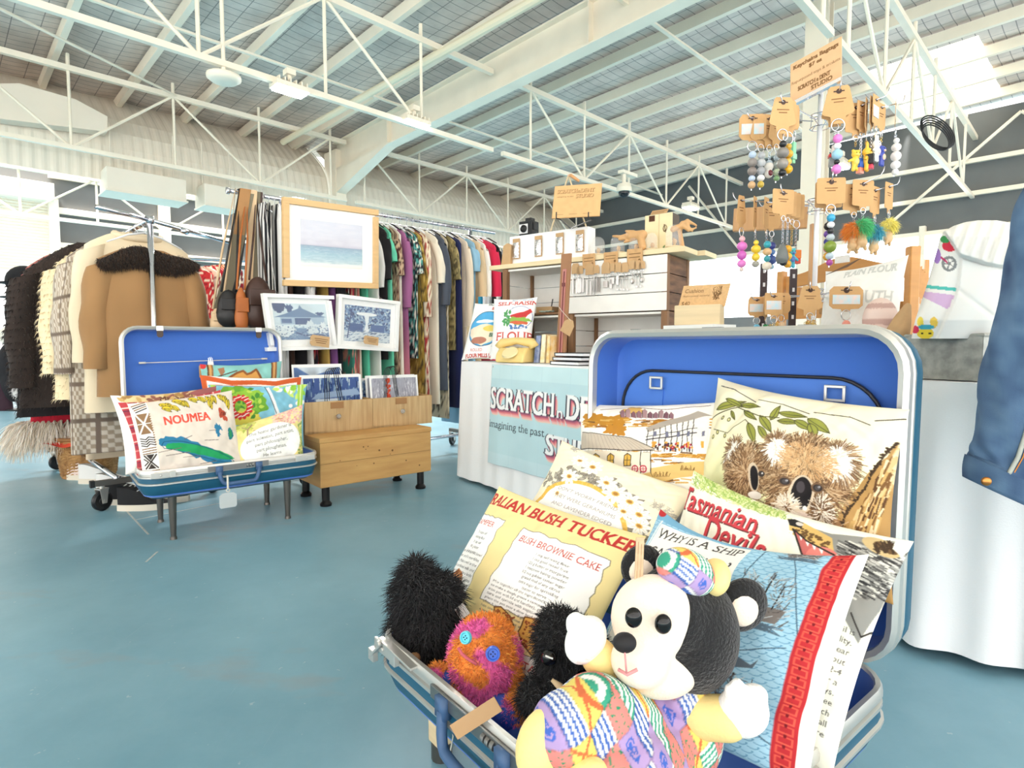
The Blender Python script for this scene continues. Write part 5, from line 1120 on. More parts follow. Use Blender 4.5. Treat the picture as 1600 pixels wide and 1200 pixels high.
def garment(name, label, cat, c, wd, nd, length, colfn, w=.21, th=.035, sleeve=None, sl=.55, flare=1.0, drop=.06, seed=1, group=None, neck=.055, folds=.010, rough=.85, collar=None, sr=.055, sm=None, furp=None, hem=0.0, scol=None, res=(72, 46)):
    """c = rail point; cloth begins .06 under it; colfn(phi 0..1 round, t 0..1 down, u -1..1 across) -> rgb"""
    wd = Vector(wd).normalized(); nd = Vector(nd).normalized(); t = thing(name, label, cat, c-Z*(length+.07), 0, group); top = c-Z*.062
    g = np.random.default_rng(seed); nph, nt = res; V = []; CC = []; ph1, ph2 = g.uniform(0, 6, 2)
    for j in range(nt):
        tt = j/(nt-1); z = tt*length
        if z < drop*1.15: hw = neck+(w-neck)*min(1, (z/drop))**.8
        else: hw = w*(1+(flare-1)*((z-drop)/(length-drop))**1.1)
        tk = th*(.35+.65*min(1, z/.1))*(1+.25*tt)
        for i in range(nph):
            a = 2*PI*i/nph; cx = math.cos(a); sx = math.sin(a); x = hw*np.sign(cx)*abs(cx)**.8; y = tk*np.sign(sx)*abs(sx)**.7
            y += folds*tt**.7*(math.sin(5*x/w*1.3+ph1+tt*1.2)+.6*math.sin(11*x/w+ph2-tt))*.7; x += folds*.8*tt*math.sin(3*a+ph2)
            V.append(top+wd*x+nd*y-Z*(z+hem*math.sin(a*2+ph1)*tt)); CC.append(colfn(i/nph, tt, x/w))
    V.append(top-Z*.0); CC.append(CC[0]); F = [list(q) for q in quads(nph, nt, wrap=True)]
    v = np.array([tuple(x) for x in V]); cl = np.array(CC, float)/255
    body = raw_mesh('body', v[:-1], np.array(F), sm or vmat('cloth %.2f' % rough, rough, .12, 500, sheen=.1), col=cl[:-1], parent=t)
    if furp:
        nn = np.array([[0, 0, 0]]*(len(v)-1), float); ctr = np.array(top); d = v[:-1]-ctr; along = np.array(wd); nv = np.array(nd); nn = (d @ nv)[:, None]/th*nv+(d @ along)[:, None]/w*along*.6; nn /= np.linalg.norm(nn, axis=1)[:, None]+1e-6
        hv, hf, hc = fur(v[:-1], nn, furp[0], furp[1], .003, furp[2], seed, .9, .5); o = raw_mesh('pile', hv, hf, vmat('long fur', .8, 0, sheen=.15), col=hc, parent=body); o['kind'] = 'stuff'
    if sleeve:
        for s in (-1, 1):
            m = []; cc = []; n2 = res[0]//3; k = res[1]*2//5; st = top+wd*(s*(w-.03))-Z*(drop+.02)
            for j in range(k):
                tt = j/(k-1); r = sr*(1-.25*tt); p = st+wd*(s*(.05*math.sin(min(1, tt*1.6)*PI/2)))-Z*(sl*tt)+nd*(.012*math.sin(tt*3+s+ph1))
                for i in range(n2):
                    a = 2*PI*i/n2; m.append(p+wd*(r*math.cos(a)*(1+.08*math.sin(tt*14+a*2)))+nd*(min(r, th*1.15)*math.sin(a))+Z*(.03*math.cos(a)*s*(1-tt)*-1)); cc.append((scol or colfn)(i/n2, tt*sl/length+.02, s*1.0))
            vv_ = np.array([tuple(x) for x in m]); so_ = raw_mesh('sleeve', vv_, quads(n2, k, wrap=True), sm or vmat('cloth %.2f' % rough, rough, .12, 500, sheen=.1), col=np.array(cc, float)/255, parent=t)
            if furp:
                ce = vv_.reshape(k, n2, 3).mean(1, keepdims=True); nn = (vv_.reshape(k, n2, 3)-ce).reshape(-1, 3); nn /= np.linalg.norm(nn, axis=1)[:, None]+1e-6
                hv, hf, hc = fur(vv_, nn, furp[0]//3, furp[1], .003, furp[2], seed+3+s, .9, .5); o = raw_mesh('pile', hv, hf, vmat('long fur', .8, 0, sheen=.15), col=hc, parent=so_); o['kind'] = 'stuff'
    if collar is not None:
        m = MB(); pts = []
        for i in range(14): a = 2*PI*i/14; pts.append(top+wd*((neck+.012)*math.cos(a))+nd*(th*.8*math.sin(a))-Z*(.012+.02*abs(math.sin(a))))
        m.tube(pts, .02, 8, closed=True); m.out('collar', mat('collar %d %d %d' % tuple(collar), collar, .9), t, smooth=True)
    return t
def plain(c, var=.05, seed=0):
    g = np.random.default_rng(seed); c = np.array(c, float)
    return lambda p, t, u: c*(1+var*math.sin(p*19+t*5+seed))
def stripes(c1, c2, n): return lambda p, t, u: c1 if int((u+4)*n) % 2 else c2
def speck(bg, cols, dens, seed=1, size=11):
    bg = np.array(bg, float)
    def f(p, t, u):
        q = mnoise.noise(Vector((p*size*2.2, t*size*2.0, seed*3.1))); q2 = mnoise.noise(Vector((p*size*2.4+9, t*size*2.6, seed*1.7)))
        return cols[0] if q > dens else (cols[-1] if q2 > dens else bg)
    return f
def check(c1, c2, c3, n=24):
    def f(p, t, u):
        a = int(p*n*2) % 2; b = int(t*n*1.6) % 2; return c3 if (int(p*n*2) % 8 == 0 or int(t*n*1.6) % 8 == 0) else (c1 if a ^ b else c2)
    return f
# ---- rack of coats at left (rail runs away from us, to the left)
PT = Vector((-1.95, 3.22, 0)); ZR = 1.535
R = thing('garment_rack', 'chrome rack on casters carrying the winter coats, behind the small suitcase', 'clothes rack', (PT.x-.4, PT.y+.4, 0))
far = PT+B*1.45
m = MB(); m.cyl(PT+Z*.14, PT+Z*ZR, .0155, 14); m.out('pole', M_chrome, R, smooth=True)
m = MB(); m.cyl(far+Z*.14, far+Z*ZR, .0155, 14); m.out('pole', M_chrome, R, smooth=True)
m = MB(); m.cyl(PT+Z*ZR-B*.0, far+Z*ZR, .0145, 12); m.out('rail', M_chrome, R, smooth=True)
tb = (PL(357, 379, PT.dot(B))-PL(232, 347, PT.dot(B)))
m = MB(); m.cyl(P(150, 323, 2.90), PT+Z*ZR, .012, 10); m.cyl(PT+Z*ZR, P(357, 379, 3.80), .012, 10); m.cyl(PT+Z*(ZR-.02), PT+Z*(ZR+.018), .022, 12); m.cyl(P(284, 360, 3.41), P(292, 363, 3.45), .016, 10); m.out('cross_rail', M_chrome, R, smooth=True)
for c0, q in ((PT, .26), (far, .26)):
    m = MB(); m.bar(c0-A*.30+Z*.145, c0+A*.30+Z*.145, .028, .028); g = m.out('foot_bar', M_gun, R)
    for s in (-1, 1): caster(c0+A*(.27*s), R); m = MB(); m.box(c0+A*(.31*s)+Z*.145, (.02, .034, .034), A, B, Z); m.out('end_cap', M_dark, g)
m = MB(); m.cyl(PT-A*.2+Z*.16, far-A*.2+Z*.16, .013, 10); m.cyl(PT+A*.2+Z*.16, far+A*.2+Z*.16, .013, 10); m.out('base_rail', M_chrome, R, smooth=True)
GC = 'winter coats on the left rack'
def rp(d, off=0.0): return PT+B*d+Z*ZR+A*off
tan = plain((184, 140, 88), .05, 2)
def tanf(p, t, u): c = np.array((164, 124, 82), float); return c*(1+.07*mnoise.noise(Vector((p*7, t*6, 1))))
x = garment('suede_coat', 'tan suede coat with dark fur yoke, nearest on the left rack', 'coat', rp(.10, .0)-Z*.085, A, B, .80, tanf, w=.225, th=.07, sleeve=1, sl=.56, flare=1.1, drop=.07, neck=.09, sr=.08, seed=2, folds=.006)
# dark fur shawl collar spread over its back
m = []; nn = []
for i in range(60):
    for j in range(14):
        u = -1+2*i/59; t_ = j/13; hh = .11*(1-abs(u)**2.2)**.6+.02; wv = .012*math.sin(u*5); m.append(np.array(rp(.10, .0)+A*(u*.235)-B*(.078+.014*math.sin(PI*t_))-Z*(.150+.07*abs(u)**1.8+(hh*.85)*t_+wv))); nn.append(np.array(-B*.8-Z*.5))
hv, hf, hc = fur(np.array(m), np.array(nn), 9000, .022, .003, [(44, 32, 26), (66, 48, 38), (30, 22, 18), (84, 62, 46)], 5, .5, .5)
raw_mesh('fur_collar', np.concatenate([np.array(m), hv]), np.concatenate([quads(14, 60), hf+len(m)]), vmat('long fur', .8, 0, sheen=.15), col=np.concatenate([np.tile(np.array([44, 32, 26])/255, (len(m), 1)), hc]), parent=x)
garment('wool_coat', 'long cream wool coat hanging just behind the tan suede coat', 'coat', rp(.25)+Z*.02, A, B, 1.0, plain((236, 218, 186), .03, 4), w=.255, th=.05, sleeve=1, sl=.62, flare=1.12, drop=.085, neck=.10, sr=.07, seed=4, collar=(232, 212, 180))
garment('check_coat', 'brown houndstooth check coat, long, between the cream and tan coats', 'coat', rp(.38, -.05), A, B, 1.22, check((168, 150, 130), (214, 202, 186), (120, 104, 92), 30), w=.27, th=.05, sleeve=1, sl=.62, flare=1.1, drop=.13, neck=.09, sr=.07, seed=5, res=(240, 150))
garment('fur_coat', 'cream plush fur coat with padded sleeve, left of the check coat', 'coat', rp(.54, -.05), A, B, .92, plain((246, 226, 186), .04, 6), w=.29, th=.06, sleeve=1, sl=.60, flare=1.1, drop=.15, neck=.09, sr=.085, seed=6, furp=(5000, .018, [(246, 226, 186), (252, 238, 206), (232, 208, 166)]))
garment('trench_coat', 'beige trench coat with hanging belt, only its lower part showing', 'coat', rp(.66, .04), A, B, 1.3, plain((226, 206, 178), .03, 7), w=.24, th=.04, flare=1.15, drop=.1, seed=7)
DK = [(56, 46, 42), (40, 32, 30), (78, 64, 56), (30, 26, 26)]
garment('fur_coat', 'long dark brown fur coat, third from the far end of the left rack', 'coat', rp(.83, -.10)+Z*.02, A, B, 1.0, plain((52, 42, 38), .1, 8), w=.36, th=.06, sleeve=1, sl=.66, flare=1.15, drop=.20, neck=.09, sr=.09, seed=8, furp=(7000, .02, DK))
garment('fur_coat', 'darkest fur coat, half hidden at the far end of the left rack', 'coat', rp(1.0, -.10), A, B, 1.05, plain((40, 36, 38), .1, 9), w=.35, th=.05, sleeve=1, sl=.6, flare=1.15, drop=.2, sr=.08, seed=9, furp=(4000, .02, [(40, 36, 38), (60, 54, 54), (28, 26, 28)]))
x = garment('hooded_coat', 'crimson coat with pale shaggy hem at the far end of the left rack', 'coat', rp(1.16, -.14), A, B, 1.18, plain((196, 36, 56), .06, 10), w=.24, th=.05, sleeve=1, sl=.6, flare=1.2, drop=.12, sr=.06, seed=10)
mm = []; nn = []
for i in range(60):
    a = 2*PI*i/60; mm.append(np.array(rp(1.16, -.14)+A*((.35)*math.cos(a))+B*(.075*math.sin(a))-Z*1.16)); nn.append(np.array(A*math.cos(a)*.6+B*math.sin(a)*.9-Z*.8))
    mm.append(mm[-1]+np.array([0, 0, -.05])); nn.append(nn[-1])
hv, hf, hc = fur(np.array(mm), np.array(nn), 8000, .12, .006, [(255, 246, 232), (246, 234, 214), (255, 250, 242), (226, 208, 186)], 5, .5, .35); o = raw_mesh('fur_hem', hv, hf, vmat('long fur', .8, 0, sheen=.15), col=hc, parent=x)
garment('wool_coat', 'dusty rose coat at the very far end of the left rack', 'coat', rp(1.30, -.2), A, B, 1.0, plain((196, 120, 112), .06, 12), w=.20, th=.04, sleeve=1, sl=.6, flare=1.1, drop=.11, seed=12)
for d, off, lb in ((.10, .0, 'white hanger under the tan suede coat'), (.25, 0, 'red hanger hook above the cream wool coat'), (.38, -.05, 'white hanger of the check coat'), (.54, -.05, 'white hanger of the cream fur coat'), (.66, .04, 'white hanger of the beige trench coat'), (.83, -.07, 'white hanger of the long brown fur coat'), (1.0, -.10, 'white hanger of the darkest fur coat'), (1.16, -.14, 'black hanger of the crimson coat'), (1.30, -.2, 'white hanger of the dusty rose coat')):
    hanger(rp(d), A, lb, 'hangers on the left rack', (206, 40, 60) if 'red' in lb else ((30, 30, 30) if 'black' in lb else (235, 235, 236)), .18)
# ---- wicker basket and shoes under the coats
c = G(140, 742); c.z = 0
t = thing('wicker_basket', 'round woven wicker basket with orange cloth under the left coats', 'basket', c); m = MB(); nb = 60; g = []; rows = 26
for j in range(rows):
    r = .15+.03*j/rows
    for i in range(nb): g.append(c+Vector(((r+.008*math.sin(i*PI/2+j*PI))*math.cos(2*PI*i/nb), (r+.008*math.sin(i*PI/2+j*PI))*math.sin(2*PI*i/nb), .012+.25*j/rows+.004*math.sin(i*PI/2))))
m.grid(g, nb, rows, wrap=True); m.cyl(c, c+Z*.012, .15, 24); m.out('basket_body', mat('golden wicker', (196, 150, 92), .6, col2=(142, 98, 52), scale=22, bump=.6, bscale=70), t, smooth=True)
m = MB(); m.ring(c+Z*.262, .18, .012, (0, 0, 1), 40, 8); m.out('basket_rim', mat('dark wicker', (150, 104, 60), .6), t, smooth=True)
m = MB(); g = []
for i in range(20):
    for j in range(20): u = -1+2*i/19; v_ = -1+2*j/19; d = math.hypot(u, v_); g.append(c+Vector((.2*u, .2*v_, .285+.03*math.cos(u*4+v_*3)-.05*max(0, d-.75)*3)))
m.grid(g, 20, 20); tag(m.out('folded_cloth', mat('orange red cloth', (222, 84, 52), .85, col2=(196, 60, 50), scale=12), smooth=True), 'crumpled orange cloth lying on top of the wicker basket', 'cloth')
def shoe(c, yaw, upper, sole, label, lace=None, L=.27):
    t = thing('shoe', label, 'shoe', c, 0, 'shoes on the floor under the coats'); d = Vector((math.cos(yaw), math.sin(yaw), 0)); s = d.cross(Z); n = 24
    def ol(k, z, ins=0): 
        r = []
        for i in range(n):
            a = 2*PI*i/n; x = math.cos(a); y = math.sin(a); wdt = .046+.006*x-.012*max(0, -x); r.append(c+d*(x*(L/2-ins))+s*(y*(wdt-ins)*(abs(y)**-.25 if abs(y) > .01 else 1))+Z*z)
        return r
    m = MB(); m.add(ol(0, .0)+ol(0, .032), [tuple(range(n))[::-1], tuple(range(n, 2*n))]+[(i, (i+1) % n, n+(i+1) % n, n+i) for i in range(n)]); m.out('sole', sole, t, auto=.6)
    m = MB(); g = []
    for j in range(7):
        q = j/6; z = .032+q*.062
        for i, p in enumerate(ol(0, 0, .004)):
            x = math.cos(2*PI*i/n); top = .5+.5*max(-1, min(1, -x*1.6)); p2 = c+(p-c)*(1-.28*q*(1-top)); g.append(Vector((p2.x, p2.y, .032+q*(.028+.062*top)*1.0)) - d*(.05*q*max(0, x)))
    m.grid(g, n, 7, wrap=True); k = len(m.v); m.add(g[-n:], [tuple(range(n))]); m.out('upper', upper, t, smooth=True)
    if lace:
        m = MB()
        for i in range(4): e = c+d*(.035-.022*i)+Z*(.083+.006*i); m.cyl(e-s*.02, e+s*.02, .003, 6)
        m.out('laces', lace, t)
M_can = mat('black canvas', (34, 34, 36), .9); M_soleW = mat('off white rubber', (232, 222, 204), .6); M_wht = mat('white leather', (238, 236, 232), .5, bump=.1); M_navyc = mat('navy canvas', (44, 52, 92), .9)
for px, py, yw, up, lb, lc in ((228, 795, .25, M_can, 'black skate shoe with white lace, nearer of the pair by the suitcase legs', M_wht), (207, 786, .25, M_can, 'black skate shoe, farther of the pair by the suitcase legs', M_wht), (190, 771, .2, M_wht, 'white trainer with navy laces behind the black shoes', M_navyc), (255, 784, .25, M_can, 'black shoe half hidden behind the front suitcase leg', M_wht), (160, 754, .2, M_wht, 'white low shoe under the check coat', None), (141, 748, .2, mat('blush leather', (236, 214, 206), .6), 'blush pink shoe next to the wicker basket', None)):
    shoe(G(px, py)+Vector((0, 0, 0)), yw, up, M_soleW, lb, lc)
# ---- bobble hats and scarves on a stand at far left
c = G(40, 640); c = Vector((c.x, c.y, 0)); Yc = c.y
t = thing('hat_stand', 'dark stand crowded with black hats and bags at the far left edge', 'hat stand', c); m = MB(); m.cyl(c, c+Z*1.5, .02, 10); m.cyl(c, c+Z*.02, .2, 20); m.out('pole', M_dark, t)
hats = ((40, 440, 62, 34, (24, 24, 27), 'brimmed black felt hat with badge, on top at far left', 'hat'), (40, 462, 58, 40, (32, 32, 36), 'black bowler hat under the badge hat at far left', 'hat'))
for px, py, w_, h_, cc, lb, ct in hats:
    p = P(px, py, Yc-.15); k = Yc/FPX; o = thing('hat', lb, ct, p-Z*.05); mm_ = mat('hat felt %d' % cc[0], cc, .95, bump=.2); m = MB(); m.ell(p, (w_/2*k*.8, w_/2*k*.8, h_*k*.7), None, 20, 12); m.out('crown', mm_, o, smooth=True)
    m = MB(); m.lathe([(0, -.01), (w_/2*k*1.15, -.012), (w_/2*k*1.15, -.004), (0, 0)], p-Z*.02, n=24); m.out('brim', mm_, o, smooth=True)
    if 'badge' in lb: m = MB(); m.ell(P(px+10, py-12, Yc-.15-w_/2*k*.8), (.03, .012, .04)); m.out('badge', mat('cream badge', (236, 232, 190), .8), o, smooth=True)
for i, (px, py, w_, h_, cc, nm, lb, ct) in enumerate(((30, 490, 44, 70, (26, 26, 28), 'handbag', 'black handbag with pale strap hanging under the hats', 'bag'), (15, 525, 34, 30, (232, 226, 214), 'knit_beanie', 'cream knitted beanie below the black handbag', 'hat'), (42, 515, 30, 40, (190, 190, 150), 'woven_bag', 'green and cream check bag at far left', 'bag'), (18, 580, 46, 90, (30, 28, 32), 'black_coat', 'black garment hanging low at far left', 'coat'), (2, 620, 30, 80, (60, 40, 50), 'dark_skirt', 'plum dark garment at the left edge', 'skirt'), (28, 600, 30, 44, (238, 230, 226), 'fluffy_scarf', 'white fluffy scarf at far left beside the red coat', 'scarf'), (8, 660, 26, 40, (206, 50, 60), 'red_cloth', 'red garment near the floor at left edge', 'garment'))):
    p = P(px, py, Yc-.1); k = Yc/FPX; v, f, nn = blob([('e', p, (w_/2*k, .07, h_/2*k)), ('e', p-Z*(h_*.2*k)+Vector((.02, 0, 0)), (w_/2.2*k, .08, h_/3*k))], .012, 4)
    cl = np.tile(np.array(cc)/255, (len(v), 1)); 
    if 'check' in lb: s_ = ((np.floor(v[:, 0]*28)+np.floor(v[:, 2]*28)) % 2 == 0); cl[s_] = np.array([40, 44, 36])/255
    if 'fluffy' in lb: hv, hf, hc = fur(v, nn, 1500, .03, .003, [cc], 3); v = np.concatenate([v, hv]); f = np.concatenate([f, hf+len(v)-len(hv)]); cl = np.concatenate([cl, hc])
    tag(raw_mesh(nm, v, f, vmat('cloth 0.85', .85, .12, 500, sheen=.1), col=cl), lb, ct)
# ================================================================ LONG RACK, FRAMED PICTURES, PRINT CRATES
p2 = 3.70; Z2 = 1.80
ra = PL(362, 299, p2); rb = PL(752, 360, p2); Z2a, Z2b = ra.z, rb.z
def r2(px):
    d = PL(px, 300, p2); q = d.dot(A); qa, qb = ra.dot(A), rb.dot(A); t = (q-qa)/(qb-qa); return ra+(rb-ra)*t
t = thing('garment_rack', 'long chrome rack of summer clothes behind the framed pictures', 'clothes rack', ((ra.x+rb.x)/2, (ra.y+rb.y)/2, 0))
m = MB(); m.cyl(ra-A*.02, rb+A*.15, .014, 12); m.cyl(ra-A*.03, ra-A*.015, .02, 12); m.out('rail', M_chrome, t, smooth=True)
for e in (ra+A*.30, rb-A*.12):
    m = MB(); m.cyl(Vector((e.x, e.y, .12)), Vector((e.x, e.y, e.z)), .015, 12); m.out('pole', M_chrome, t, smooth=True)
    m = MB(); g = Vector((e.x, e.y, .13)); m.bar(g-B*.28, g+B*.28, .028, .028); m.out('foot_bar', M_gun, t)
    for s in (-1, 1): caster(Vector((e.x, e.y, 0))+B*(.25*s), t)
m = MB(); m.cyl(Vector((ra.x, ra.y, .13))+A*.3, Vector((rb.x, rb.y, .13))-A*.12, .013, 10); m.cyl(Vector((ra.x, ra.y, 1.0))+A*.3, Vector((rb.x, rb.y, 1.0))-A*.12, .008, 8); m.out('base_rail', M_chrome, t, smooth=True)
GS = 'clothes on the long rack'
fl = lambda bg, cols, d, s, z=11: speck(bg, cols, d, s, z)
# (px of its hook, kind, label, colour function, length, half width, sleeve length, half thickness, flare)
ROW = [
 (400, 'trousers', 'black and white striped trousers, leftmost on the long rack', stripes((30, 30, 36), (244, 242, 238), 9), 1.12, .15, 0, .03, 1.0),
 (409, 'trousers', 'cream and black pinstriped trousers, second on the long rack', stripes((40, 40, 44), (240, 236, 226), 7), 1.1, .15, 0, .03, 1.0),
 (418, 'trousers', 'white trousers with bold black stripes beside the framed seascape', stripes((26, 26, 30), (246, 245, 242), 6), 1.12, .16, 0, .03, 1.0),
 (428, 'trousers', 'grey and white narrow striped trousers beside the framed seascape', stripes((70, 76, 88), (240, 240, 240), 8), 1.1, .15, 0, .028, 1.0),
 (437, 'dress', 'dark brown dress tight against the left of the framed seascape', plain((74, 52, 44)), 1.1, .16, 0, .03, 1.0),
 (447, 'dress', 'black dress showing below the framed house print', plain((28, 26, 30)), 1.25, .18, 0, .03, 1.1),
 (459, 'blouse', 'white blouse behind the framed house print', plain((240, 238, 234)), 1.0, .18, .5, .03, 1.1),
 (472, 'dress', 'black dress with red flowers seen between the frames', fl((34, 30, 36), [(206, 60, 66), (220, 120, 110)], .28, 3), 1.2, .18, 0, .03, 1.15),
 (485, 'shirt', 'mustard shirt behind the framed house print', plain((206, 170, 90)), 1.0, .18, .4, .03, 1.0),
 (498, 'dress', 'mauve purple dress between the white frames', plain((132, 84, 140)), 1.2, .18, 0, .035, 1.15),
 (510, 'jacket', 'black jacket behind the gap between the white frames', plain((32, 32, 38)), 1.1, .19, .6, .035, 1.0),
 (523, 'dress', 'teal dress with pink and red flowers below the framed garden print', fl((72, 150, 130), [(206, 60, 80), (240, 170, 150)], .22, 5), 1.35, .19, 0, .035, 1.2),
 (536, 'dress', 'pale green and red striped dress below the framed garden print', stripes((232, 220, 200), (206, 130, 120), 11), 1.3, .18, 0, .03, 1.15),
 (550, 'dress', 'jade green dress below the framed garden print', plain((92, 196, 160)), 1.35, .19, 0, .035, 1.2),
 (563, 'shirt', 'white shirt tail below the framed garden print', plain((236, 234, 228)), 1.25, .18, .4, .03, 1.1),
 (578, 'coat', 'dark tweed coat with a cream fur collar, right against the framed seascape', plain((30, 28, 30)), .95, .2, .34, .04, 1.0),
 (588, 'dress', 'mint green dress behind the corner of the framed seascape', plain((108, 208, 172)), 1.2, .19, .2, .035, 1.15),
 (596, 'dress', 'brown and cream tweed dress next to the framed seascape', fl((200, 170, 140), [(90, 50, 46), (60, 40, 40)], .12, 7, 30), 1.2, .18, .3, .035, 1.1),
 (604, 'slip_dress', 'ivory slip dress among the patterned dresses', plain((240, 232, 216)), 1.15, .17, 0, .03, 1.1),
 (612, 'dress', 'long plum and coral tie dyed dress, right of the framed seascape', lambda p, t, u: np.array((158, 96, 140))*(1-min(1, max(0, t-.45)*2.2))+np.array((226, 132, 124))*min(1, max(0, t-.45)*2.2), 1.45, .19, .55, .04, 1.15),
 (623, 'blouse', 'black floral blouse with turquoise short sleeve', fl((40, 44, 50), [(240, 236, 220), (90, 170, 160)], .2, 9), .95, .2, .28, .035, 1.0),
 (634, 'dress', 'olive and mustard dress tucked behind the rose print dress', fl((150, 120, 50), [(80, 66, 36), (200, 170, 90)], .25, 4), 1.25, .19, .5, .035, 1.1),
 (643, 'dress', 'cream dress with red rose print and long sleeve', fl((236, 220, 192), [(170, 56, 60), (150, 90, 60)], .20, 6, 13), 1.4, .2, .62, .04, 1.12),
 (655, 'blouse', 'cream short sleeved blouse next to the charcoal denim dress', plain((240, 230, 210)), 1.3, .2, .34, .035, 1.05),
 (666, 'dress', 'charcoal denim dress with wide short sleeve', plain((78, 84, 96), .08), 1.2, .21, .52, .045, 1.1),
 (676, 'dress', 'cream dotted long dress next to the navy one', fl((226, 210, 180), [(60, 50, 48), (80, 60, 50)], .30, 8, 22), 1.42, .19, 0, .03, 1.1),
 (684, 'blouse', 'olive patterned blouse under the white hook', fl((140, 126, 84), [(90, 80, 56), (180, 160, 110)], .2, 2), .9, .19, .3, .03, 1.0),
 (694, 'dress', 'navy sleeveless dress right of the charcoal one', plain((36, 42, 84), .08), 1.35, .2, 0, .045, 1.1),
 (706, 'blouse', 'cream silk blouse with long hanging sleeve', plain((238, 218, 194)), 1.0, .2, .7, .035, 1.0),
 (714, 'shirt', 'light blue short sleeved shirt among the cream blouses', plain((146, 188, 214)), 1.5, .2, .22, .03, 1.0),
 (723, 'blouse', 'tan open necked blouse, second from the white one', plain((220, 190, 152)), 1.05, .21, .72, .045, 1.0),
 (734, 'blouse', 'soft white blouse with gathered sleeve next to the crimson jacket', plain((244, 238, 230)), .95, .2, .62, .04, 1.05),
 (745, 'jacket', 'crimson jacket near the right end of the long rack', plain((214, 44, 78)), 1.0, .21, .6, .045, 1.0),
 (754, 'jacket', 'black jacket hung last on the long rack', plain((30, 28, 32)), .95, .2, .6, .035, 1.0),
]
for i, (px, kind, lb, cf, ln, w_, sl_, th_, fla) in enumerate(ROW):
    c = r2(px); c = c+Z*.0
    wd = (B+A*.08*math.sin(i*2.1)).normalized()
    top = c-Z*(.02 if kind != 'trousers' else .0)
    col = None
    x = garment(kind, lb, kind.replace('_', ' '), top, wd, A, ln, cf, w=w_, th=max(.017, th_*.62), sleeve=(1 if sl_ else None), sl=sl_*.9, flare=fla, drop=(.075 if kind != 'trousers' else .012), seed=i+30, group=GS, folds=.006, sr=.05, neck=(.055 if kind != 'trousers' else w_*.9), collar=((238, 222, 200) if 'fur collar' in lb else None))
    hanger(c, wd, 'hanger holding the '+lb.split(',')[0].split(' below')[0].split(' behind')[0].split(' beside')[0].split(' next')[0].split(' among')[0][:60], 'hangers on the long rack', (238, 238, 240) if i % 3 else (40, 38, 40), .17)
# ---- belts and leather bags hanging at the left end
M_l1 = mat('tan leather', (176, 128, 78), .5, var=.15, scale=12); M_l2 = mat('dark brown leather', (70, 46, 38), .45, var=.15, scale=10); M_l3 = mat('black leather', (34, 32, 32), .45); M_l4 = mat('pale natural leather', (222, 190, 150), .55, var=.08, scale=10); M_l5 = mat('orange tan leather', (184, 104, 48), .5, var=.12, scale=10); M_l6 = mat('olive grey strap', (128, 118, 96), .7)
def strap(px, py2, wpx, m_, lb, dep, px2=None, nm='belt', parent=None, cat='belt', sw=.0):
    a = r2(px)-B*dep+Z*.012; b = PL(px2 if px2 is not None else px, py2, p2-dep-.02); w = wpx*a.y/FPX; m = MB(); pts = []
    X = A*.9-B*.1; n = 14; g = []
    for i in range(n+1):
        t_ = i/n; c = a+(b-a)*t_-B*(sw*math.sin(PI*t_)); g += [c-X*(w/2), c+X*(w/2)]
    bk = [p+B*.008 for p in g]; m.grid(g, 2, n+1); m.grid(bk, 2, n+1)
    m.slab([a-X*(w/2), a+X*(w/2), a+X*(w/2)+B*(dep*2), a-X*(w/2)+B*(dep*2)], Z*.004)
    o = m.out(nm, m_, parent)
    return o if parent is not None else tag(o, lb, cat, 'belts and straps at the left end of the long rack')
strap(384, 490, 20, M_l6, 'grey olive belt slanting down to the left, leftmost of the belts', .045, 343, sw=.02); strap(380, 505, 20, M_l3, 'black belt under the olive one, slanting left', .035, 352, sw=.02)
strap(379, 430, 17, M_l1, 'tan belt folded over the end of the rail', .05, 362, sw=.01); strap(391, 540, 12, M_l4, 'long pale natural belt hanging to the suitcase lid', .05, 384); strap(399, 455, 10, M_l6, 'thin striped khaki strap right of the pale belt', .03, 398); strap(404, 460, 7, M_l2, 'thin dark brown strap beside the striped trousers', .03, 402)
def bag(px, py, wpx, hpx, m_, lb, dep=.06, strap_px=None):
    c = PL(px, py, p2-.13-dep); k = c.y/FPX; w = wpx*k; h = hpx*k; t = thing('leather_bag', lb, 'bag', c-Z*h/2, 0, 'leather bags under the belts')
    v, f, nn = blob([('e', c, (w*.5, w*.3, h*.5), Matrix.Rotation(PI/4, 3, 'Z')), ('e', c-Z*h*.18, (w*.56, w*.36, h*.34), Matrix.Rotation(PI/4, 3, 'Z'))], .01, 8); raw_mesh('bag_body', v, f, m_, parent=t)
    m = MB(); a = c+Z*h*.42; s = r2(strap_px or px); s = s-B*.02+Z*.014; m.tube([a-A*w*.3, (a+s)/2-A*.02-B*.0, s, (a+s)/2+A*.02, a+A*w*.3], .006, 6); m.out('strap', m_, t, smooth=True)
    m = MB(); m.box(c+Z*h*.1-B*w*.36, (w*.9, .008, h*.3), A, B, Z); m.out('flap', m_, t, bevel=.004)
bag(358, 482, 36, 60, M_l3, 'black leather bag hanging low left of the orange one', .05, 372); bag(377, 484, 20, 74, M_l5, 'orange tan leather pouch between the black and brown bags', .10, 384); bag(404, 474, 44, 84, M_l2, 'dark brown leather satchel beside the striped trousers', .08, 398); bag(340, 500, 22, 40, M_l4, 'sand coloured bag partly behind the suede coat sleeve', .02, 366)
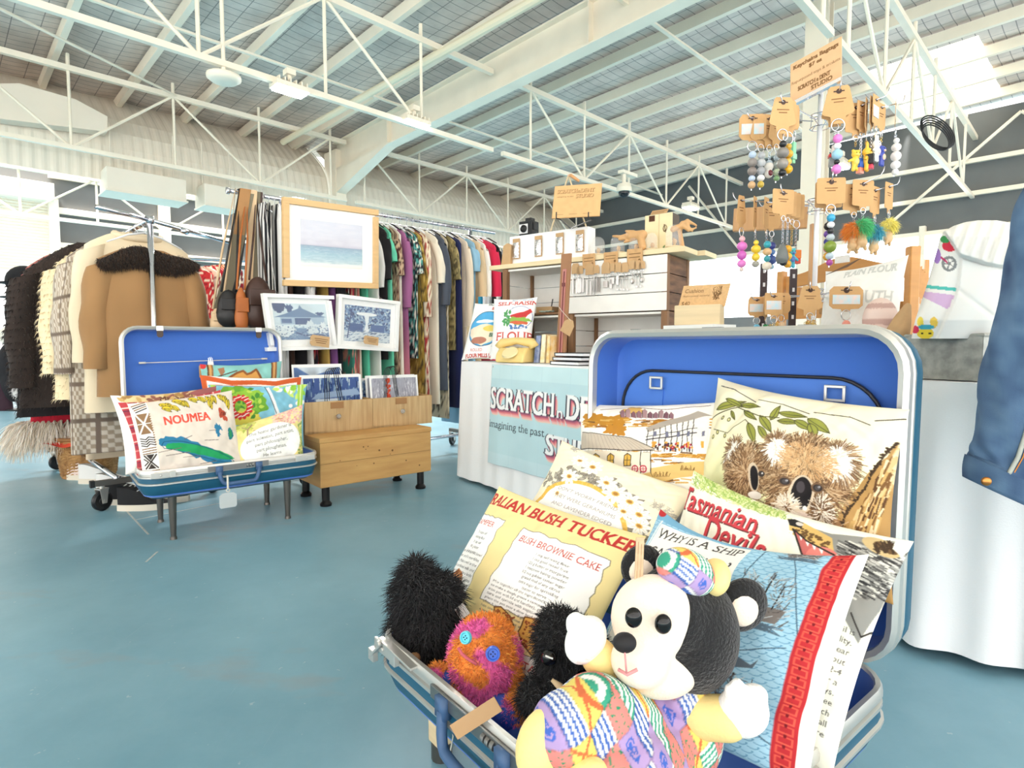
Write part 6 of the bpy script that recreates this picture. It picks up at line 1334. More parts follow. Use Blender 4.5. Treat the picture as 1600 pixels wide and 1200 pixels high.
# ---- colourful clothes far behind, seen between coats and belts
t = thing('garment_rack', 'distant low rack of red clothes seen between coats and belts', 'clothes rack', W(.5, 7, 0)); a = PL(305, 408, 6.2); b = PL(352, 403, 6.2)
m = MB(); m.cyl(a-A*.3, b+A*.4, .015, 8); m.cyl(Vector((a.x, a.y, 0))-A*.3, a-A*.3, .015, 8); m.cyl(Vector((b.x, b.y, 0))+A*.4, b+A*.4, .015, 8); m.out('rail', M_chrome, t)
for i, cf in enumerate(((206, 50, 52), (236, 214, 190), (190, 44, 60), (226, 120, 60), (120, 60, 70))):
    c = a+(b-a)*(i/4); garment('dress', ['scarlet dress', 'cream dress', 'ruby dress', 'orange dress', 'maroon dress'][i]+' on the distant rack between coats and belts', 'dress', c, (B*.6-A*.6), A, .8, fl(cf, [(250, 230, 200), (150, 30, 40)], .25, i), w=.16, th=.04, seed=90+i, group='clothes on the distant rack')
# ---- framed pictures hung in front of the clothes
M_oak = mat('light oak frame', (226, 186, 132), .5, var=.10, scale=6, stretch=(1, 1, 8)); M_wf = mat('white frame', (246, 245, 242), .45); M_glz = mat('picture glass', (255, 255, 255), .03, alpha=.06)
def frame(TL, TR, BR, BL, fw, m_, label, cv, mat_in, dep=.03, group=None, hang=True):
    TL, TR, BR, BL = [Vector(x) for x in (TL, TR, BR, BL)]; X = (TR-TL).normalized(); n = X.cross((TL-BL)).normalized(); n = -n if n.y > 0 else n; Yv = (TL-BL).normalized(); w = (TR-TL).length; h = (TL-BL).length
    t = thing('picture_frame', label, 'picture', (TL+TR+BR+BL)/4-Yv*h/2, 0, group); m = MB()
    for c, s in (((TL+TR)/2-Yv*fw/2, (w, fw)), ((BL+BR)/2+Yv*fw/2, (w, fw)), ((TL+BL)/2+X*fw/2, (fw, h-2*fw)), ((TR+BR)/2-X*fw/2, (fw, h-2*fw))): m.box(c-n*dep/2+n*.0, (s[0], s[1], dep), X, Yv, n)
    m.out('frame', m_, t, bevel=.0015)
    m = MB(); m.box((TL+TR+BR+BL)/4-n*(dep*.75), (w-fw, h-fw, .003), X, Yv, n); m.out('mount', mat('white mount board', (248, 247, 244), .9), t)
    o3 = BL+X*(fw+mat_in)+Yv*(fw+mat_in)-n*(dep*.75-.003); patch('print', o3, X*(w-2*fw-2*mat_in), Yv*(h-2*fw-2*mat_in), cv, parent=t)
    m = MB(); m.box((TL+TR+BR+BL)/4-n*(dep*.35), (w-2*fw, h-2*fw, .002), X, Yv, n); m.out('glass', M_glz, t)
    if hang:
        m = MB()
        for s in (.25, .75): a = TL+X*(w*s)-n*(dep*.8); m.tube([a, a+Z*.0+B*.05+Z*.02, Vector((a.x, a.y, max(a.z+.03, Z2-.02)))+B*.2], .0015, 5)
        m.out('hanging_wire', M_chrome, t)
    return t, X, Yv, n, w, h
def seascape():
    cv = Cv(150, 118, (208, 208, 218)); Y = (np.arange(cv.Hh)+.5)/cv.Hh; X = (np.arange(cv.W)+.5)/cv.Hh
    st = [(0, (236, 230, 224)), (.07, (238, 236, 232)), (.12, (198, 214, 216)), (.18, (176, 202, 212)), (.27, (164, 196, 208)), (.36, (150, 180, 200)), (.44, (140, 164, 186)), (.452, (138, 152, 178)), (.455, (196, 192, 208)), (.5, (206, 202, 214)), (.75, (212, 212, 224)), (1, (208, 210, 224))]
    for ch in range(3): cv.a[:, :, ch] = np.interp(Y, [s[0] for s in st], [s[1][ch]/255 for s in st])[:, None]
    r = random.Random(3)
    for i in range(500):
        y = r.uniform(.08, .43); x = r.uniform(0, cv.asp); l = r.uniform(.02, .12)*(1.2-y); cv.line([(x, y), (x+l, y+r.uniform(-.004, .004))], .006, [(206, 222, 226), (146, 182, 198), (186, 210, 216), (134, 170, 188)][r.randrange(4)], .5)
    for i in range(60): x = r.uniform(0, cv.asp); y = r.uniform(.5, 1); cv.ell(x, y, r.uniform(.05, .2), r.uniform(.01, .05), (222, 220, 228), al=.25)
    return cv
pf = 3.37
frame(PL(443, 307, pf), PL(592, 328, pf), PL(592, 454, pf), PL(444, 443, pf), .035, M_oak, 'large oak framed seascape hung on the long rack', seascape(), .075)
def cyano(kind, w=120, h=90):
    cv = Cv(w, h, (226, 232, 234)); r = random.Random(len(kind)); bl = [(52, 80, 130), (84, 116, 160), (140, 166, 190), (40, 58, 100), (190, 206, 214)]; a = cv.asp
    if kind == 'house':
        cv.rect(0, 0, a, 1, (196, 212, 218)); cv.mottle(.05, 8, 1); cv.rect(0, 0, a, .32, (110, 140, 174)); cv.ell(.15, .9, .16, .15, (48, 66, 110), wob=.1); cv.ell(.4, .85, .08, .12, (58, 80, 124), wob=.2); cv.ell(1.15, .72, .1, .05, (60, 84, 126), wob=.2)
        cv.poly([(0, .62), (.3, .72), (.62, .86), (.66, .96), (.72, .86), (1.05, .7), (a, .62)], (96, 124, 158)); cv.rect(.15, .42, 1.25, .62, (156, 178, 198)); cv.rect(.5, .42, .9, .6, (64, 88, 130)); cv.rect(.18, .46, .42, .58, (80, 106, 146)); cv.rect(0, .38, a, .42, (206, 220, 224))
        cv.ell(.22, .25, .26, .15, (214, 224, 226), wob=.1); cv.ell(.9, .3, .14, .22, (206, 218, 222), wob=.15, seed=2); cv.ell(1.2, .3, .1, .16, (216, 224, 226), wob=.2, seed=3); cv.line([(.5, .2), (.7, .12), (1.0, .14), (1.3, .1)], .03, (50, 72, 118))
        for i in range(160): x = r.uniform(0, a); y = r.uniform(0, .4); cv.ell(x, y, .02, .012, bl[r.randrange(5)], al=.7)
    elif kind == 'garden':
        cv.rect(0, 0, a, 1, (120, 150, 186))
        for i in range(500): x = r.uniform(0, a); y = r.uniform(.35, 1); cv.ell(x, y, .035, .02, bl[r.randrange(5)], r.uniform(0, 3))
        cv.rect(0, 0, a, .3, (206, 216, 222)); cv.ell(.62, .78, .3, .05, (232, 236, 236)); cv.poly([(.55, .75), (.7, .75), (.66, .5), (.7, .3), (.55, .3), (.6, .5)], (226, 232, 234)); cv.rect(.15, .28, .52, .5, (52, 84, 138)); cv.rect(.75, .3, 1.15, .5, (60, 92, 146))
        for i in range(150): x = r.uniform(0, a); y = r.uniform(0, .3); cv.line([(x, y), (x+.06, y+.02)], .012, bl[r.randrange(5)])
        cv.line([(.1, .1), (.2, .9)], .03, (44, 66, 116)); cv.line([(.1, 1), (.3, .5)], .02, (44, 66, 116))
    elif kind == 'room':
        cv.rect(0, 0, a, 1, (96, 124, 172)); cv.rect(.55, .2, a-.1, .7, (226, 232, 236)); cv.poly([(.0, 1), (.5, .8), (a, .95), (a, 1)], (200, 212, 222)); cv.rect(.05, .1, .5, .75, (80, 112, 166)); cv.line([(.5, .78), (a, .84)], .05, (60, 84, 140)); cv.mottle(.15, 8, 2)
    elif kind == 'verandah':
        cv.rect(0, 0, a, 1, (70, 92, 146)); 
        for i in range(260): x = r.uniform(0, a); y = r.uniform(0, 1); cv.line([(x, y), (x+r.uniform(-.02, .02), y+.12)], .02, bl[r.randrange(5)])
        cv.rect(.3, .05, .8, .55, (210, 220, 228)); cv.rect(.36, .05, .5, .4, (64, 90, 146)); cv.rect(.9, .1, 1.2, .5, (204, 216, 226)); cv.rect(.55, .05, .72, .4, (110, 140, 184)); cv.poly([(.2, .55), (1.3, .6), (1.2, .72), (.35, .66)], (150, 172, 202))
    else:
        cv.rect(0, 0, a, 1, (168, 168, 180)); 
        for i in range(400): x = r.uniform(0, a); y = r.uniform(0, 1); cv.line([(x, y), (x+r.uniform(-.02, .02), y+.08)], .015, [(140, 140, 154), (200, 200, 208), (176, 176, 188), (226, 226, 230)][r.randrange(4)])
        for i in range(40): x = .48+r.uniform(-.04, .06); y = r.uniform(0, 1); cv.ell(x, y, .03, .03, (206, 76, 50), wob=.2)
        cv.rect(0, 0, a, .2, (120, 116, 128), .6)
    return cv
f1 = frame(PL(411, 458, 3.31), PL(522, 462, 3.31), PL(523, 548, 3.31), PL(424, 546, 3.31), .022, M_wf, 'white framed blue print of a house, below the seascape at left', cyano('house'), .03, .04, 'small white framed blue prints')
f2 = frame(PL(530, 459, 3.31), PL(626, 471, 3.31), PL(622, 548, 3.31), PL(527, 546, 3.31), .022, M_wf, 'white framed blue print of a garden, below the seascape at right', cyano('garden'), .035, .04, 'small white framed blue prints')
def swing(px, py, wpx, hpx, pl, lb):
    c = PL(px, py, pl); k = c.y/FPX; w = wpx*k; h = hpx*k; X = (A*.98-Z*.12).normalized(); Yv = -B.cross(X)*-1; Yv = X.cross(B) if X.cross(B).z > 0 else -X.cross(B); t = thing('price_tag', lb, 'tag', c-Z*h/2, 0, 'kraft tags on the white frames')
    m = MB(); m.slab([c+X*(a*w)+Yv*(b*h) for a, b in ((-.5, -.3), (-.5, .3), (-.4, .5), (.5, .5), (.5, -.5), (-.4, -.5))], B*.003); m.out('tag_card', M_kraft, t)
    m = MB()
    for j in range(3): m.box(c+X*(.06*w)+Yv*(h*(.2-.18*j))-B*.0012, (w*(.7-.1*j), .0012, h*.05), X, B, Yv)
    m.out('writing', mat('brown ink', (120, 84, 52), .9), t)
    m = MB(); m.tube([c-X*(w*.42), c-X*(w*.62)-Z*.01, c-X*(w*.7)-Z*.04], .0012, 5); m.out('tag_string', M_string, t)
swing(500, 533, 32, 17, 3.27, 'kraft price tag over the lower right corner of the framed house print'); swing(580, 532, 26, 13, 3.27, 'kraft price tag on the lower edge of the framed garden print')
# ---- crate of prints on its feet
cA = (Vector((-.49, 3.52, 0))-Vector((-1.011, 3.07, 0))).normalized(); cB = Vector((-cA.y, cA.x, 0))
M_pine = mat('honey pine boards', (214, 168, 104), .55, var=.16, scale=3, stretch=(1.2, 1.2, 9), col2=(196, 146, 86)); M_ply = mat('pale grained plywood', (206, 176, 130), .6, var=.18, scale=4, stretch=(14, 14, 1), col2=(184, 150, 104)); M_knot = mat('dark knots', (120, 86, 48), .7)
o0 = Vector((-1.011, 3.07, 0)); wC, dC = .69, .345
t = thing('wooden_chest', 'honey pine blanket box on black feet, under the drawers of prints', 'chest', o0+cA*wC/2+cB*dC/2)
ctr = o0+cA*wC/2+cB*dC/2
m = MB(); m.box(Vector((ctr.x, ctr.y, .225)), (wC, dC, .24), cA, cB, Z); m.out('box_body', M_pine, t, bevel=.004)
m = MB(); m.box(Vector((ctr.x, ctr.y, .358)), (wC+.006, dC+.006, .026), cA, cB, Z); m.out('lid', M_pine, t, bevel=.003)
m = MB(); m.box(o0+cA*wC*.5-cB*.0006+Z*.232, (wC*.998, .001, .0015), cA, cB, Z)
for a_, z_, r_ in ((.36, .30, .006), (.40, .30, .005), (.38, .285, .004), (.5, .27, .008), (.16, .24, .004), (.75, .19, .006), (.88, .15, .007), (.6, .24, .004), (.3, .2, .003), (.62, .26, .009), (.45, .2, .006)): m.lathe([(0, .0012), (r_*wC, .0012), (r_*wC, 0)], o0+cA*(wC*a_)+Z*z_, -cB, 10)
m.out('board_marks', M_knot, t)
for a_, b_ in ((.06, .1), (.92, .1), (.06, .9), (.92, .9)):
    c = o0+cA*(wC*a_)+cB*(dC*b_); m = MB(); m.cyl(c+Z*.03, c+Z*.107, .021, 14); m.lathe([(0, 0), (.03, 0), (.032, .012), (.018, .03), (0, .032)], c, n=18); m.out('foot', M_gun if a_ > 2 else mat('black metal foot', (44, 42, 42), .3, .6), t, auto=.7)
d0 = Vector((-1.135, 3.2, 0)); dA = (Vector((-.508, 3.71, 0))-d0).normalized(); dB = Vector((-dA.y, dA.x, 0)); wD, dD, zD = .81, .30, .372
t = thing('drawer_crate', 'pale plywood twin drawer crate holding prints, on top of the pine chest', 'crate', d0+dA*wD/2+dB*dD/2+Z*zD); m = MB()
m.box(d0+dA*wD*.5+dB*dD/2+Z*(zD+.006), (wD, dD, .012), dA, dB, Z); m.out('crate_base', M_ply, t)
for e in (.25, .75):
    m = MB(); m.box(d0+dA*(wD*e)+dB*.008+Z*(zD+.088), (wD*.498, .016, .176), dA, dB, Z); g = m.out('drawer_front', M_ply, t, bevel=.002)
    c = d0+dA*(wD*(e-.02))-dB*.002+Z*(zD+.09); m = MB(); m.lathe([(0, .03), (.010, .029), (.015, .022), (.013, .014), (.006, .008), (.006, 0)], c, -dB, 16); m.out('glass_knob', mat('clear glass knob', (240, 240, 238), .05, trans=.7), g, smooth=True)
    m = MB(); m.box(c+Z*.062-dB*.001, (.075, .004, .036), dA, dB, Z); m.out('label_card', mat('brown label card', (164, 122, 80), .8), g)
m = MB()
for e in (.008, wD/2, wD-.008): m.box(d0+dA*e+dB*dD/2+Z*(zD+.088), (.014, dD-.03, .176), dA, dB, Z)
m.box(d0+dA*wD/2+dB*(dD-.008)+Z*(zD+.088), (wD, .014, .176), dA, dB, Z); m.out('crate_side', M_pine, t)
def print_card(e, back, wpx, w, h, kind, lb, lean=.12, base=.02):
    o3 = d0+dA*(wD*e)+dB*(.03+back)+Z*(zD+base); Yv = (Z+dB*lean).normalized()*h; cv0 = cyano(kind); cv = Cv(cv0.w, cv0.h, (246, 246, 244)); q = int(cv.Hh*.06); cv.a[q:-q, q:-q] = cv0.a[q:-q, q:-q]
    o = patch('art_print', o3, dA*w, Yv, cv, thick=.003, rim=(240, 240, 238)); return tag(o, lb, 'print', 'loose prints in the drawer crate')
print_card(.0+.02, .03, 0, .36, .30, 'verandah', 'blue verandah print in a clear sleeve, at the front of the left drawer'); print_card(.0+.03, .07, 0, .36, .30, 'garden', 'blue garden print second in the left drawer', .12, .022); print_card(.0+.05, .11, 0, .37, .285, 'house', 'blue house print third in the left drawer', .1); print_card(.0+.02, .17, 0, .30, .36, 'room', 'blue room print standing tallest at the back of the left drawer', .1)
print_card(.53, .03, 0, .33, .285, 'bark', 'grey bark print with a rust stripe at the front of the right drawer'); print_card(.52, .07, 0, .34, .285, 'bark', 'second bark print, just behind the front one in the right drawer', .12, .022); print_card(.50, .11, 0, .3, .27, 'garden', 'blue print behind the bark prints in the right drawer', .1)
for e in (.19, .64):
    t = thing('wire_holder', ('black looped wire divider over the left drawer of prints', 'black looped wire divider over the right drawer of prints')[e > .5], 'wire divider', d0+dA*(wD*e)+dB*.1+Z*zD, 0, 'wire dividers on the drawer crate')
    for j in range(5):
        m = MB(); c = d0+dA*(wD*(e+.03*j))+dB*(.02+.03*j)+Z*(zD+.20); pts = [c-dA*.03-Z*.17]+[c-dA*(.028*math.cos(PI*k_/8))+Z*(.11+.05*math.sin(PI*k_/8)) for k_ in range(9)]+[c+dA*.075-Z*.17]; m.tube(pts, .0022, 5); m.out('wire_loop', M_dark, t, smooth=True)
# ================================================================ THE STALL TABLE AND ITS GOODS
TL_ = Vector((-.32, 3.78, 0)); TT = Vector((.577, -.817, 0)).normalized(); TN = Vector((.817, .577, 0)).normalized(); ZT = .757; TLEN = 2.86; TDEP = .78
def tp(s, d, z=ZT): return TL_+TT*s+TN*d+Z*z
M_cloth = mat('white tablecloth', (250, 250, 250), .85, bump=.12, bscale=240)
c = tp(TLEN/2, TDEP/2, 0)
t = thing('trestle_table', 'long trestle table hidden under the white cloth', 'table', c)
m = MB(); m.box(c+Z*(ZT-.025), (TLEN-.03, TDEP-.03, .03), TT, TN, Z); m.out('table_top', M_ply, t)
for a in (.12, .5, .88):
    for b in (.12, .88): m = MB(); q = tp(TLEN*a, TDEP*b, 0); m.cyl(q, q+Z*(ZT-.04), .015, 8); m.out('leg', M_gun, t)
per = []; n1 = 220; n2 = 60
rc = .03
def edge(P0, D, Lg, N_, n): return [(P0+D*(Lg*i/n), N_) for i in range(n)]
per = edge(TL_, TT, TLEN, -TN, n1)+edge(TL_+TT*TLEN, TN, TDEP, TT, n2)+edge(TL_+TT*TLEN+TN*TDEP, -TT, TLEN, TN, n1)+edge(TL_+TN*TDEP, -TN, TDEP, -TT, n2)
K = len(per); rows = 26; g = []
for j in range(rows):
    q = j/(rows-1)
    for i, (pt, N_) in enumerate(per):
        l = i*.013; s_ = (pt-TL_).dot(TT)
        big = .6+1.7*min(1, max(0, (s_-1.9)/.4))
        rip = (.010*math.sin(l*17+.6*math.sin(l*5))+.008*math.sin(l*41+1)+.012*math.sin(l*7.3+2))*big
        out = .004+.035*q*(.5+.5*math.sin(l*3))*.6+rip*q**.6+.018*q
        g.append(pt+N_*out+Z*(ZT+.003-(ZT-.022)*q-.004*math.sin(l*9)*q))
m = MB(); m.grid(g, K, rows, wrap=True); cc = []
m.add([tp(-.004, -.004, ZT+.003), tp(TLEN+.004, -.004, ZT+.003), tp(TLEN+.004, TDEP+.004, ZT+.003), tp(-.004, TDEP+.004, ZT+.003)], [(0, 1, 2, 3)])
tag(m.out('tablecloth', M_cloth, auto=1.0), 'white cloth draped to the floor over the long stall table', 'tablecloth')
# ---- banner
def p_banner(cv):
    a = cv.asp; cv.rect(0, 0, a, 1, (196, 226, 232)); cv.rect(.0, .86, a, 1, (206, 234, 238)); cv.rect(0, 0, a, .12, (204, 230, 236)); cv.mottle(.015, 10, 2)
    for x in (.15, .35, .8, 1.2): cv.line([(x, 0), (x, 1)], .006, (188, 220, 228), .6)
    def big(t_, x, y, sz, fit):
        for k, cc in ((5, (244, 206, 190)), (4, (240, 180, 176)), (3, (232, 140, 144)), (2, (206, 110, 128)), (1, (150, 90, 116))): cv.text(t_, x+.009*k, y-.012*k, sz, cc, bold=.055, serif=.05, fit=fit)
        cv.text(t_, x, y, sz, (58, 62, 74), bold=.075, serif=.06, fit=fit); cv.text(t_, x+.001, y+.001, sz, (253, 253, 252), bold=.028, serif=.03, fit=fit)
    big('SCRATCH', .015, .56, .30, .96); big('n', 1.03, .56, .13, .075); big('DENT', 1.17, .56, .30, .62); big('STUDIO', .90, .22, .26, .85)
    cv.text('reimagining the past', -.10, .37, .105, (70, 84, 92), serif=.06, fit=.97); cv.ell(.025, .975, .012, .014, (230, 232, 232)); cv.ell(.025, .975, .006, .008, (150, 160, 160))
cv = Cv(360, 180, (206, 230, 234)); p_banner(cv)
o = patch('banner', tp(.385, -.052, .175), TT*1.17, Z*.575-TN*(-.032), cv, bend=lambda u, v: .006*np.sin(u*22)*(1-v)+.004*np.sin(u*9+1), rim=(206, 230, 234)); tag(o, 'pale blue cloth banner with block lettering on the front of the white tablecloth', 'banner')
# ---- flour sack cushions
def p_flour1(c, M):
    c.rect(0, 0, c.asp, 1, (250, 250, 248)); r = random.Random(2); red = (206, 92, 84); a = c.asp
    for i, t_ in enumerate(('VICTORIAN', 'BEST', 'SOUTHERN')): c.text(t_, .55, .92-.09*i, .075, red if i else (130, 140, 140), al='c', serif=.04, bold=.02)
    c.ell(.42, .50, .34, .30, (40, 60, 80)); c.ell(.42, .50, .33, .29, (92, 176, 226)); c.poly([(.1, .5), (.3, .56), (.45, .58), (.62, .54), (.74, .5), (.72, .4), (.6, .28), (.42, .21), (.24, .28), (.12, .4)], (246, 232, 206)); c.ell(.55, .5, .16, .05, (232, 210, 110)); c.ell(.4, .62, .2, .03, (240, 250, 252)); c.ell(.35, .3, .16, .06, (190, 130, 110))
    c.text('BRAND', .55, .36, .09, (70, 110, 90), bold=.02); c.text('25/240', .62, .20, .07, (110, 110, 110)); c.text('ROLLED', .2, .12, .07, red); c.text('FLOUR MILLS Ld', .1, .02, .08, red, serif=.04, bold=.02)
def p_flour2(c, M):
    c.rect(0, 0, c.asp, 1, (251, 251, 249)); red = (206, 90, 86); r = random.Random(5)
    c.text('BEST COMPLETE', .55, .94, .05, (130, 150, 190), al='c'); c.text('SELF-RAISING', .52, .855, .10, red, al='c', serif=.05, bold=.02, fit=.8)
    c.text('DINGO', .40, .77, .055, (90, 110, 170))
    c.ell(.55, .64, .23, .19, (120, 130, 180)); c.ell(.55, .64, .222, .182, (250, 250, 250)); c.poly([(.38, .66), (.5, .70), (.62, .73), (.72, .79), (.76, .74), (.7, .68), (.66, .62), (.55, .63), (.45, .60)], (206, 70, 70)); c.ell(.54, .58, .2, .06, (150, 190, 90), wob=.15); c.poly([(.36, .55), (.5, .58), (.72, .56), (.7, .52), (.5, .52)], (216, 110, 80))
    for i in range(26): c.leaf(.36+r.uniform(-.06, .04), .48+r.uniform(0, .24), .07, .02, r.uniform(1.2, 3.6), (90, 160, 100))
    for i in range(14): c.ell(.5+r.uniform(-.1, .2), .47+r.uniform(-.02, .03), .018, .018, (90, 130, 190))
    c.text('FLOUR', .50, .27, .19, red, al='c', serif=.06, bold=.02, fit=.68)
    for i in range(3): c.line([(.3, .22-.03*i), (.66, .22-.03*i)], .007, (150, 160, 200))
    c.text('DAILY', .25, .06, .06, red); c.text('2 KG', .6, .05, .06, (110, 130, 180))
def pcush(label, pix, Ys, w, h, bg, paint, **kw):
    cs = [P(x, y, Yq) for (x, y), Yq in zip(pix, Ys)]; cv = Cv(w, h, bg); paint(cv, PV(cs, cv.asp, kw.get('thick', .1))); return pillow('cushion', label, cs, cv, **kw)
pcush('white flour sack cushion with a blue oval scene, left end of the table', [(742, 474), (796, 470), (776, 562), (721, 563)], (3.86, 3.76, 3.68, 3.76), 120, 160, (250, 250, 248), p_flour1, thick=.10, seed=31, pinch=.03)
pcush('white flour sack cushion lettered in red behind the yellow telephone', [(772, 467), (840, 464), (828, 561), (766, 562)], (3.72, 3.60, 3.52, 3.60), 150, 190, (251, 251, 249), p_flour2, thick=.11, seed=32, pinch=.03)
# ---- telephone
c = P(808, 561, 3.42); c.z = ZT+.006; X = Vector((.85, -.5, 0)).normalized(); Yv = Vector((.5, .85, 0)).normalized(); M_tel = mat('butter yellow plastic', (242, 212, 136), .35)
t = thing('telephone', 'butter yellow telephone in front of the flour cushions', 'telephone', c); m = MB()
pr = [(-.10, 0), (.10, 0), (.095, .035), (.05, .085), (-.05, .085), (-.09, .05)]
m.slab([c+Yv*(a*.95)*-1*-1+Z*b-X*.095 for a, b in pr], X*.19); m.out('phone_body', M_tel, t, bevel=.012)
m = MB(); m.tube([c+X*-.115+Z*.085-Yv*.0, c+X*-.10+Z*.112, c+X*.0+Z*.125, c+X*.10+Z*.112, c+X*.115+Z*.085], [.034, .028, .020, .028, .034], 12); m.out('handset', M_tel, t, smooth=True)
m = MB(); m.lathe([(0, .012), (.045, .010), (.05, 0)], c-Yv*.08+Z*.055, (-Yv*.6+Z*.8), 20); m.out('dial', mat('cream dial', (250, 230, 176), .4), t)
def kraft_box(cx, X_, Y_, sz, m_, label, nm, cat, group=None):
    m = MB(); m.box(cx, sz, X_, Y_, Z); return tag(m.out(nm, m_, bevel=.002), label, cat, group)
# ---- painted crates of the shelf
SR = Vector((.833, 3.19, 0)); SLf = Vector((-.085, 3.878, 0)); ST = (SR-SLf).normalized(); SN = Vector((-ST.y, ST.x, 0)); SLN = (SR-SLf).length
def sp(s, d, z): return SLf+ST*s+SN*d+Z*z
M_wp = mat('white painted planks', (246, 244, 238), .6, var=.06, scale=10, bump=.15, bscale=30); M_brn = mat('weathered brown planks', (134, 94, 64), .65, var=.35, scale=4, stretch=(1.5, 1.5, 10), col2=(84, 56, 38)); M_post = mat('brown crate post', (146, 108, 76), .65, var=.25, scale=6, stretch=(8, 8, 1)); M_gap = mat('dark plank gap', (70, 56, 46), .9)
def crate(s0, s1, z0, z1, front, label, dep=.33):
    w = s1-s0; h = z1-z0; t = thing('wooden_crate', label, 'crate', sp((s0+s1)/2, dep/2, z0), 0, 'wooden crates of the shelf'); pl = 3
    for k in range(pl):
        z = z0+h*(k+.5)/pl; hh = h/pl-.004
        if front: m = MB(); m.box(sp((s0+s1)/2, .008, z), (w, .016, hh), ST, SN, Z); m.out('front_plank', M_wp, t, bevel=.002)
        m = MB(); m.box(sp((s0+s1)/2, dep-.008, z), (w-.02, .014, hh), ST, SN, Z); m.out('back_plank', M_wp, t)
        for e, mm_ in ((s0+.007, M_wp), (s1-.007, M_brn)): m = MB(); m.box(sp(e, dep/2, z), (.014, dep-.034, hh), ST, SN, Z); m.out('side_plank', mm_, t, bevel=.001)
    for e in (s0+.02, s1-.02):
        for d in (.02, dep-.02): m = MB(); m.box(sp(e+(.006 if e > (s0+s1)/2 else -.006), d+(-.0 if d > .1 else .0), (z0+z1)/2), (.034, .034, h), ST, SN, Z); m.out('corner_post', M_post, t, bevel=.001)
    for z in (z0+.008, z1-.008): m = MB(); m.box(sp((s0+s1)/2, dep/2, z), (w-.03, dep-.04, .012), ST, SN, Z); m.out('shelf_board', M_post if z < (z0+z1)/2 else M_wp, t)
    return t
ZM, ZC = 1.05, 1.352
crate(.03, .515, ZT+.004, ZM-.002, False, 'open brown crate behind the telephone, lower left of the shelf'); crate(.53, 1.145, ZT+.004, ZM-.002, False, 'open white lined crate, lower right of the shelf')
crate(.03, .515, ZM, ZC, False, 'open white lined crate, upper left of the shelf'); crate(.53, 1.145, ZM, ZC, True, 'white plank fronted crate with dark brown side, upper right of the shelf')
m = MB(); m.box(sp(.58, .10, ZC+.018), (1.32, .20, .028), ST, SN, Z); tag(m.out('shelf_board', mat('pale raw board', (240, 220, 178), .6, var=.1, scale=4, stretch=(1, 1, 8)), bevel=.002), 'pale raw pine board laid along the front of the crates', 'board', 'boards on top of the crates')
m = MB(); m.box(sp(.60, .30, ZC+.018), (1.36, .19, .028), ST, SN, Z); tag(m.out('shelf_board', MATS['pale raw board'], bevel=.002), 'pale raw pine board laid along the back of the crates', 'board', 'boards on top of the crates')
ZB = ZC+.034
def s_of(px, d=0.0):
    r = (px-800)/FPX; b = SLf+SN*d; return (r*b.y-b.x)/(ST.x-r*ST.y)
# ---- white display box with foil packets
s0, s1 = s_of(797, .10), s_of(918, .10)
m = MB(); m.box(sp((s0+s1)/2, .14, ZB+.095), (s1-s0, .09, .19), ST, SN, Z); tag(m.out('display_box', mat('white display board', (250, 250, 250), .6), bevel=.003), 'white display box holding foil packets on the crate shelf', 'display box')
M_foil = mat('silver foil', (232, 230, 232), .22, .9, bump=.6, bscale=60)
for i, px in enumerate((806, 840, 873, 904)):
    c = sp(s_of(px, .08), .084, ZB+.10); t = thing('earring_packet', ['kraft backed foil packet, leftmost on the white display box', 'kraft backed foil packet, second from left on the white display box', 'kraft backed foil packet, third from left on the white display box', 'kraft backed foil packet, rightmost on the white display box'][i], 'packet', c-Z*.07, 0, 'foil packets on the display box')
    m = MB(); m.box(c+Z*.005, (.055, .004, .13), ST, SN, Z); m.out('backing_card', M_kraft, t); m = MB(); g = []
    for j in range(9):
        for k in range(7): g.append(c+ST*(.024*(-1+2*k/6))+Z*(-.055+.10*j/8)-SN*(.006+.010*math.sin(PI*k/6)*math.sin(PI*j/8)+.003*math.sin(j*3+k*2+i)))
    m.grid(g, 7, 9); m.out('foil_pouch', M_foil, t, smooth=True)
c = sp(s_of(790, .06), .06, ZB+.07); m = MB(); m.slab([c+ST*a+SN*0+Z*b for a, b in ((-.04, -.07), (.035, -.07), (.045, .06), (.01, .075), (-.02, .06))], SN*.03); tag(m.out('gift_bag', M_kraft, bevel=.004), 'small kraft bag at the left end of the crate shelf', 'bag')
# ---- box camera
s_ = s_of(826, .15); c = sp(s_, .15, ZB+.192+.045); t = thing('box_camera', 'old black box camera with pale face on the white display box', 'camera', c-Z*.045); m = MB(); m.box(c, (.10, .085, .09), ST, SN, Z); m.box(c+Z*.055+ST*.01, (.045, .05, .025), ST, SN, Z); m.box(c+ST*.054+Z*.01, (.01, .05, .05), ST, SN, Z); m.out('camera_body', mat('black leatherette', (30, 30, 32), .5, bump=.3, bscale=200), t, bevel=.004)
m = MB(); m.box(c-SN*.044-Z*.005-ST*.012, (.068, .004, .062), ST, SN, Z); g = m.out('face_plate', mat('brushed pale plate', (216, 216, 218), .3, .5), t, bevel=.002)
m = MB(); m.lathe([(.024, 0), (.024, .008), (.018, .012), (.012, .006), (0, .006)], c-SN*.046-Z*.005-ST*.008, -SN, 20); m.out('lens', M_dark, g)
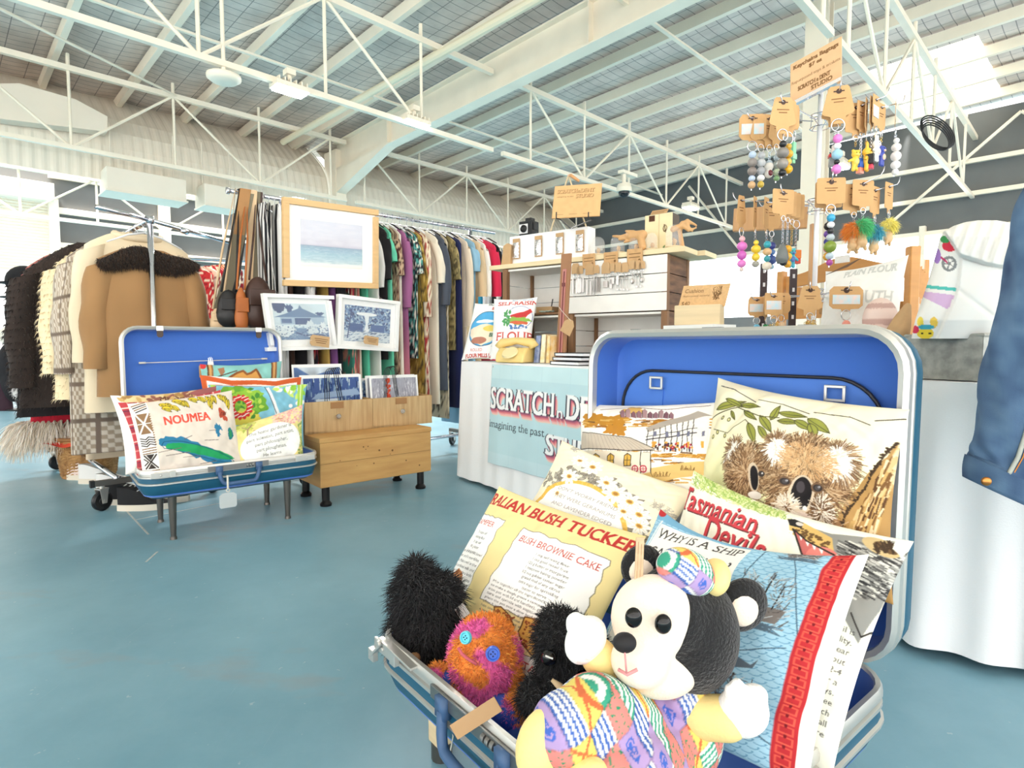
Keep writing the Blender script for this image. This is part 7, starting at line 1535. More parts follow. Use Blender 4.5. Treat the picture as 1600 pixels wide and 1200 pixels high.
# ---- shop sign on a small easel
def p_sign(cv):
    k = (122, 88, 52)
    for (t_, x, y, f) in (('SCRATCH', .10, .76, .60), ('n', .73, .76, .05), ('DENT', .82, .76, .40), ('STUDIO', .68, .60, .52)):
        cv.text(t_, x+.008, y-.01, .16, k, serif=.05, bold=.05, fit=f); cv.text(t_, x, y, .16, (222, 178, 126), serif=.02, bold=.01, fit=f); cv.text(t_, x, y, .16, (150, 110, 70), fit=f, a=.25)
    cv.text('reimagining the past', .1, .63, .05, k, fit=.5)
    for x in (.1, .52, .94): cv.line([(x, .10), (x+.24, .10)], .012, (150, 112, 72))
a, b, c_, d_ = P(862, 341, 3.520), P(937, 337, 3.454), P(943, 285, 3.520), P(867, 291, 3.597); cv = Cv(150, 104, (222, 178, 126)); cv.mottle(.03, 10, 3); p_sign(cv)
o = patch('sign_board', a, (b-a), (d_-a), cv, thick=.008, rim=(190, 146, 98)); tag(o, 'laser cut ply shop sign with two lines of block letters above the display box', 'sign')
t = thing('easel', 'small wooden easel with black clips behind the ply shop sign', 'easel', P(890, 352, 3.608)); m = MB(); bz = sp(s_of(890, .15), .15, ZB+.192)
top = P(888, 274, 3.630)
for s in (-1, 1): m.cyl(top, bz+ST*(.13*s)-SN*.03, .005, 6)
m.out('easel_leg', M_wood_l, t); m = MB(); m.tube([top, top+ST*.03-SN*.02-Z*.01, P(905, 283, 3.586)], [.006, .011, .008], 8); m.out('easel_top', mat('warm beech', (206, 152, 102), .5), t, smooth=True)
m = MB()
for px in (871, 921): a = P(px, 338, 3.12); m.tube([a+Z*.02-SN*.01, a-Z*.012-SN*.012, a-Z*.012+SN*.03, bz+ST*(.0)+Z*.01], .0035, 6)
m.out('easel_clip', M_dark, t)
# ---- glass domes
M_gl = mat('clear glass', (255, 255, 255), .03, alpha=.16)
def dome(px, ptop, pbot, wpx, label, d=.08):
    c = sp(s_of(px, d), d, ZB+.001); k = c.y/FPX; r = wpx*k/2; h = (pbot-ptop)*k; t = thing('glass_dome', label, 'glass dome', c, 0, 'glass domes on the crate shelf')
    m = MB(); m.lathe([(0, 0), (r*1.05, 0), (r*1.05, .012), (0, .012)], c, n=24); m.out('wood_base', M_wood_l, t)
    pr = [(r*.95, .012)]+[(r*.95, h-r)]+[(r*.95*math.cos(a), h-r+r*math.sin(a)) for a in np.linspace(.1, PI/2-.02, 8)]; m = MB(); m.lathe(pr, c, n=28); m.out('glass_cover', M_gl, t, smooth=True)
    m = MB(); m.tube([c+Z*.012, c+Z*.03+ST*.008, c+Z*(h*.45)], [.006, .008, .003], 6); m.ell(c+Z*(h*.3)+ST*.006, (.012, .012, .015)); m.out('curio', M_kraft, t, smooth=True)
dome(932, 362, 392, 24, 'glass dome nearest the white display box, leftmost of the domes'); dome(963, 362, 392, 23, 'glass dome second from the display box'); dome(990, 358, 388, 21, 'glass dome standing in front of the wooden hand'); dome(1015, 357, 385, 19, 'glass dome in front of the pale upright box'); dome(1049, 345, 382, 25, 'largest glass dome at the right end of the crate shelf')
# ---- wooden hand and driftwood
M_beech = mat('carved beech', (218, 170, 116), .5, var=.12, scale=8)
v, f, nn = blob([('l', [P(1004, 367, 3.355), P(985, 369, 3.388)], [.028, .026]), ('l', [P(985, 366, 3.388), P(970, 370, 3.410), P(958, 369, 3.432)], [.012, .010, .007]), ('l', [P(986, 371, 3.388), P(968, 374, 3.410)], [.011, .008]), ('l', [P(990, 362, 3.366), P(978, 361, 3.388)], [.010, .007]), ('l', [P(987, 375, 3.388), P(976, 378, 3.388)], [.010, .008]), ('l', [P(1000, 367, 3.355), P(1004, 385, 3.322)], [.02, .022])], .004); tag(raw_mesh('wooden_hand', v, f, M_beech), 'carved wooden hand pointing left behind the middle glass domes', 'wooden hand')
v, f, nn = blob([('l', [P(1062, 362, 3.245), P(1066, 349, 3.223), P(1074, 345, 3.212), P(1088, 352, 3.212)], [.012, .014, .012, .006]), ('l', [P(1066, 352, 3.223), P(1076, 360, 3.212), P(1088, 356, 3.212)], [.012, .010, .005]), ('l', [P(1052, 358, 3.245), P(1066, 352, 3.223)], [.018, .013]), ('l', [P(1072, 348, 3.212), P(1082, 362, 3.212)], [.009, .005]), ('l', [P(1062, 360, 3.245), P(1066, 386, 3.256)], [.012, .014])], .0045); tag(raw_mesh('driftwood', v, f, M_beech), 'twisted pale driftwood at the right end of the crate shelf', 'driftwood')
# ---- upright pale box with a card on top
c0 = sp(s_of(1005, .20), .20, ZB); w = s_of(1047, .20)-s_of(1005, .20); h = .225
cv = Cv(60, 92, (240, 222, 180)); cv.mottle(.03, 8, 1); cv.rect(.1, .83, .24, .98, (86, 54, 40)); cv.line([(.34, 0), (.34, 1)], .012, (206, 184, 140)); cv.ell(.48, .62, .05, .09, (110, 90, 60)); cv.ell(.48, .63, .03, .06, (240, 222, 180)); cv.line([(.46, .72), (.5, .52)], .02, (90, 70, 50)); cv.leaf(.45, .12, .1, .03, 1.2, (110, 140, 96)); cv.leaf(.16, .1, .12, .03, 1.9, (110, 140, 96))
t = thing('upright_box', 'tall pale wooden box with dark side, behind the right glass domes', 'box', c0+ST*w/2); m = MB(); m.box(c0+ST*w/2+SN*.05+Z*h/2, (w, .1, h), ST, SN, Z); m.out('box_body', mat('dark stained side', (92, 78, 66), .6), t)
patch('front_panel', c0-SN*.003+Z*.001, ST*w, Z*h, cv, thick=.003, parent=t, rim=(240, 222, 180))
card('price_card', 'small kraft card lying along the top of the tall pale box', c0+ST*.03+Z*(h+.004)-SN*.0, ST*.10, Z*.028+SN*.03, lambda cv: (cv.line([(.2, .6), (2.8, .6)], .12, (120, 86, 54)), cv.line([(.2, .3), (2.4, .3)], .1, (120, 86, 54))), 60, 20)
# ---- kraft tags and keys hung on the shelf edge
def ktag(px, py, w, h, label, nm='shelf_label', grp='kraft labels on the shelf edge'):
    c = sp(s_of(px, -.006), -.008, 0); k = c.y/FPX; c.z = P(px, py, c.y).z; cv = Cv(40, 40, (206, 164, 116)); cv.mottle(.05, 8, px); cv.line([(.15, .7), (.85, .7)], .05, (130, 96, 60)); cv.line([(.15, .5), (.8, .5)], .05, (130, 96, 60)); cv.ell(.78, .3, .08, .1, (130, 96, 60))
    o = patch(nm, c-ST*(w*k/2)-Z*(h*k/2), ST*w*k, Z*h*k-SN*.004, cv, rim=(190, 150, 104)); tag(o, label, 'label', grp)
ktag(919, 408, 22, 22, 'square kraft label on the shelf edge, left of three'); ktag(953, 404, 24, 20, 'square kraft label on the shelf edge, middle of three'); ktag(990, 402, 26, 26, 'square kraft label on the shelf edge, right of three')
M_spoon = mat('old silver', (176, 172, 168), .28, .95)
def keytag(px, py, wpx, charm, label, d=-.014):
    c = sp(s_of(px, d), d, 0); k = c.y/FPX; c.z = P(px, py, c.y).z; w = wpx*k; t = thing('key_tag', label, 'keyring', c-Z*.06, 0, 'key tags hanging under the shelf edge')
    m = MB(); m.slab([c+ST*(a*w)+Z*(b*w) for a, b in ((-.5, .25), (-.3, .6), (.3, .6), (.5, .25), (.5, -.55), (-.5, -.55))], SN*.003); m.out('tag_card', M_kraft, t)
    m = MB(); m.ring(c-Z*(w*.85), w*.32, .0013, SN+ST*.6, 14); m.out('split_ring', M_chrome, t); e = c-Z*(w*1.1); m = MB()
    if charm == 'cutlery':
        for q in (-.3, .15, .5): b = e+ST*(w*q); m.slab([b+ST*x+Z*y for x, y in ((-.004, 0), (.004, 0), (.006, -.05), (.0045, -.085), (-.0045, -.085), (-.006, -.05))], SN*.003)
    elif charm == 'frame': m.box(e-Z*.03, (.028, .006, .036), ST, SN, Z); m.box(e-Z*.03+ST*.034, (.016, .006, .05), ST, SN, Z)
    elif charm == 'key':
        for q in (-.2, .3): b = e+ST*(w*q); m.ring(b-Z*.008, .009, .002, SN, 12); m.cyl(b-Z*.016, b-Z*.075, .0022, 6); m.box(b-Z*.07+ST*.006, (.012, .002, .01), ST, SN, Z)
    else: m.cyl(e, e-Z*.03, .002, 6); m.ell(e-Z*.042, (.010, .004, .016))
    m.out('charm', M_spoon, t)
for i, (px, py, w, ch, lb) in enumerate(((898, 420, 14, 'cutlery', 'key tag with flattened cutlery, first right of the measuring board'), (905, 422, 11, 'cutlery', 'key tag with cutlery half behind the first one'), (920, 421, 15, 'cutlery', 'key tag with grey cutlery under the left kraft label'), (930, 421, 11, 'cutlery', 'slim key tag with cutlery under the left kraft label'), (945, 419, 15, 'frame', 'key tag with tiny picture frame under the middle kraft label'), (955, 418, 11, 'frame', 'narrow key tag with tiny frame beside the middle kraft label'), (964, 418, 13, 'key', 'key tag with old keys left of the dark one'), (974, 418, 13, 'key', 'key tag with a pair of long keys between middle and right labels'), (986, 414, 12, 'spoon', 'key tag with small spoon under the right kraft label'), (994, 414, 12, 'key', 'key tag with two small keys under the right kraft label'), (1001, 414, 10, 'spoon', 'last key tag with little spoon, nearest the dark crate side'))): keytag(px, py, w, ch, lb)
# ---- measuring board with its tag
a = P(868, 556, 3.355); a.z = ZT+.004; b = P(877, 397, 3.322); X = ST*(17*3.355/FPX)
t = thing('barometer_board', 'tall brown board with a pink gauge strip leaning on the crates', 'board', a+X/2); m = MB(); m.slab([a, a+X, b+X, b], SN*.014); m.out('board_back', mat('reddish brown board', (166, 118, 82), .5, var=.15, scale=8), t, bevel=.002)
D = (b-a); m = MB(); m.slab([a+X*.28+D*.04, a+X*.66+D*.04, a+X*.66+D*.86, a+X*.28+D*.86], -SN*.004); g = m.out('gauge_strip', mat('dusty pink strip', (196, 130, 122), .5), t)
m = MB(); m.slab([a+X*.42+D*.08-SN*.005, a+X*.52+D*.08-SN*.005, a+X*.52+D*.84-SN*.005, a+X*.42+D*.84-SN*.005], -SN*.002); m.box(a+X*.47+D*.72-SN*.007, (.02, .003, .02), ST, SN, Z); m.out('gauge_scale', mat('maroon scale', (120, 58, 58), .5), g)
c = P(887, 511, 3.278); m = MB(); t = thing('price_tag', 'tilted kraft price tag tied to the brown measuring board', 'tag', c-Z*.05); R_ = Matrix.Rotation(.5, 3, SN); m.slab([c+R_ @ (ST*x+Z*y) for x, y in ((-.035, -.04), (.035, -.04), (.035, .02), (.015, .045), (-.015, .045), (-.035, .02))], SN*.003); m.out('tag_card', M_kraft, t); m = MB(); m.tube([c+R_ @ (Z*.04), P(878, 486, 3.300), P(872, 478, 3.322)], .0014, 5); m.out('tag_string', M_string, t)
# ---- books
def book(c, X_, Y_, w, h, d, cm, label, nm='book', lean=.0):
    t = thing(nm, label, 'book', c, 0); U_ = (Z+X_*lean).normalized(); m = MB(); m.box(c+U_*h/2-X_*(w/2-.0015), (.003, d, h), X_, Y_, U_); m.box(c+U_*h/2+X_*(w/2-.0015), (.003, d, h), X_, Y_, U_); m.box(c+U_*h/2-Y_*(d/2-.0015), (w, .003, h), X_, Y_, U_); m.out('cover', cm, t); m = MB(); m.box(c+U_*h/2, (w-.006, d-.008, h-.006), X_, Y_, U_); m.out('pages', mat('book pages', (244, 238, 224), .9), t)
c = P(846, 545, 3.40); c.z = ZT+.006; M_bk1 = mat('blue flecked cover', (96, 116, 166), .6, col2=(170, 180, 206), scale=40); M_bk2 = mat('yellow floral cover', (236, 206, 120), .6, col2=(250, 242, 220), scale=30)
book(c, ST, SN, .034, .155, .11, M_bk1, 'blue flecked book standing left of the brown measuring board', lean=.12); book(c+ST*.042, ST, SN, .03, .16, .11, M_bk2, 'cream book with yellow flowers next to the blue flecked one', lean=.08); book(c+ST*.08, ST, SN, .022, .15, .11, mat('amber patterned cover', (240, 190, 90), .6, col2=(250, 230, 190), scale=25), 'amber patterned book against the brown measuring board', lean=.05)
for i, (dz, dx, lb) in enumerate(((0, 0, 'white notebook with black spine, bottom of the stack by the suitcase lid'), (.022, .02, 'white notebook with black spine, middle of the stack by the suitcase lid'), (.044, .035, 'white notebook with black spine, top of the stack by the suitcase lid'))):
    c = tp(1.0, .08, ZT+.004+dz)+TT*dx; t = thing('notebook', lb, 'notebook', c, 0, 'notebooks stacked by the suitcase lid'); m = MB(); m.box(c+Z*.002, (.22, .15, .003), TT, TN, Z); m.box(c+Z*.018, (.22, .15, .003), TT, TN, Z); m.box(c+Z*.01-TT*.109, (.003, .15, .018), TT, TN, Z); m.out('cover', M_dark, t); m = MB(); m.box(c+Z*.010, (.212, .146, .012), TT, TN, Z); m.out('pages', mat('white pages', (250, 250, 252), .8), t)
for i, px in enumerate((1002, 1010, 1017)):
    c = sp(s_of(px, .24), .24, ZT+.022); book(c, ST, SN, .026, .17, .1, (mat('navy cover', (58, 66, 112), .5), mat('violet cover', (96, 74, 140), .5), mat('white blue cover', (210, 216, 232), .5))[i], ('navy spined book in the lower right crate', 'violet spined book in the lower right crate', 'pale blue spined book in the lower right crate')[i])
c = sp(.30, .12, ZM+.016); t = thing('mug_rack', 'small slatted wooden rack on the upper left crate floor', 'rack', c); m = MB(); m.box(c+Z*.02, (.12, .08, .04), ST, SN, Z); m.out('rack_block', M_kraft, t); m = MB(); m.cyl(c+Z*.04+ST*.03, c+Z*.09+ST*.04, .004, 6); m.out('pen', M_dark, t)
m = MB(); g = []; c = sp(.33, .07, ZM+.016)
for i in range(5): m.tube([c+ST*(.04*math.cos(k*.7+i))+SN*(.03*math.sin(k*.9+i*2))+Z*(.006+.003*(k % 3)) for k in range(9)], .003, 5)
tag(m.out('bead_strand', mat('pale sage beads', (190, 206, 196), .5), smooth=True), 'tangle of pale green strands in the upper left crate', 'beads')
# ---- white box, black tub, magazines seen behind the flour cushions
c = tp(.12, .62, ZT+.006); m = MB(); M_ba = mat('assorted spines', (60, 60, 66), .5)
for i, cl in enumerate(((40, 150, 190), (236, 236, 238), (206, 210, 214), (24, 24, 26), (240, 240, 240), (30, 30, 34))):
    q = c+TT*(.03*i); b_ = P(756+7*i, 470, 4.25); book(Vector((b_.x, b_.y, ZT+.25)), ST, SN, .022, .2, .1, mat('spine %d %d %d' % cl, cl, .5), ['teal', 'white', 'grey', 'black', 'ivory', 'charcoal'][i]+' magazine standing behind the left flour cushion', 'magazine')
m = MB(); q = P(768, 480, 4.28); m.box(Vector((q.x, q.y, ZT+.125)), (.30, .2, .235), ST, SN, Z); tag(m.out('storage_box', M_wood_l, bevel=.003), 'pale wooden box under the magazines behind the flour cushions', 'box')
# ---- price block
c = P(1092, 508, 1.98); X = (TT*.9+TN*.35).normalized(); Yv = Vector((-X.y, X.x, 0)); zb = c.z
m = MB(); m.box(Vector((c.x, c.y, (ZT+.005+zb)/2)), (.20, .12, zb-ZT-.006), TT, TN, Z); tag(m.out('riser_box', M_wp), 'white riser box hidden behind the large suitcase lid', 'box')
m = MB(); m.box(Vector((c.x, c.y, zb+.033)), (.15, .06, .066), X, Yv, Z); tag(m.out('sign_block', M_wood_l, bevel=.003), 'pine block holding the cushion price card above the suitcase lid', 'block')
def p_price(cv):
    k = (104, 74, 44); cv.text('Cushion', .14, .66, .24, k, serif=.05); cv.text('Repurposed material', .12, .48, .10, k, fit=1.1); cv.text('$40', .12, .10, .24, k, serif=.05)
    r = random.Random(3)
    for i in range(30): cv.line([(1.5+r.uniform(-.2, .2), .3+r.uniform(0, .6)), (1.5+r.uniform(-.2, .2), .3+r.uniform(0, .6))], .02, k)
a = Vector((c.x, c.y, zb+.060))-X*.072; card('price_card', 'kraft cushion price card reading $40 in the pine block', a, X*.155, Z*.075+Yv*.02+X*.012, p_price, 150, 76, (208, 168, 120))
# ================================================================ KEYRING STAND
KP = Vector((1.107, 2.16, 0)); KY = 2.16; KM = KY/FPX
def kp(px, py, dy=0.0): return P(px, py, KY+dy)
base = Vector((kp(1271, 500).x, KY, ZT+.006))
KS = thing('display_stand', 'chrome keyring display stand with wire hooks on the table', 'display stand', base)
ztop = kp(1271, 138).z; zr = [kp(1271, 190).z, kp(1271, 322).z, kp(1271, 462).z]
m = MB(); m.cyl(base+Z*.012, Vector((base.x, base.y, ztop)), .0085, 16); m.out('pole', mat('white enamel tube', (246, 246, 250), .2, .2), KS, smooth=True)
m = MB(); m.lathe([(0, 0), (.13, 0), (.13, .006), (.02, .012), (0, .012)], base, n=28); m.out('stand_base', M_chrome, KS)
for z in zr:
    c = Vector((base.x, base.y, z)); m = MB()
    for dz in (-.022, .022): m.ring(c+Z*dz, .032, .002, (0, 0, 1), 18, 5)
    for k in range(6): a = k*PI/3; m.cyl(c+Vector((.0085*math.cos(a), .0085*math.sin(a), .022)), c+Vector((.032*math.cos(a), .032*math.sin(a), .022)), .0018, 5); m.cyl(c+Vector((.032*math.cos(a), .032*math.sin(a), .022)), c+Vector((.032*math.cos(a+1), .032*math.sin(a+1), -.022)), .0018, 5)
    m.out('hub', M_chrome, KS)
# hooks: (tier, tip pixel, depth offset of the tip)
HOOK = {'a1': (0, 1172, 184, -.03), 'a2': (0, 1222, 158, -.19), 'a3': (0, 1312, 140, -.20), 'a4': (0, 1384, 150, -.04), 'a5': (0, 1410, 160, .12),
        'b1': (1, 1150, 312, .0), 'b2': (1, 1222, 300, -.17), 'b3': (1, 1300, 282, -.20), 'b4': (1, 1376, 274, -.10), 'b5': (1, 1402, 288, .08), 'b6': (1, 1190, 322, .16),
        'c1': (2, 1178, 468, -.02), 'c2': (2, 1206, 462, -.12), 'c3': (2, 1266, 452, -.20), 'c4': (2, 1325, 452, -.14), 'c5': (2, 1384, 450, .02), 'c6': (2, 1300, 466, .2)}
def hk(n, f):
    tr, px, py, dy = HOOK[n]; c = Vector((base.x, base.y, zr[tr])); tip = kp(px, py, dy); return c+(tip-c)*f, (tip-c).normalized()
for n in HOOK:
    a, d = hk(n, .1); b, _ = hk(n, 1.0); m = MB(); m.tube([a, b, b+d*.008+Z*.010, b+d*.012+Z*.024], .0019, 6); m.out('hook', M_chrome, KS, smooth=True)
# ---- the sign on top
def p_key(cv):
    k = (120, 84, 50); cv.text('Keychains Bagtags', .5*cv.asp, .82, .13, k, al='c', serif=.05, bold=.01, fit=cv.asp*.86); cv.text('$7 ea', .5*cv.asp, .68, .12, k, al='c', serif=.05, bold=.01)
    cv.text('Repurposed toys & trinkets', .5*cv.asp, .46, .10, k, al='c', serif=.04, fit=cv.asp*.94)
    for (t_, x, y, f) in (('SCRATCH n DENT', .16, .24, .62), ('STUDIO', .42, .10, .40)): cv.text(t_, x*cv.asp, y, .14, k, serif=.05, bold=.04, fit=cv.asp*f)
a, b, c_, d_ = P(1235, 163, 2.13), P(1315, 122, 2.02), P(1318, 54, 2.02), P(1235, 101, 2.13); cv = Cv(110, 104, (218, 176, 134)); cv.mottle(.03, 8, 2); p_key(cv)
o = patch('sign_board', a, b-a, d_-a, cv, thick=.004, rim=(236, 226, 210)); tag(o, 'kraft sign for keychains and bagtags on top of the keyring stand', 'sign')
m = MB(); q = (a+b)/2; m.box(q-Z*.004, ((b-a).length, .02, .012), (b-a).normalized(), (b-a).normalized().cross(Z), Z); m.cyl(Vector((base.x, base.y, ztop-.02)), q, .004, 6); m.out('sign_holder', M_chrome, KS)
# ---- keychains
M_ks = mat('kraft keyring card', (212, 168, 116), .85, var=.05, scale=40); M_ksd = mat('brown printing', (146, 106, 70), .9); M_ring = mat('bright ring', (236, 236, 240), .15, .9); M_gold = mat('gold chain', (226, 190, 110), .25, .9); M_slab = mat('pale blue printed slip', (196, 224, 232), .6, col2=(236, 214, 206), scale=60)
def cm(c, rough=.35): return mat('charm %d %d %d' % tuple(c), c, rough, coat=.3)
def card_shape(sh, w, h):
    if sh == 'bell': return [(-.26*w, 0), (.26*w, 0), (.32*w, -.05*h), (.5*w, -.68*h), (.46*w, -.74*h), (.24*w, -.80*h), (.22*w, -h), (-.22*w, -h), (-.24*w, -.80*h), (-.46*w, -.74*h), (-.5*w, -.68*h), (-.32*w, -.05*h)]
    if sh == 'round': return [(-.38*w, 0), (.38*w, 0), (.5*w, -.14*h), (.5*w, -.70*h), (.38*w, -.82*h), (.14*w, -.84*h), (.12*w, -.92*h), (-.12*w, -.92*h), (-.14*w, -.84*h), (-.38*w, -.82*h), (-.5*w, -.70*h), (-.5*w, -.14*h)]
    return [(-.46*w, 0), (.46*w, 0), (.5*w, -.05*h), (.5*w, -.8*h), (.46*w, -.84*h), (.16*w, -.86*h), (.14*w, -h), (-.14*w, -h), (-.16*w, -.86*h), (-.46*w, -.84*h), (-.5*w, -.8*h), (-.5*w, -.05*h)]
USED = []
def keychain(hook, f, sh, wpx, hpx, charm, cols, label, yaw=None, ring=None, slip=False, drop=0.0, scale=1.0):
    scale *= 1.3
    p, d = hk(hook, f); k = p.y/FPX; w = wpx*k; h = hpx*k
    yw = yaw if yaw is not None else 0.0; X = Vector((math.cos(yw), math.sin(yw), 0)); N_ = Vector((math.sin(yw), -math.cos(yw), 0))
    p = p+Z*(.16*h-.004); t = thing('keychain', label, 'keychain', p-Z*(h+.1), 0, 'keychains on the display stand')
    m = MB(); m.slab([p+X*a+Z*b for a, b in card_shape(sh, w, h)], -N_*.0016); cd_ = m.out('card', M_ks, t)
    m = MB(); m.lathe([(.0, .0012), (w*.09, .0012)], p-Z*(.14*h)+N_*.0, N_, 12); m.box(p-Z*(.14*h)+N_*.0008, (w*.34, .001, h*.03), X, N_, Z); m.out('hang_hole', M_l2, cd_)
    if slip: m = MB(); m.box(p-Z*(.48*h)+N_*.001, (w*.82, .0012, h*.34), X, N_, Z); m.out('printed_slip', M_slab, cd_)
    else: m = MB(); m.box(p-Z*(.34*h)+N_*.0006, (w*.45, .0008, h*.025), X, N_, Z); m.box(p-Z*(.42*h)+N_*.0006, (w*.3, .0008, h*.025), X, N_, Z); m.out('writing', M_ksd, cd_)
    rr_ = (.011 if ring is None else ring)*min(scale, 1.1); rc_ = p-Z*(h*.96+rr_*.5)+N_*.002; m = MB(); m.ring(rc_, rr_, .0014 if rr_ < .014 else .0019, N_+X*.15, 20, 6); m.out('ring', M_ring, t, smooth=True)
    e = rc_-Z*(rr_+drop); s = scale
    if drop > .004:
        m = MB(); n = max(3, int(drop/.006))
        for i in range(n): c = rc_-Z*(rr_+drop*(i+.3)/n); m.ring(c, .004, .0009, (N_ if i % 2 else X), 8, 4)
        m.out('chain', M_gold if charm in ('figure', 'gold') else M_chrome, t)
    if charm == 'beads':
        z = 0
        for i, (cl, r) in enumerate(cols):
            r = r*s; m = MB(); q = .9 if i % 2 else 1.0; m.ell(e-Z*(z+r*q)+N_*.004, (r, r, r*q), None, 16, 10); m.out('bead', cm(cl), t, smooth=True); z += 2*r*q-.001
        m = MB(); m.cyl(e-Z*z, e-Z*(z+.006), .002, 6); m.out('end_loop', M_chrome, t)
    elif charm == 'figure':
        b, h2, x2 = cols[0], cols[1], cols[2]; c = e-Z*.02*s+N_*.004; u = .012*s
        v, f_, nn = blob([('e', c, (u*.95, u*.85, u*.9)), ('e', c-Z*u*1.7, (u*.85, u*.75, u*1.2)), ('l', [c-Z*u*1.2+X*u*.7, c-Z*u*1.9+X*u*1.6], [u*.35, u*.3]), ('l', [c-Z*u*1.2-X*u*.7, c-Z*u*1.6-X*u*1.6], [u*.35, u*.3]), ('l', [c-Z*u*2.5+X*u*.4, c-Z*u*3.5+X*u*.5], [u*.42, u*.42]), ('l', [c-Z*u*2.5-X*u*.4, c-Z*u*3.5-X*u*.5], [u*.42, u*.42])]+([('l', [c+X*u*.4+Z*u*.6, c+X*u*.6+Z*u*1.9], [u*.3, u*.25]), ('l', [c-X*u*.4+Z*u*.6, c-X*u*.6+Z*u*1.8], [u*.3, u*.25])] if h2 == 'long' else [('e', c+X*u*.7+Z*u*.7, (u*.35,)*3), ('e', c-X*u*.7+Z*u*.7, (u*.35,)*3)]), .0022, 3)
        raw_mesh('figure_body', v, f_, cm(b, .5), parent=t); m = MB(); m.ell(c-Z*u*1.75+N_*u*.35, (u*.62, u*.55, u*.8)); m.ell(c-Z*u*.3+N_*u*.6, (u*.4, u*.4, u*.3)); m.out('figure_belly', cm(x2, .5), t, smooth=True); m = MB()
        for q in (-1, 1): m.ell(c+X*(q*u*.35)+Z*u*.15+N_*u*.8, (u*.12,)*3, None, 8, 6)
        m.out('figure_eye', M_bead, t)
    elif charm == 'fluffy':
        c = e-Z*.014*s; pts = []; nn = []
        for i in range(300): a = RNG.normal(0, 1, 3); a /= np.linalg.norm(a); pts.append(np.array(c)+a*np.array([.012, .012, .012])*s); nn.append(a+np.array(X)*.8*(1 if cols[1] else -1)+np.array([0, 0, -.6]))
        hv, hf, hc = fur(np.array(pts), np.array(nn), 1100, .017*s, .0014, [cols[0], tuple(min(255, x+24) for x in cols[0])], len(label), .3, .4); raw_mesh('fluff', hv, hf, vmat('long fur', .8, 0, sheen=.15), col=hc, parent=t)
        if len(cols) > 2:
            v, f_, n2 = blob([('e', c-Z*.022*s, (.011*s, .009*s, .012*s)), ('e', c-Z*.036*s, (.012*s, .010*s, .012*s)), ('l', [c-Z*.03*s, c-Z*.05*s+X*.010*s], [.004*s, .004*s]), ('l', [c-Z*.03*s, c-Z*.05*s-X*.010*s], [.004*s, .004*s])], .0022, 3); raw_mesh('doll_body', v, f_, cm(cols[2], .6), parent=t)
    elif charm == 'pod':
        m = MB(); m.lathe([(.0, 0), (.006*s, -.002), (.013*s, -.02*s), (.016*s, -.036*s), (.012*s, -.05*s), (0, -.052*s)], e, n=18); m.out('pod_body', cm(cols[0], .6), t, smooth=True); m = MB(); m.ell(e-Z*.05*s+N_*.006, (.009*s, .008*s, .007*s)); m.out('pod_ball', cm(cols[1], .1), t, smooth=True)
    elif charm == 'block':
        z = 0
        for i, (cl, wv, hv_) in enumerate(cols): m = MB(); m.box(e-Z*(z+hv_*s/2), (wv*s, wv*s*.7, hv_*s), X, N_, Z); m.out('block', cm(cl), t, bevel=.0015); z += hv_*s
    elif charm == 'eye':
        cl = cols; v, f_, n2 = blob([('e', e-Z*.014*s, (.012*s, .011*s, .013*s)), ('e', e-Z*.034*s, (.011*s, .010*s, .012*s))], .002, 3); raw_mesh('charm_body', v, f_, cm(cl[0], .5), parent=t); m = MB(); m.lathe([(0, .004), (.006*s, .003), (.008*s, 0)], e-Z*.034*s+N_*.010*s-X*.003, N_, 14); m.out('charm_eye', cm(cl[1], .1), t, smooth=True); m = MB(); m.ell(e-Z*.006*s, (.009*s,)*3); m.out('bead', cm(cl[2]), t, smooth=True)
    elif charm == 'gold':
        m = MB()
        for i in range(14): a = i*.9; m.ring(e+X*(.014*math.cos(a))-Z*(.004+.0016*i)+N_*(.006*math.sin(a)), .005, .0009, (math.cos(i), math.sin(i), .3), 8, 4)
        m.out('chain_cluster', M_gold, t)
    return t
W_, BKc, GR = (240, 240, 240), (26, 26, 30), (128, 130, 130)
keychain('a1', .96, 'round', 40, 46, 'beads', [((196, 214, 236), .010), ((150, 140, 134), .013), ((140, 128, 122), .012), ((190, 206, 230), .009), ((216, 176, 130), .010)], 'grey and pale blue bead keychain with a printed slip, far left of the top row', -.1, .016, True)
keychain('a1', .84, 'bell', 36, 50, 'beads', [((190, 192, 196), .010), ((206, 208, 210), .012), ((176, 178, 182), .011), (W_, .010), ((206, 176, 70), .009)], 'silver bead keychain, second in the top left cluster', .2, .012)
keychain('a1', .72, 'bell', 34, 50, 'eye', [(226, 222, 214), (110, 40, 50), (176, 190, 200)], 'pale keychain with a dark red eye bead, third in the top left cluster', .3, .012, drop=.03)
keychain('a1', .62, 'bell', 32, 48, 'beads', [((170, 180, 186), .009), ((150, 156, 150), .012), ((176, 188, 160), .010), ((120, 160, 110), .008)], 'sage and grey bead keychain at the back of the top left cluster', .4, .012, drop=.01)
keychain('a2', .97, 'bell', 42, 54, 'beads', [(BKc, .009), ((134, 128, 122), .015), ((146, 140, 132), .014), (BKc, .010)], 'smoky pod keychain between two black beads under the tallest left card', .05, .017)
keychain('a2', .84, 'bell', 38, 54, 'beads', [((206, 160, 60), .008), ((226, 170, 50), .012), ((232, 190, 90), .009), ((240, 180, 30), .012)], 'amber bead keychain right of the smoky one', .15, .018)
keychain('a2', .70, 'round', 26, 44, 'block', [((128, 200, 156), .012, .030), ((150, 210, 176), .016, .014), ((130, 196, 150), .010, .010)], 'mint green charm keychain, right end of the top left group', .5, .010, drop=.015)
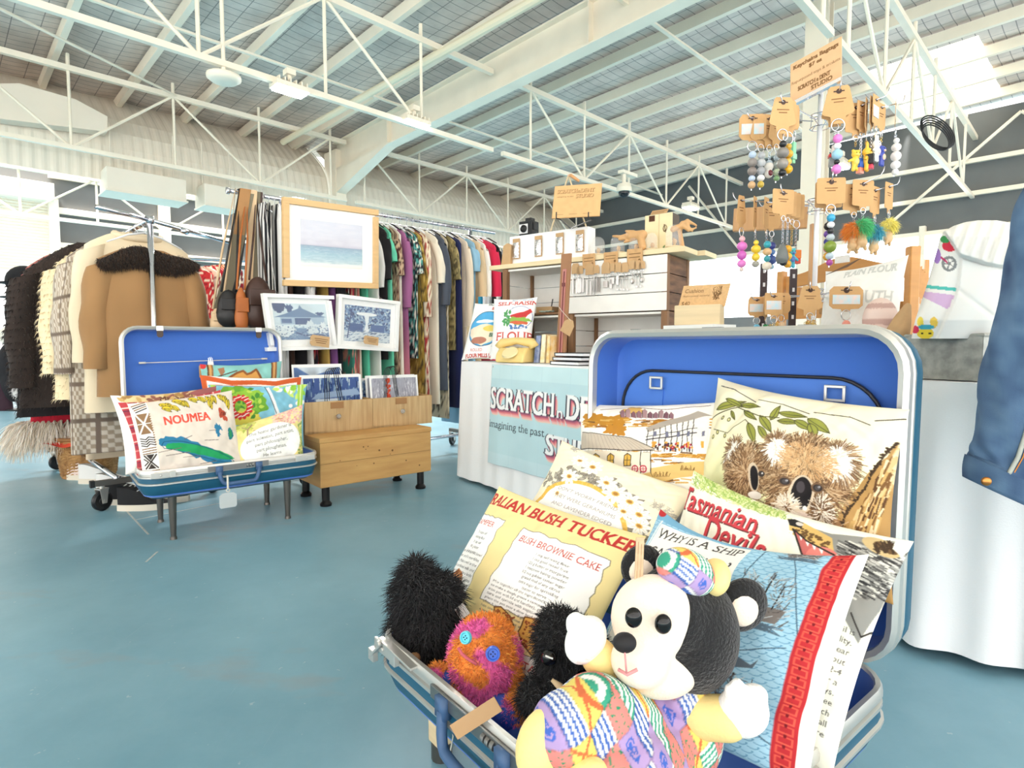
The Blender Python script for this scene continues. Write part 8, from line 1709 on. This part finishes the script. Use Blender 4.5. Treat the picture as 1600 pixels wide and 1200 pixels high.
keychain('a3', .97, 'bell', 44, 56, 'beads', [((236, 130, 206), .011), (W_, .009), ((160, 206, 226), .013), (BKc, .007), ((234, 136, 210), .012)], 'pink, white and sky blue bead keychain under the tallest right card', -.35, .018, drop=.01)
keychain('a3', .82, 'bell', 38, 52, 'block', [((226, 214, 206), .012, .022), ((214, 54, 50), .026, .008), ((140, 140, 140), .022, .022)], 'little clear bottle keychain with a red cap, left of the pink beads', -.3, .010, drop=.05)
keychain('a4', .56, 'square', 34, 52, 'figure', [(246, 210, 74), 'short', (250, 226, 120)], 'yellow winged toy figure keychain, leftmost of the top right figures', .1, .010, drop=.02)
keychain('a4', .72, 'square', 20, 54, 'figure', [(250, 196, 66), 'long', (252, 214, 120)], 'golden long-eared toy figure keychain in the top right cluster', .9, .016, drop=.01, scale=1.1)
keychain('a4', .86, 'square', 26, 50, 'figure', [(245, 244, 242), 'long', (236, 200, 206)], 'white long-eared toy figure keychain with pink belly, top right cluster', .7, .010, True, drop=.015)
keychain('a5', .74, 'round', 26, 46, 'figure', [(60, 76, 170), 'short', (240, 200, 170)], 'blue toy figure keychain half hidden in the top right cluster', .6, .010, drop=.02)
keychain('a5', .92, 'round', 20, 48, 'beads', [(W_, .008), ((246, 238, 232), .013), ((248, 240, 236), .014), ((250, 246, 244), .013), (W_, .009)], 'all white bead keychain, rightmost of the top row', 1.0, .010, True, drop=.01)
keychain('a4', .64, 'square', 22, 50, 'block', [((40, 96, 190), .022, .024), ((236, 150, 130), .018, .016)], 'royal blue block keychain low in the top right cluster', .5, .008, drop=.075)
keychain('a4', .80, 'square', 22, 50, 'block', [(BKc, .03, .026), ((214, 60, 90), .018, .012)], 'black block keychain with a red tip low in the top right cluster', .8, .008, drop=.075)
keychain('b1', .93, 'bell', 24, 54, 'beads', [((236, 180, 190), .008), ((226, 120, 200), .014), ((206, 100, 186), .013), ((230, 130, 204), .012), ((220, 200, 190), .006)], 'magenta bead keychain, far left of the middle row', .6, .014)
keychain('b1', .76, 'square', 16, 54, 'beads', [((240, 216, 70), .007), ((244, 210, 60), .013), ((240, 206, 60), .011), ((160, 160, 150), .010)], 'bright yellow bead keychain, second in the middle row', .9, .008, drop=.02)
keychain('b1', .62, 'square', 18, 54, 'beads', [((50, 166, 186), .010), ((230, 190, 140), .012), ((60, 160, 176), .009), ((244, 232, 214), .013)], 'turquoise and cream bead keychain, third in the middle row', .8, .008, drop=.02)
keychain('b6', .8, 'round', 30, 48, 'beads', [((56, 66, 140), .011), ((90, 130, 190), .010), ((60, 84, 150), .014), ((150, 190, 210), .008)], 'dark blue bead keychain behind the turquoise one', .2, .010, drop=.02)
keychain('b2', .96, 'square', 38, 44, 'pod', [(112, 116, 114), (34, 34, 38)], 'grey pod keychain with black ball on long chains, middle row', .25, .008, drop=.075)
keychain('b2', .84, 'square', 34, 44, 'beads', [((240, 176, 50), .010), ((244, 190, 70), .011), ((236, 170, 50), .010)], 'orange yellow bead keychain right of the grey pod', .3, .008, drop=.075)
keychain('b2', .72, 'square', 30, 44, 'figure', [(70, 180, 196), 'short', (90, 120, 190)], 'turquoise toy figure keychain beside the pole, middle row', .2, .008, drop=.07, scale=.9)
keychain('b2', .60, 'square', 26, 44, 'block', [((232, 130, 60), .024, .022), ((226, 90, 76), .022, .014)], 'orange and coral block keychain nearest the pole, middle row', .1, .012, drop=.075)
keychain('b3', .97, 'square', 42, 46, 'beads', [((60, 170, 214), .010), (W_, .009), ((40, 40, 44), .008), ((190, 200, 206), .010), ((128, 150, 50), .015), ((190, 206, 216), .010), ((170, 70, 150), .008)], 'turquoise, olive and purple bead keychain right of the pole', -.1, .014)
keychain('b3', .82, 'square', 40, 46, 'beads', [(BKc, .011), ((110, 70, 160), .011), ((60, 60, 150), .010), ((230, 80, 130), .010), ((230, 170, 60), .011)], 'black, violet and pink bead keychain tucked behind the turquoise one', -.1, .010, drop=.02)
keychain('b4', .60, 'square', 36, 46, 'fluffy', [(250, 144, 50), 0, (214, 178, 130)], 'tan doll keychain with orange fluffy hair', .1, .009, drop=.02, scale=1.2)
keychain('b4', .74, 'square', 36, 46, 'fluffy', [(80, 190, 120), 1, (214, 176, 128)], 'tan doll keychain with green fluffy hair', .15, .010, drop=.02, scale=1.2)
keychain('b5', .72, 'square', 30, 48, 'fluffy', [(70, 176, 200), 0, (220, 184, 136)], 'tan doll keychain with blue fluffy hair', .6, .009, drop=.02, scale=1.2)
keychain('b5', .90, 'square', 26, 46, 'fluffy', [(236, 220, 110), 1, (222, 186, 140)], 'tan doll keychain with pale yellow fluffy hair, far right of the middle row', .6, .011, drop=.01, scale=1.1)
for hook, f, sh, w, h, sl, ch, cols, lb, yw in (('c1', .95, 'round', 26, 36, True, 'beads', [((110, 190, 226), .009), (W_, .009)], 'pale blue bead keychain with printed slip, far left of the bottom row', -.1), ('c1', .8, 'square', 22, 38, False, 'block', [((40, 150, 80), .016, .02)], 'green block keychain behind the far left bottom card', .9), ('c2', .95, 'square', 28, 40, True, 'gold', [], 'gold chain keychain with printed slip, second in the bottom row', 0), ('c2', .78, 'round', 30, 38, False, 'beads', [((226, 190, 150), .009), (BKc, .009)], 'tan and black bead keychain, third in the bottom row', .1), ('c3', .62, 'square', 28, 38, True, 'gold', [], 'gold chain keychain left of the big bell card in the bottom row', .1), ('c3', .97, 'bell', 40, 46, False, 'gold', [], 'gold chain keychain under the big bell shaped card, bottom row middle', 0), ('c6', .8, 'bell', 36, 40, False, 'beads', [((220, 190, 120), .009), (W_, .01)], 'cream bead keychain half behind the big bell card', .3), ('c4', .96, 'round', 52, 42, True, 'beads', [((240, 150, 130), .010), (W_, .008)], 'coral bead keychain under the widest printed card, bottom row right', 0), ('c5', .6, 'square', 30, 38, False, 'gold', [], 'gold chain keychain right of the widest printed card', .3), ('c5', .78, 'bell', 34, 42, False, 'gold', [], 'gold chain keychain under the dark bell card at right of the bottom row', .4), ('c5', .97, 'square', 12, 40, True, 'gold', [], 'gold chain keychain seen edge on, rightmost of the bottom row', 1.2)):
    keychain(hook, f, sh, w, h, ch, cols, lb, yw, .016 if 'bell card' in lb or 'widest' in lb else .011, sl)
# perforated straps of the table-top racks behind
for px, pt, pb, lb in ((1194, 412, 505, 'dark perforated metal upright left of the keyring pole'), (1240, 420, 505, 'second dark perforated upright behind the keyrings')):
    a = P(px, pt, 2.42); b = Vector((a.x, a.y, ZT+.006)); t = thing('slotted_upright', lb, 'upright', b); m = MB(); m.box((a+b)/2, (.028, .008, a.z-b.z), (1, 0, 0), (0, 1, 0), Z); m.box(b+Z*.004, (.09, .09, .008)); m.out('upright_bar', mat('dark bronze metal', (66, 56, 58), .4, .5), t); m = MB(); z = a.z-.03
    while z > b.z+.05: m.box(Vector((a.x, a.y-.0045, z)), (.009, .001, .016)); z -= .055
    m.out('slot', mat('pale slot', (216, 216, 218), .6), t)
a, b = P(1146, 352, 2.55), P(1262, 346, 2.42); m = MB(); m.bar(a+Z*.0+Z*.02, b+Z*.02, .03, .095); o = m.out('timber_crossbar', mat('oiled pine', (206, 158, 108), .5, var=.15, scale=5, stretch=(8, 1, 1)), bevel=.003); tag(o, 'plain timber board standing crosswise behind the middle row of keychains', 'board')
e = P(1271, 350, 2.46); m = MB(); m.box(Vector((e.x, e.y, (ZT+.006+e.z)/2)), (.02, .02, e.z-ZT-.006)); m.out('support_post', MATS['oiled pine'], o)
# ================================================================ DOLL'S COT WITH FLOUR CUSHION, SACK, GALVANISED BOX
M_cot = mat('honey stained timber', (214, 156, 92), .4, var=.12, scale=5, stretch=(1, 1, 7))
cL, cR = P(1222, 440, 2.75), P(1425, 420, 2.25)
X = Vector((cR.x-cL.x, cR.y-cL.y, 0)); wcot = X.length; X.normalize(); Yc_ = Vector((-X.y, X.x, 0)); z0 = P(1425, 472, 2.25).z
ct = Vector((cL.x, cL.y, 0)); zt_l = P(1222, 408, 2.75).z; zt_r = P(1436, 388, 2.22).z
t = thing('doll_cot', 'honey timber cot end with scalloped top rail behind the keyrings', 'cot', ct+X*wcot/2+Z*(ZT+.006))
zb = ZT+.006; zr_ = zt_r
for e in (0, 1): m = MB(); m.box(ct+X*(wcot*e)+Z*((zb+zr_-.02)/2), (.035, .035, zr_-.02-zb), X, Yc_, Z); m.out('post', M_cot, t, bevel=.005)
n = 24; up = []; dn = []
for i in range(n+1): u = i/n; up.append(ct+X*(wcot*u)+Z*(zr_-.045+.055*math.sin(PI*u)**2*(.6+.4*math.cos(6*u-3))+.0)); dn.append(ct+X*(wcot*u)+Z*(zr_-.105+.02*math.sin(PI*u)))
m = MB(); m.slab(up+dn[::-1], Yc_*.018); m.out('top_rail', M_cot, t, bevel=.002)
m = MB(); m.box(ct+X*wcot*.5+Z*(z0-.02), (wcot, .018, .05), X, Yc_, Z); m.out('lower_rail', M_cot, t)
for i in range(5): m = MB(); u = .06+.05*i; m.box(ct+X*(wcot*u)+Z*((z0+zr_-.1)/2), (.016, .012, zr_-.1-z0), X, Yc_, Z); m.out('slat', M_cot, t)
# side frame at right, coming towards us
s0 = P(1427, 385, 2.16); s1 = P(1443, 390, 2.5); a = Vector((s0.x, s0.y, 0)); b = Vector((s1.x, s1.y, 0)); zlo = P(1427, 470, 2.16).z
for q in (a, b): m = MB(); m.box(Vector((q.x, q.y, (zb+s0.z)/2)), (.036, .036, s0.z-zb)); m.out('side_post', M_cot, t, bevel=.004)
for z in (s0.z-.03, zlo): m = MB(); m.bar(a+Z*z, b+Z*z, .022, .05); m.out('side_rail', M_cot, t)
for i in range(3): q = a+(b-a)*(.25+.25*i); m = MB(); m.box(Vector((q.x, q.y, (zlo+s0.z-.05)/2)), (.014, .03, s0.z-.05-zlo)); m.out('side_slat', M_cot, t)
m = MB(); m.box(P(1316, 405, 2.34), (.06, .004, .028), X, Yc_, Z); m.out('paper_label', M_mitt, t)
def p_south(c, M):
    c.rect(0, 0, c.asp, 1, (248, 247, 242)); g = (206, 208, 204)
    for t_, y, sz in (('PLAIN FLOUR', .84, .12), ('OF SOUTH', .52, .17)): c.text(t_, c.asp*.93, y, sz, g, al='r', bold=.025, serif=.04)
    for i in range(30): c.line([(.1+i*.03, .02), (.1+i*.03, .3)], .006, (236, 236, 230))
    c.mottle(.02, 8, 2)
pcush('faded white flour cushion leaning inside the timber cot', [(1290, 424), (1420, 398), (1406, 566), (1272, 566)], (2.35, 2.05, 1.98, 2.2), 170, 140, (248, 247, 242), p_south, thick=.12, seed=41, pinch=.05)
m = MB(); q = P(1316, 420, 2.12); m.slab([q-X*.06-Z*.015, q+X*.07+Z*.03, q+X*.02+Z*.004], -Yc_*.004); tag(m.out('feather', mat('brown feather', (120, 96, 78), .8)), 'brown feather lying against the faded flour cushion', 'feather')
v, f, nn = blob([('e', P(1375, 500, 1.98), (.055, .045, .075)), ('e', P(1395, 512, 1.98), (.05, .045, .05))], .006); col = np.tile(np.array([240, 216, 206])/255, (len(v), 1)); st_ = (np.floor(v[:, 2]*55) % 3 == 0); col[st_] = np.array([206, 170, 160])/255
tag(raw_mesh('knitted_bag', v, f, vmat('cloth 0.85', .85, .12, 500, sheen=.1), col=col), 'blush and grey striped knitted bundle in front of the cot', 'knitted bundle')
v, f, nn = blob([('l', [P(1402, 522, 1.86), P(1410, 500, 1.88), P(1418, 478, 1.9)], [.035, .026, .012])], .006); tag(raw_mesh('paper_bag', v, f, M_kraft), 'crumpled kraft bag tucked between the cot and the white sack', 'bag')
# galvanised box
gA = P(1412, 605, 1.78); gA = Vector((gA.x, gA.y, 0)); gB = P(1532, 605, 1.60); gB = Vector((gB.x, gB.y, 0)); X = (gB-gA).normalized(); Yg = Vector((-X.y, X.x, 0)); wg = (gB-gA).length; hg = .125
M_galv = mat('galvanised steel', (186, 186, 178), .45, .55, col2=(150, 150, 144), scale=38, bump=.1, bscale=60)
t = thing('galvanised_box', 'open galvanised steel box on the right end of the white tablecloth', 'box', gA+X*wg/2+Yg*.17+Z*ZT); zb = ZT+.006
for cc_, sz, nm in ((gA+X*wg/2, (wg, .004, hg), 'front_panel'), (gA+X*wg/2+Yg*.34, (wg, .004, hg), 'back_panel'), (gA+Yg*.17, (.004, .34, hg), 'side_panel'), (gB+Yg*.17, (.004, .34, hg), 'side_panel')): m = MB(); m.box(cc_+Z*(zb+hg/2), sz, X, Yg, Z); m.out(nm, M_galv, t)
m = MB(); m.box(gA+X*wg/2+Yg*.17+Z*(zb+.003), (wg, .34, .005), X, Yg, Z); m.out('bottom_panel', M_galv, t)
m = MB(); q = [gA, gB, gB+Yg*.34, gA+Yg*.34]; m.tube([p+Z*(zb+hg) for p in q], .006, 8, closed=True); m.out('rolled_rim', M_galv, t)
m = MB(); m.box(gB+X*.004+Yg*.17+Z*(zb+hg*.55), (.006, .1, .03), X, Yg, Z); m.out('side_handle', M_steel, t)
# white sack with stitched pictures, standing in the box
Ys = 1.70; rws = [(529, 1424, 1572), (500, 1430, 1577), (470, 1440, 1582), (440, 1450, 1589), (412, 1458, 1596), (388, 1465, 1602), (374, 1468, 1605), (362, 1474, 1602), (353, 1490, 1590), (347, 1508, 1574), (344, 1530, 1556)]
g = []; cl = []; nr, nc = 150, 220; ry = np.array([r[0] for r in rws], float)
for j in range(nr):
    py = 529+(344.2-529)*j/(nr-1); x0 = np.interp(-py, -ry, [r[1] for r in rws]); x1 = np.interp(-py, -ry, [r[2] for r in rws]); dpt = .085*min(1, ((py-343)/26)**.5)*(1 if py < 500 else 1-.25*(py-500)/29)
    for i in range(nc):
        a = 2*PI*i/nc; ca, sa = math.cos(a), math.sin(a); px = (x0+x1)/2+(x1-x0)/2*np.sign(ca)*abs(ca)**.75; d = -dpt*np.sign(sa)*abs(sa)**.6; front = sa > 0; hood = np.interp(px, [1465, 1480, 1500, 1540, 1600], [352, 372, 403, 416, 428]); ed = np.interp(py, [345, 400, 455, 529], [1600, 1501, 1495, 1462])
        if front:
            e = min(1, max(0, (hood-py)/7)); d -= .026*e; d += e*.006*math.sin((px-1420)*.33+py*.12)*min(1, (hood-py)/14)
            if py > hood: d -= .008*min(1, max(0, (px-ed)/3))
            d += .003*math.sin(px*.11+py*.07)+.004*math.exp(-((py-455-(px-1500)*.75)/5)**2)*(px > 1498)
        c = (246, 244, 238)
        if front and py > hood and px < ed-1:
            if abs(py-449-(px-1460)*.1) < 2.6: c = (90, 196, 184)
            elif px > 1442 and 455+(px-1440)*.12 < py < 463+(px-1440)*.5: c = (222, 186, 222)
            dd = math.hypot(px-1483, py-412)
            if 8 < dd < 12 or dd < 3 or (dd < 9 and abs((math.atan2(py-412, px-1483)*5/PI) % 2-1) < .25): c = (140, 142, 142)
            if 1460 < px < 1480 and abs(py-400-(px-1468)*.8) < 2: c = (196, 60, 110)
            for cx, cy, rx, rr2, q in ((1484, 384, 12, 9, (220, 60, 80)), (1477, 374, 8, 6, (70, 150, 90)), (1464, 400, 6, 12, (170, 130, 206)), (1446, 521, 13, 9, (246, 214, 66)), (1438, 504, 5, 9, (246, 220, 90)), (1459, 504, 6, 9, (246, 206, 90)), (1447, 511, 13, 4, (70, 170, 190)), (1430, 515, 6, 6, (214, 60, 90)), (1441, 521, 1.8, 1.8, (40, 40, 40)), (1453, 521, 1.8, 1.8, (40, 40, 40))):
                if math.hypot((px-cx)/rx, (py-cy)/rr2) < 1: c = q
        g.append(np.array(P(px, py, Ys+d))); cl.append(c)
tag(raw_mesh('cloth_sack', np.array(g), quads(nc, nr, wrap=True), vmat('printed cotton', .85, .10), col=np.array(cl)/255), 'plump white cotton sack cushion with stitched pictures in the galvanised box', 'cushion')
# ================================================================ DENIM JACKET at the right edge
den = vmat('denim', .85, .25, 700)
def dn_col(v, seed=1):
    n = np.array([mnoise.noise(Vector((x*40, y*40, z*40+seed))) for x, y, z in v]); n2 = np.array([mnoise.noise(Vector((x*9, y*9, z*6+seed))) for x, y, z in v]); k = np.clip(.5+.8*n2+.35*n, 0, 1)[:, None]; return np.array([48, 70, 104])/255*(1-k)+np.array([112, 142, 168])/255*k
hp = P(1720, 60, 1.05)
t = thing('denim_jacket', 'faded blue denim jacket hanging at the right edge, sleeve in view', 'jacket', hp-Z*1.0)
Yj = 1.08
def sleeve_loop(px, py, rx, ry, n=40, dy=0): c = P(px, py, Yj+dy); return c, rx*Yj/FPX, ry
pts = [(1735, 140, 66, .085), (1706, 230, 66, .085), (1676, 320, 64, .08), (1651, 430, 62, .075), (1622, 540, 61, .07), (1597, 640, 57, .062), (1582, 712, 53, .056), (1574, 740, 52, .054)]
g = []; n = 56; rows = []
sub = []
for i in range(len(pts)-1):
    for j in range(8):
        q = j/8; sub.append([a*(1-q)+b*q for a, b in zip(pts[i], pts[i+1])])
sub.append(list(pts[-1]))
for j, (px, py, rx, ry) in enumerate(sub):
    c, r1, r2_ = sleeve_loop(px, py, rx, ry)
    for i in range(n):
        a = 2*PI*i/n; w_ = 1+.05*math.sin(3*a+j*.35)+.03*math.sin(7*a-j*.6); g.append(np.array(c)+np.array([r1*math.cos(a)*w_, r2_*math.sin(a)*w_, -.045*math.cos(a)*-1*(j/len(sub)) if False else .0-.03*math.cos(a+.3)*(j/len(sub))]))
v = np.array(g); sv = raw_mesh('sleeve', v, quads(n, len(sub), wrap=True), den, col=dn_col(v), parent=t)
g = []
for j in range(7):
    q = j/6; c, r1, r2_ = sleeve_loop(1573-4*q, 738+36*q, 54, .058)
    for i in range(n): a = 2*PI*i/n; b_ = 1.03+.03*math.sin(PI*q); g.append(np.array(c)+np.array([r1*math.cos(a)*b_, r2_*math.sin(a)*b_, -.03*math.cos(a+.3)]))
inner = [np.array(x)*1.0 for x in g[-n:]]; c0 = np.mean(inner, 0); g += [c0+(x-c0)*.9 for x in inner]+[c0+(x-c0)*.88+np.array([0, 0, .05]) for x in inner]
v = np.array(g); cf = raw_mesh('cuff', v, quads(n, 9, wrap=True), den, col=dn_col(v, 5)*.95, parent=t)
M_or = mat('orange stitching', (206, 132, 56), .7); M_cop = mat('copper button', (196, 130, 70), .3, .9)
m = MB(); seam = []
for j in range(20, len(sub)): 
    c, r1, r2_ = sleeve_loop(*sub[j]); a = -1.85-.36*(j-20)/(len(sub)-20); seam.append(Vector((c.x+r1*math.cos(a)*1.03, c.y+r2_*math.sin(a)*1.06, c.z-.03*math.cos(a+.3)*(j/len(sub)))))
m.tube(seam, .004, 5); m.out('seam', mat('pale worn seam', (176, 178, 168), .8), sv, smooth=True)
m = MB(); m.tube([p+Vector((.008, -.001, 0)) for p in seam], .0012, 4); m.out('stitching', M_or, sv)
c = P(1541, 752, Yj-.066); m = MB(); m.lathe([(0, .004), (.006, .004), (.008, .001), (.008, 0)], c, (-.35, -1, 0), 16); m.out('cuff_button', M_cop, cf, smooth=True)
# jacket body, outside the picture to the right
bd = []; nb = 60; rb_ = 30
for j in range(rb_):
    q = j/(rb_-1); cz = hp.z-.10-.62*q; cx = hp.x+.16+.02*q; hw = .23*min(1, .35+q*4); 
    for i in range(nb): a = 2*PI*i/nb; bd.append([cx+hw*math.cos(a), hp.y+.08*math.sin(a)*(1+.1*math.sin(5*a+q*3)), cz])
v = np.array(bd); raw_mesh('body', v, quads(nb, rb_, wrap=True), den, col=dn_col(v, 9), parent=t)
hr = thing('garment_rack', 'chrome rack just outside the right edge carrying the denim jacket', 'clothes rack', (hp.x+.5, hp.y, 0)); m = MB(); q = Vector((hp.x+.16, hp.y, hp.z-.02)); q2 = q+Vector((1.0, 0, 0)); m.cyl(q-Vector((.05, 0, 0)), q2, .012, 10); m.out('rail', M_chrome, hr, smooth=True)
for e in (q+Vector((.3, 0, 0)), q2): m = MB(); m.cyl(Vector((e.x, e.y, .03)), e, .013, 10); m.bar(Vector((e.x, e.y-.2, .02)), Vector((e.x, e.y+.2, .02)), .03, .03); m.out('pole', M_chrome, hr)
hanger(q, Vector((0, 1, 0)), 'hanger of the denim jacket at the right edge', 'hanger of the jacket', w=.2)
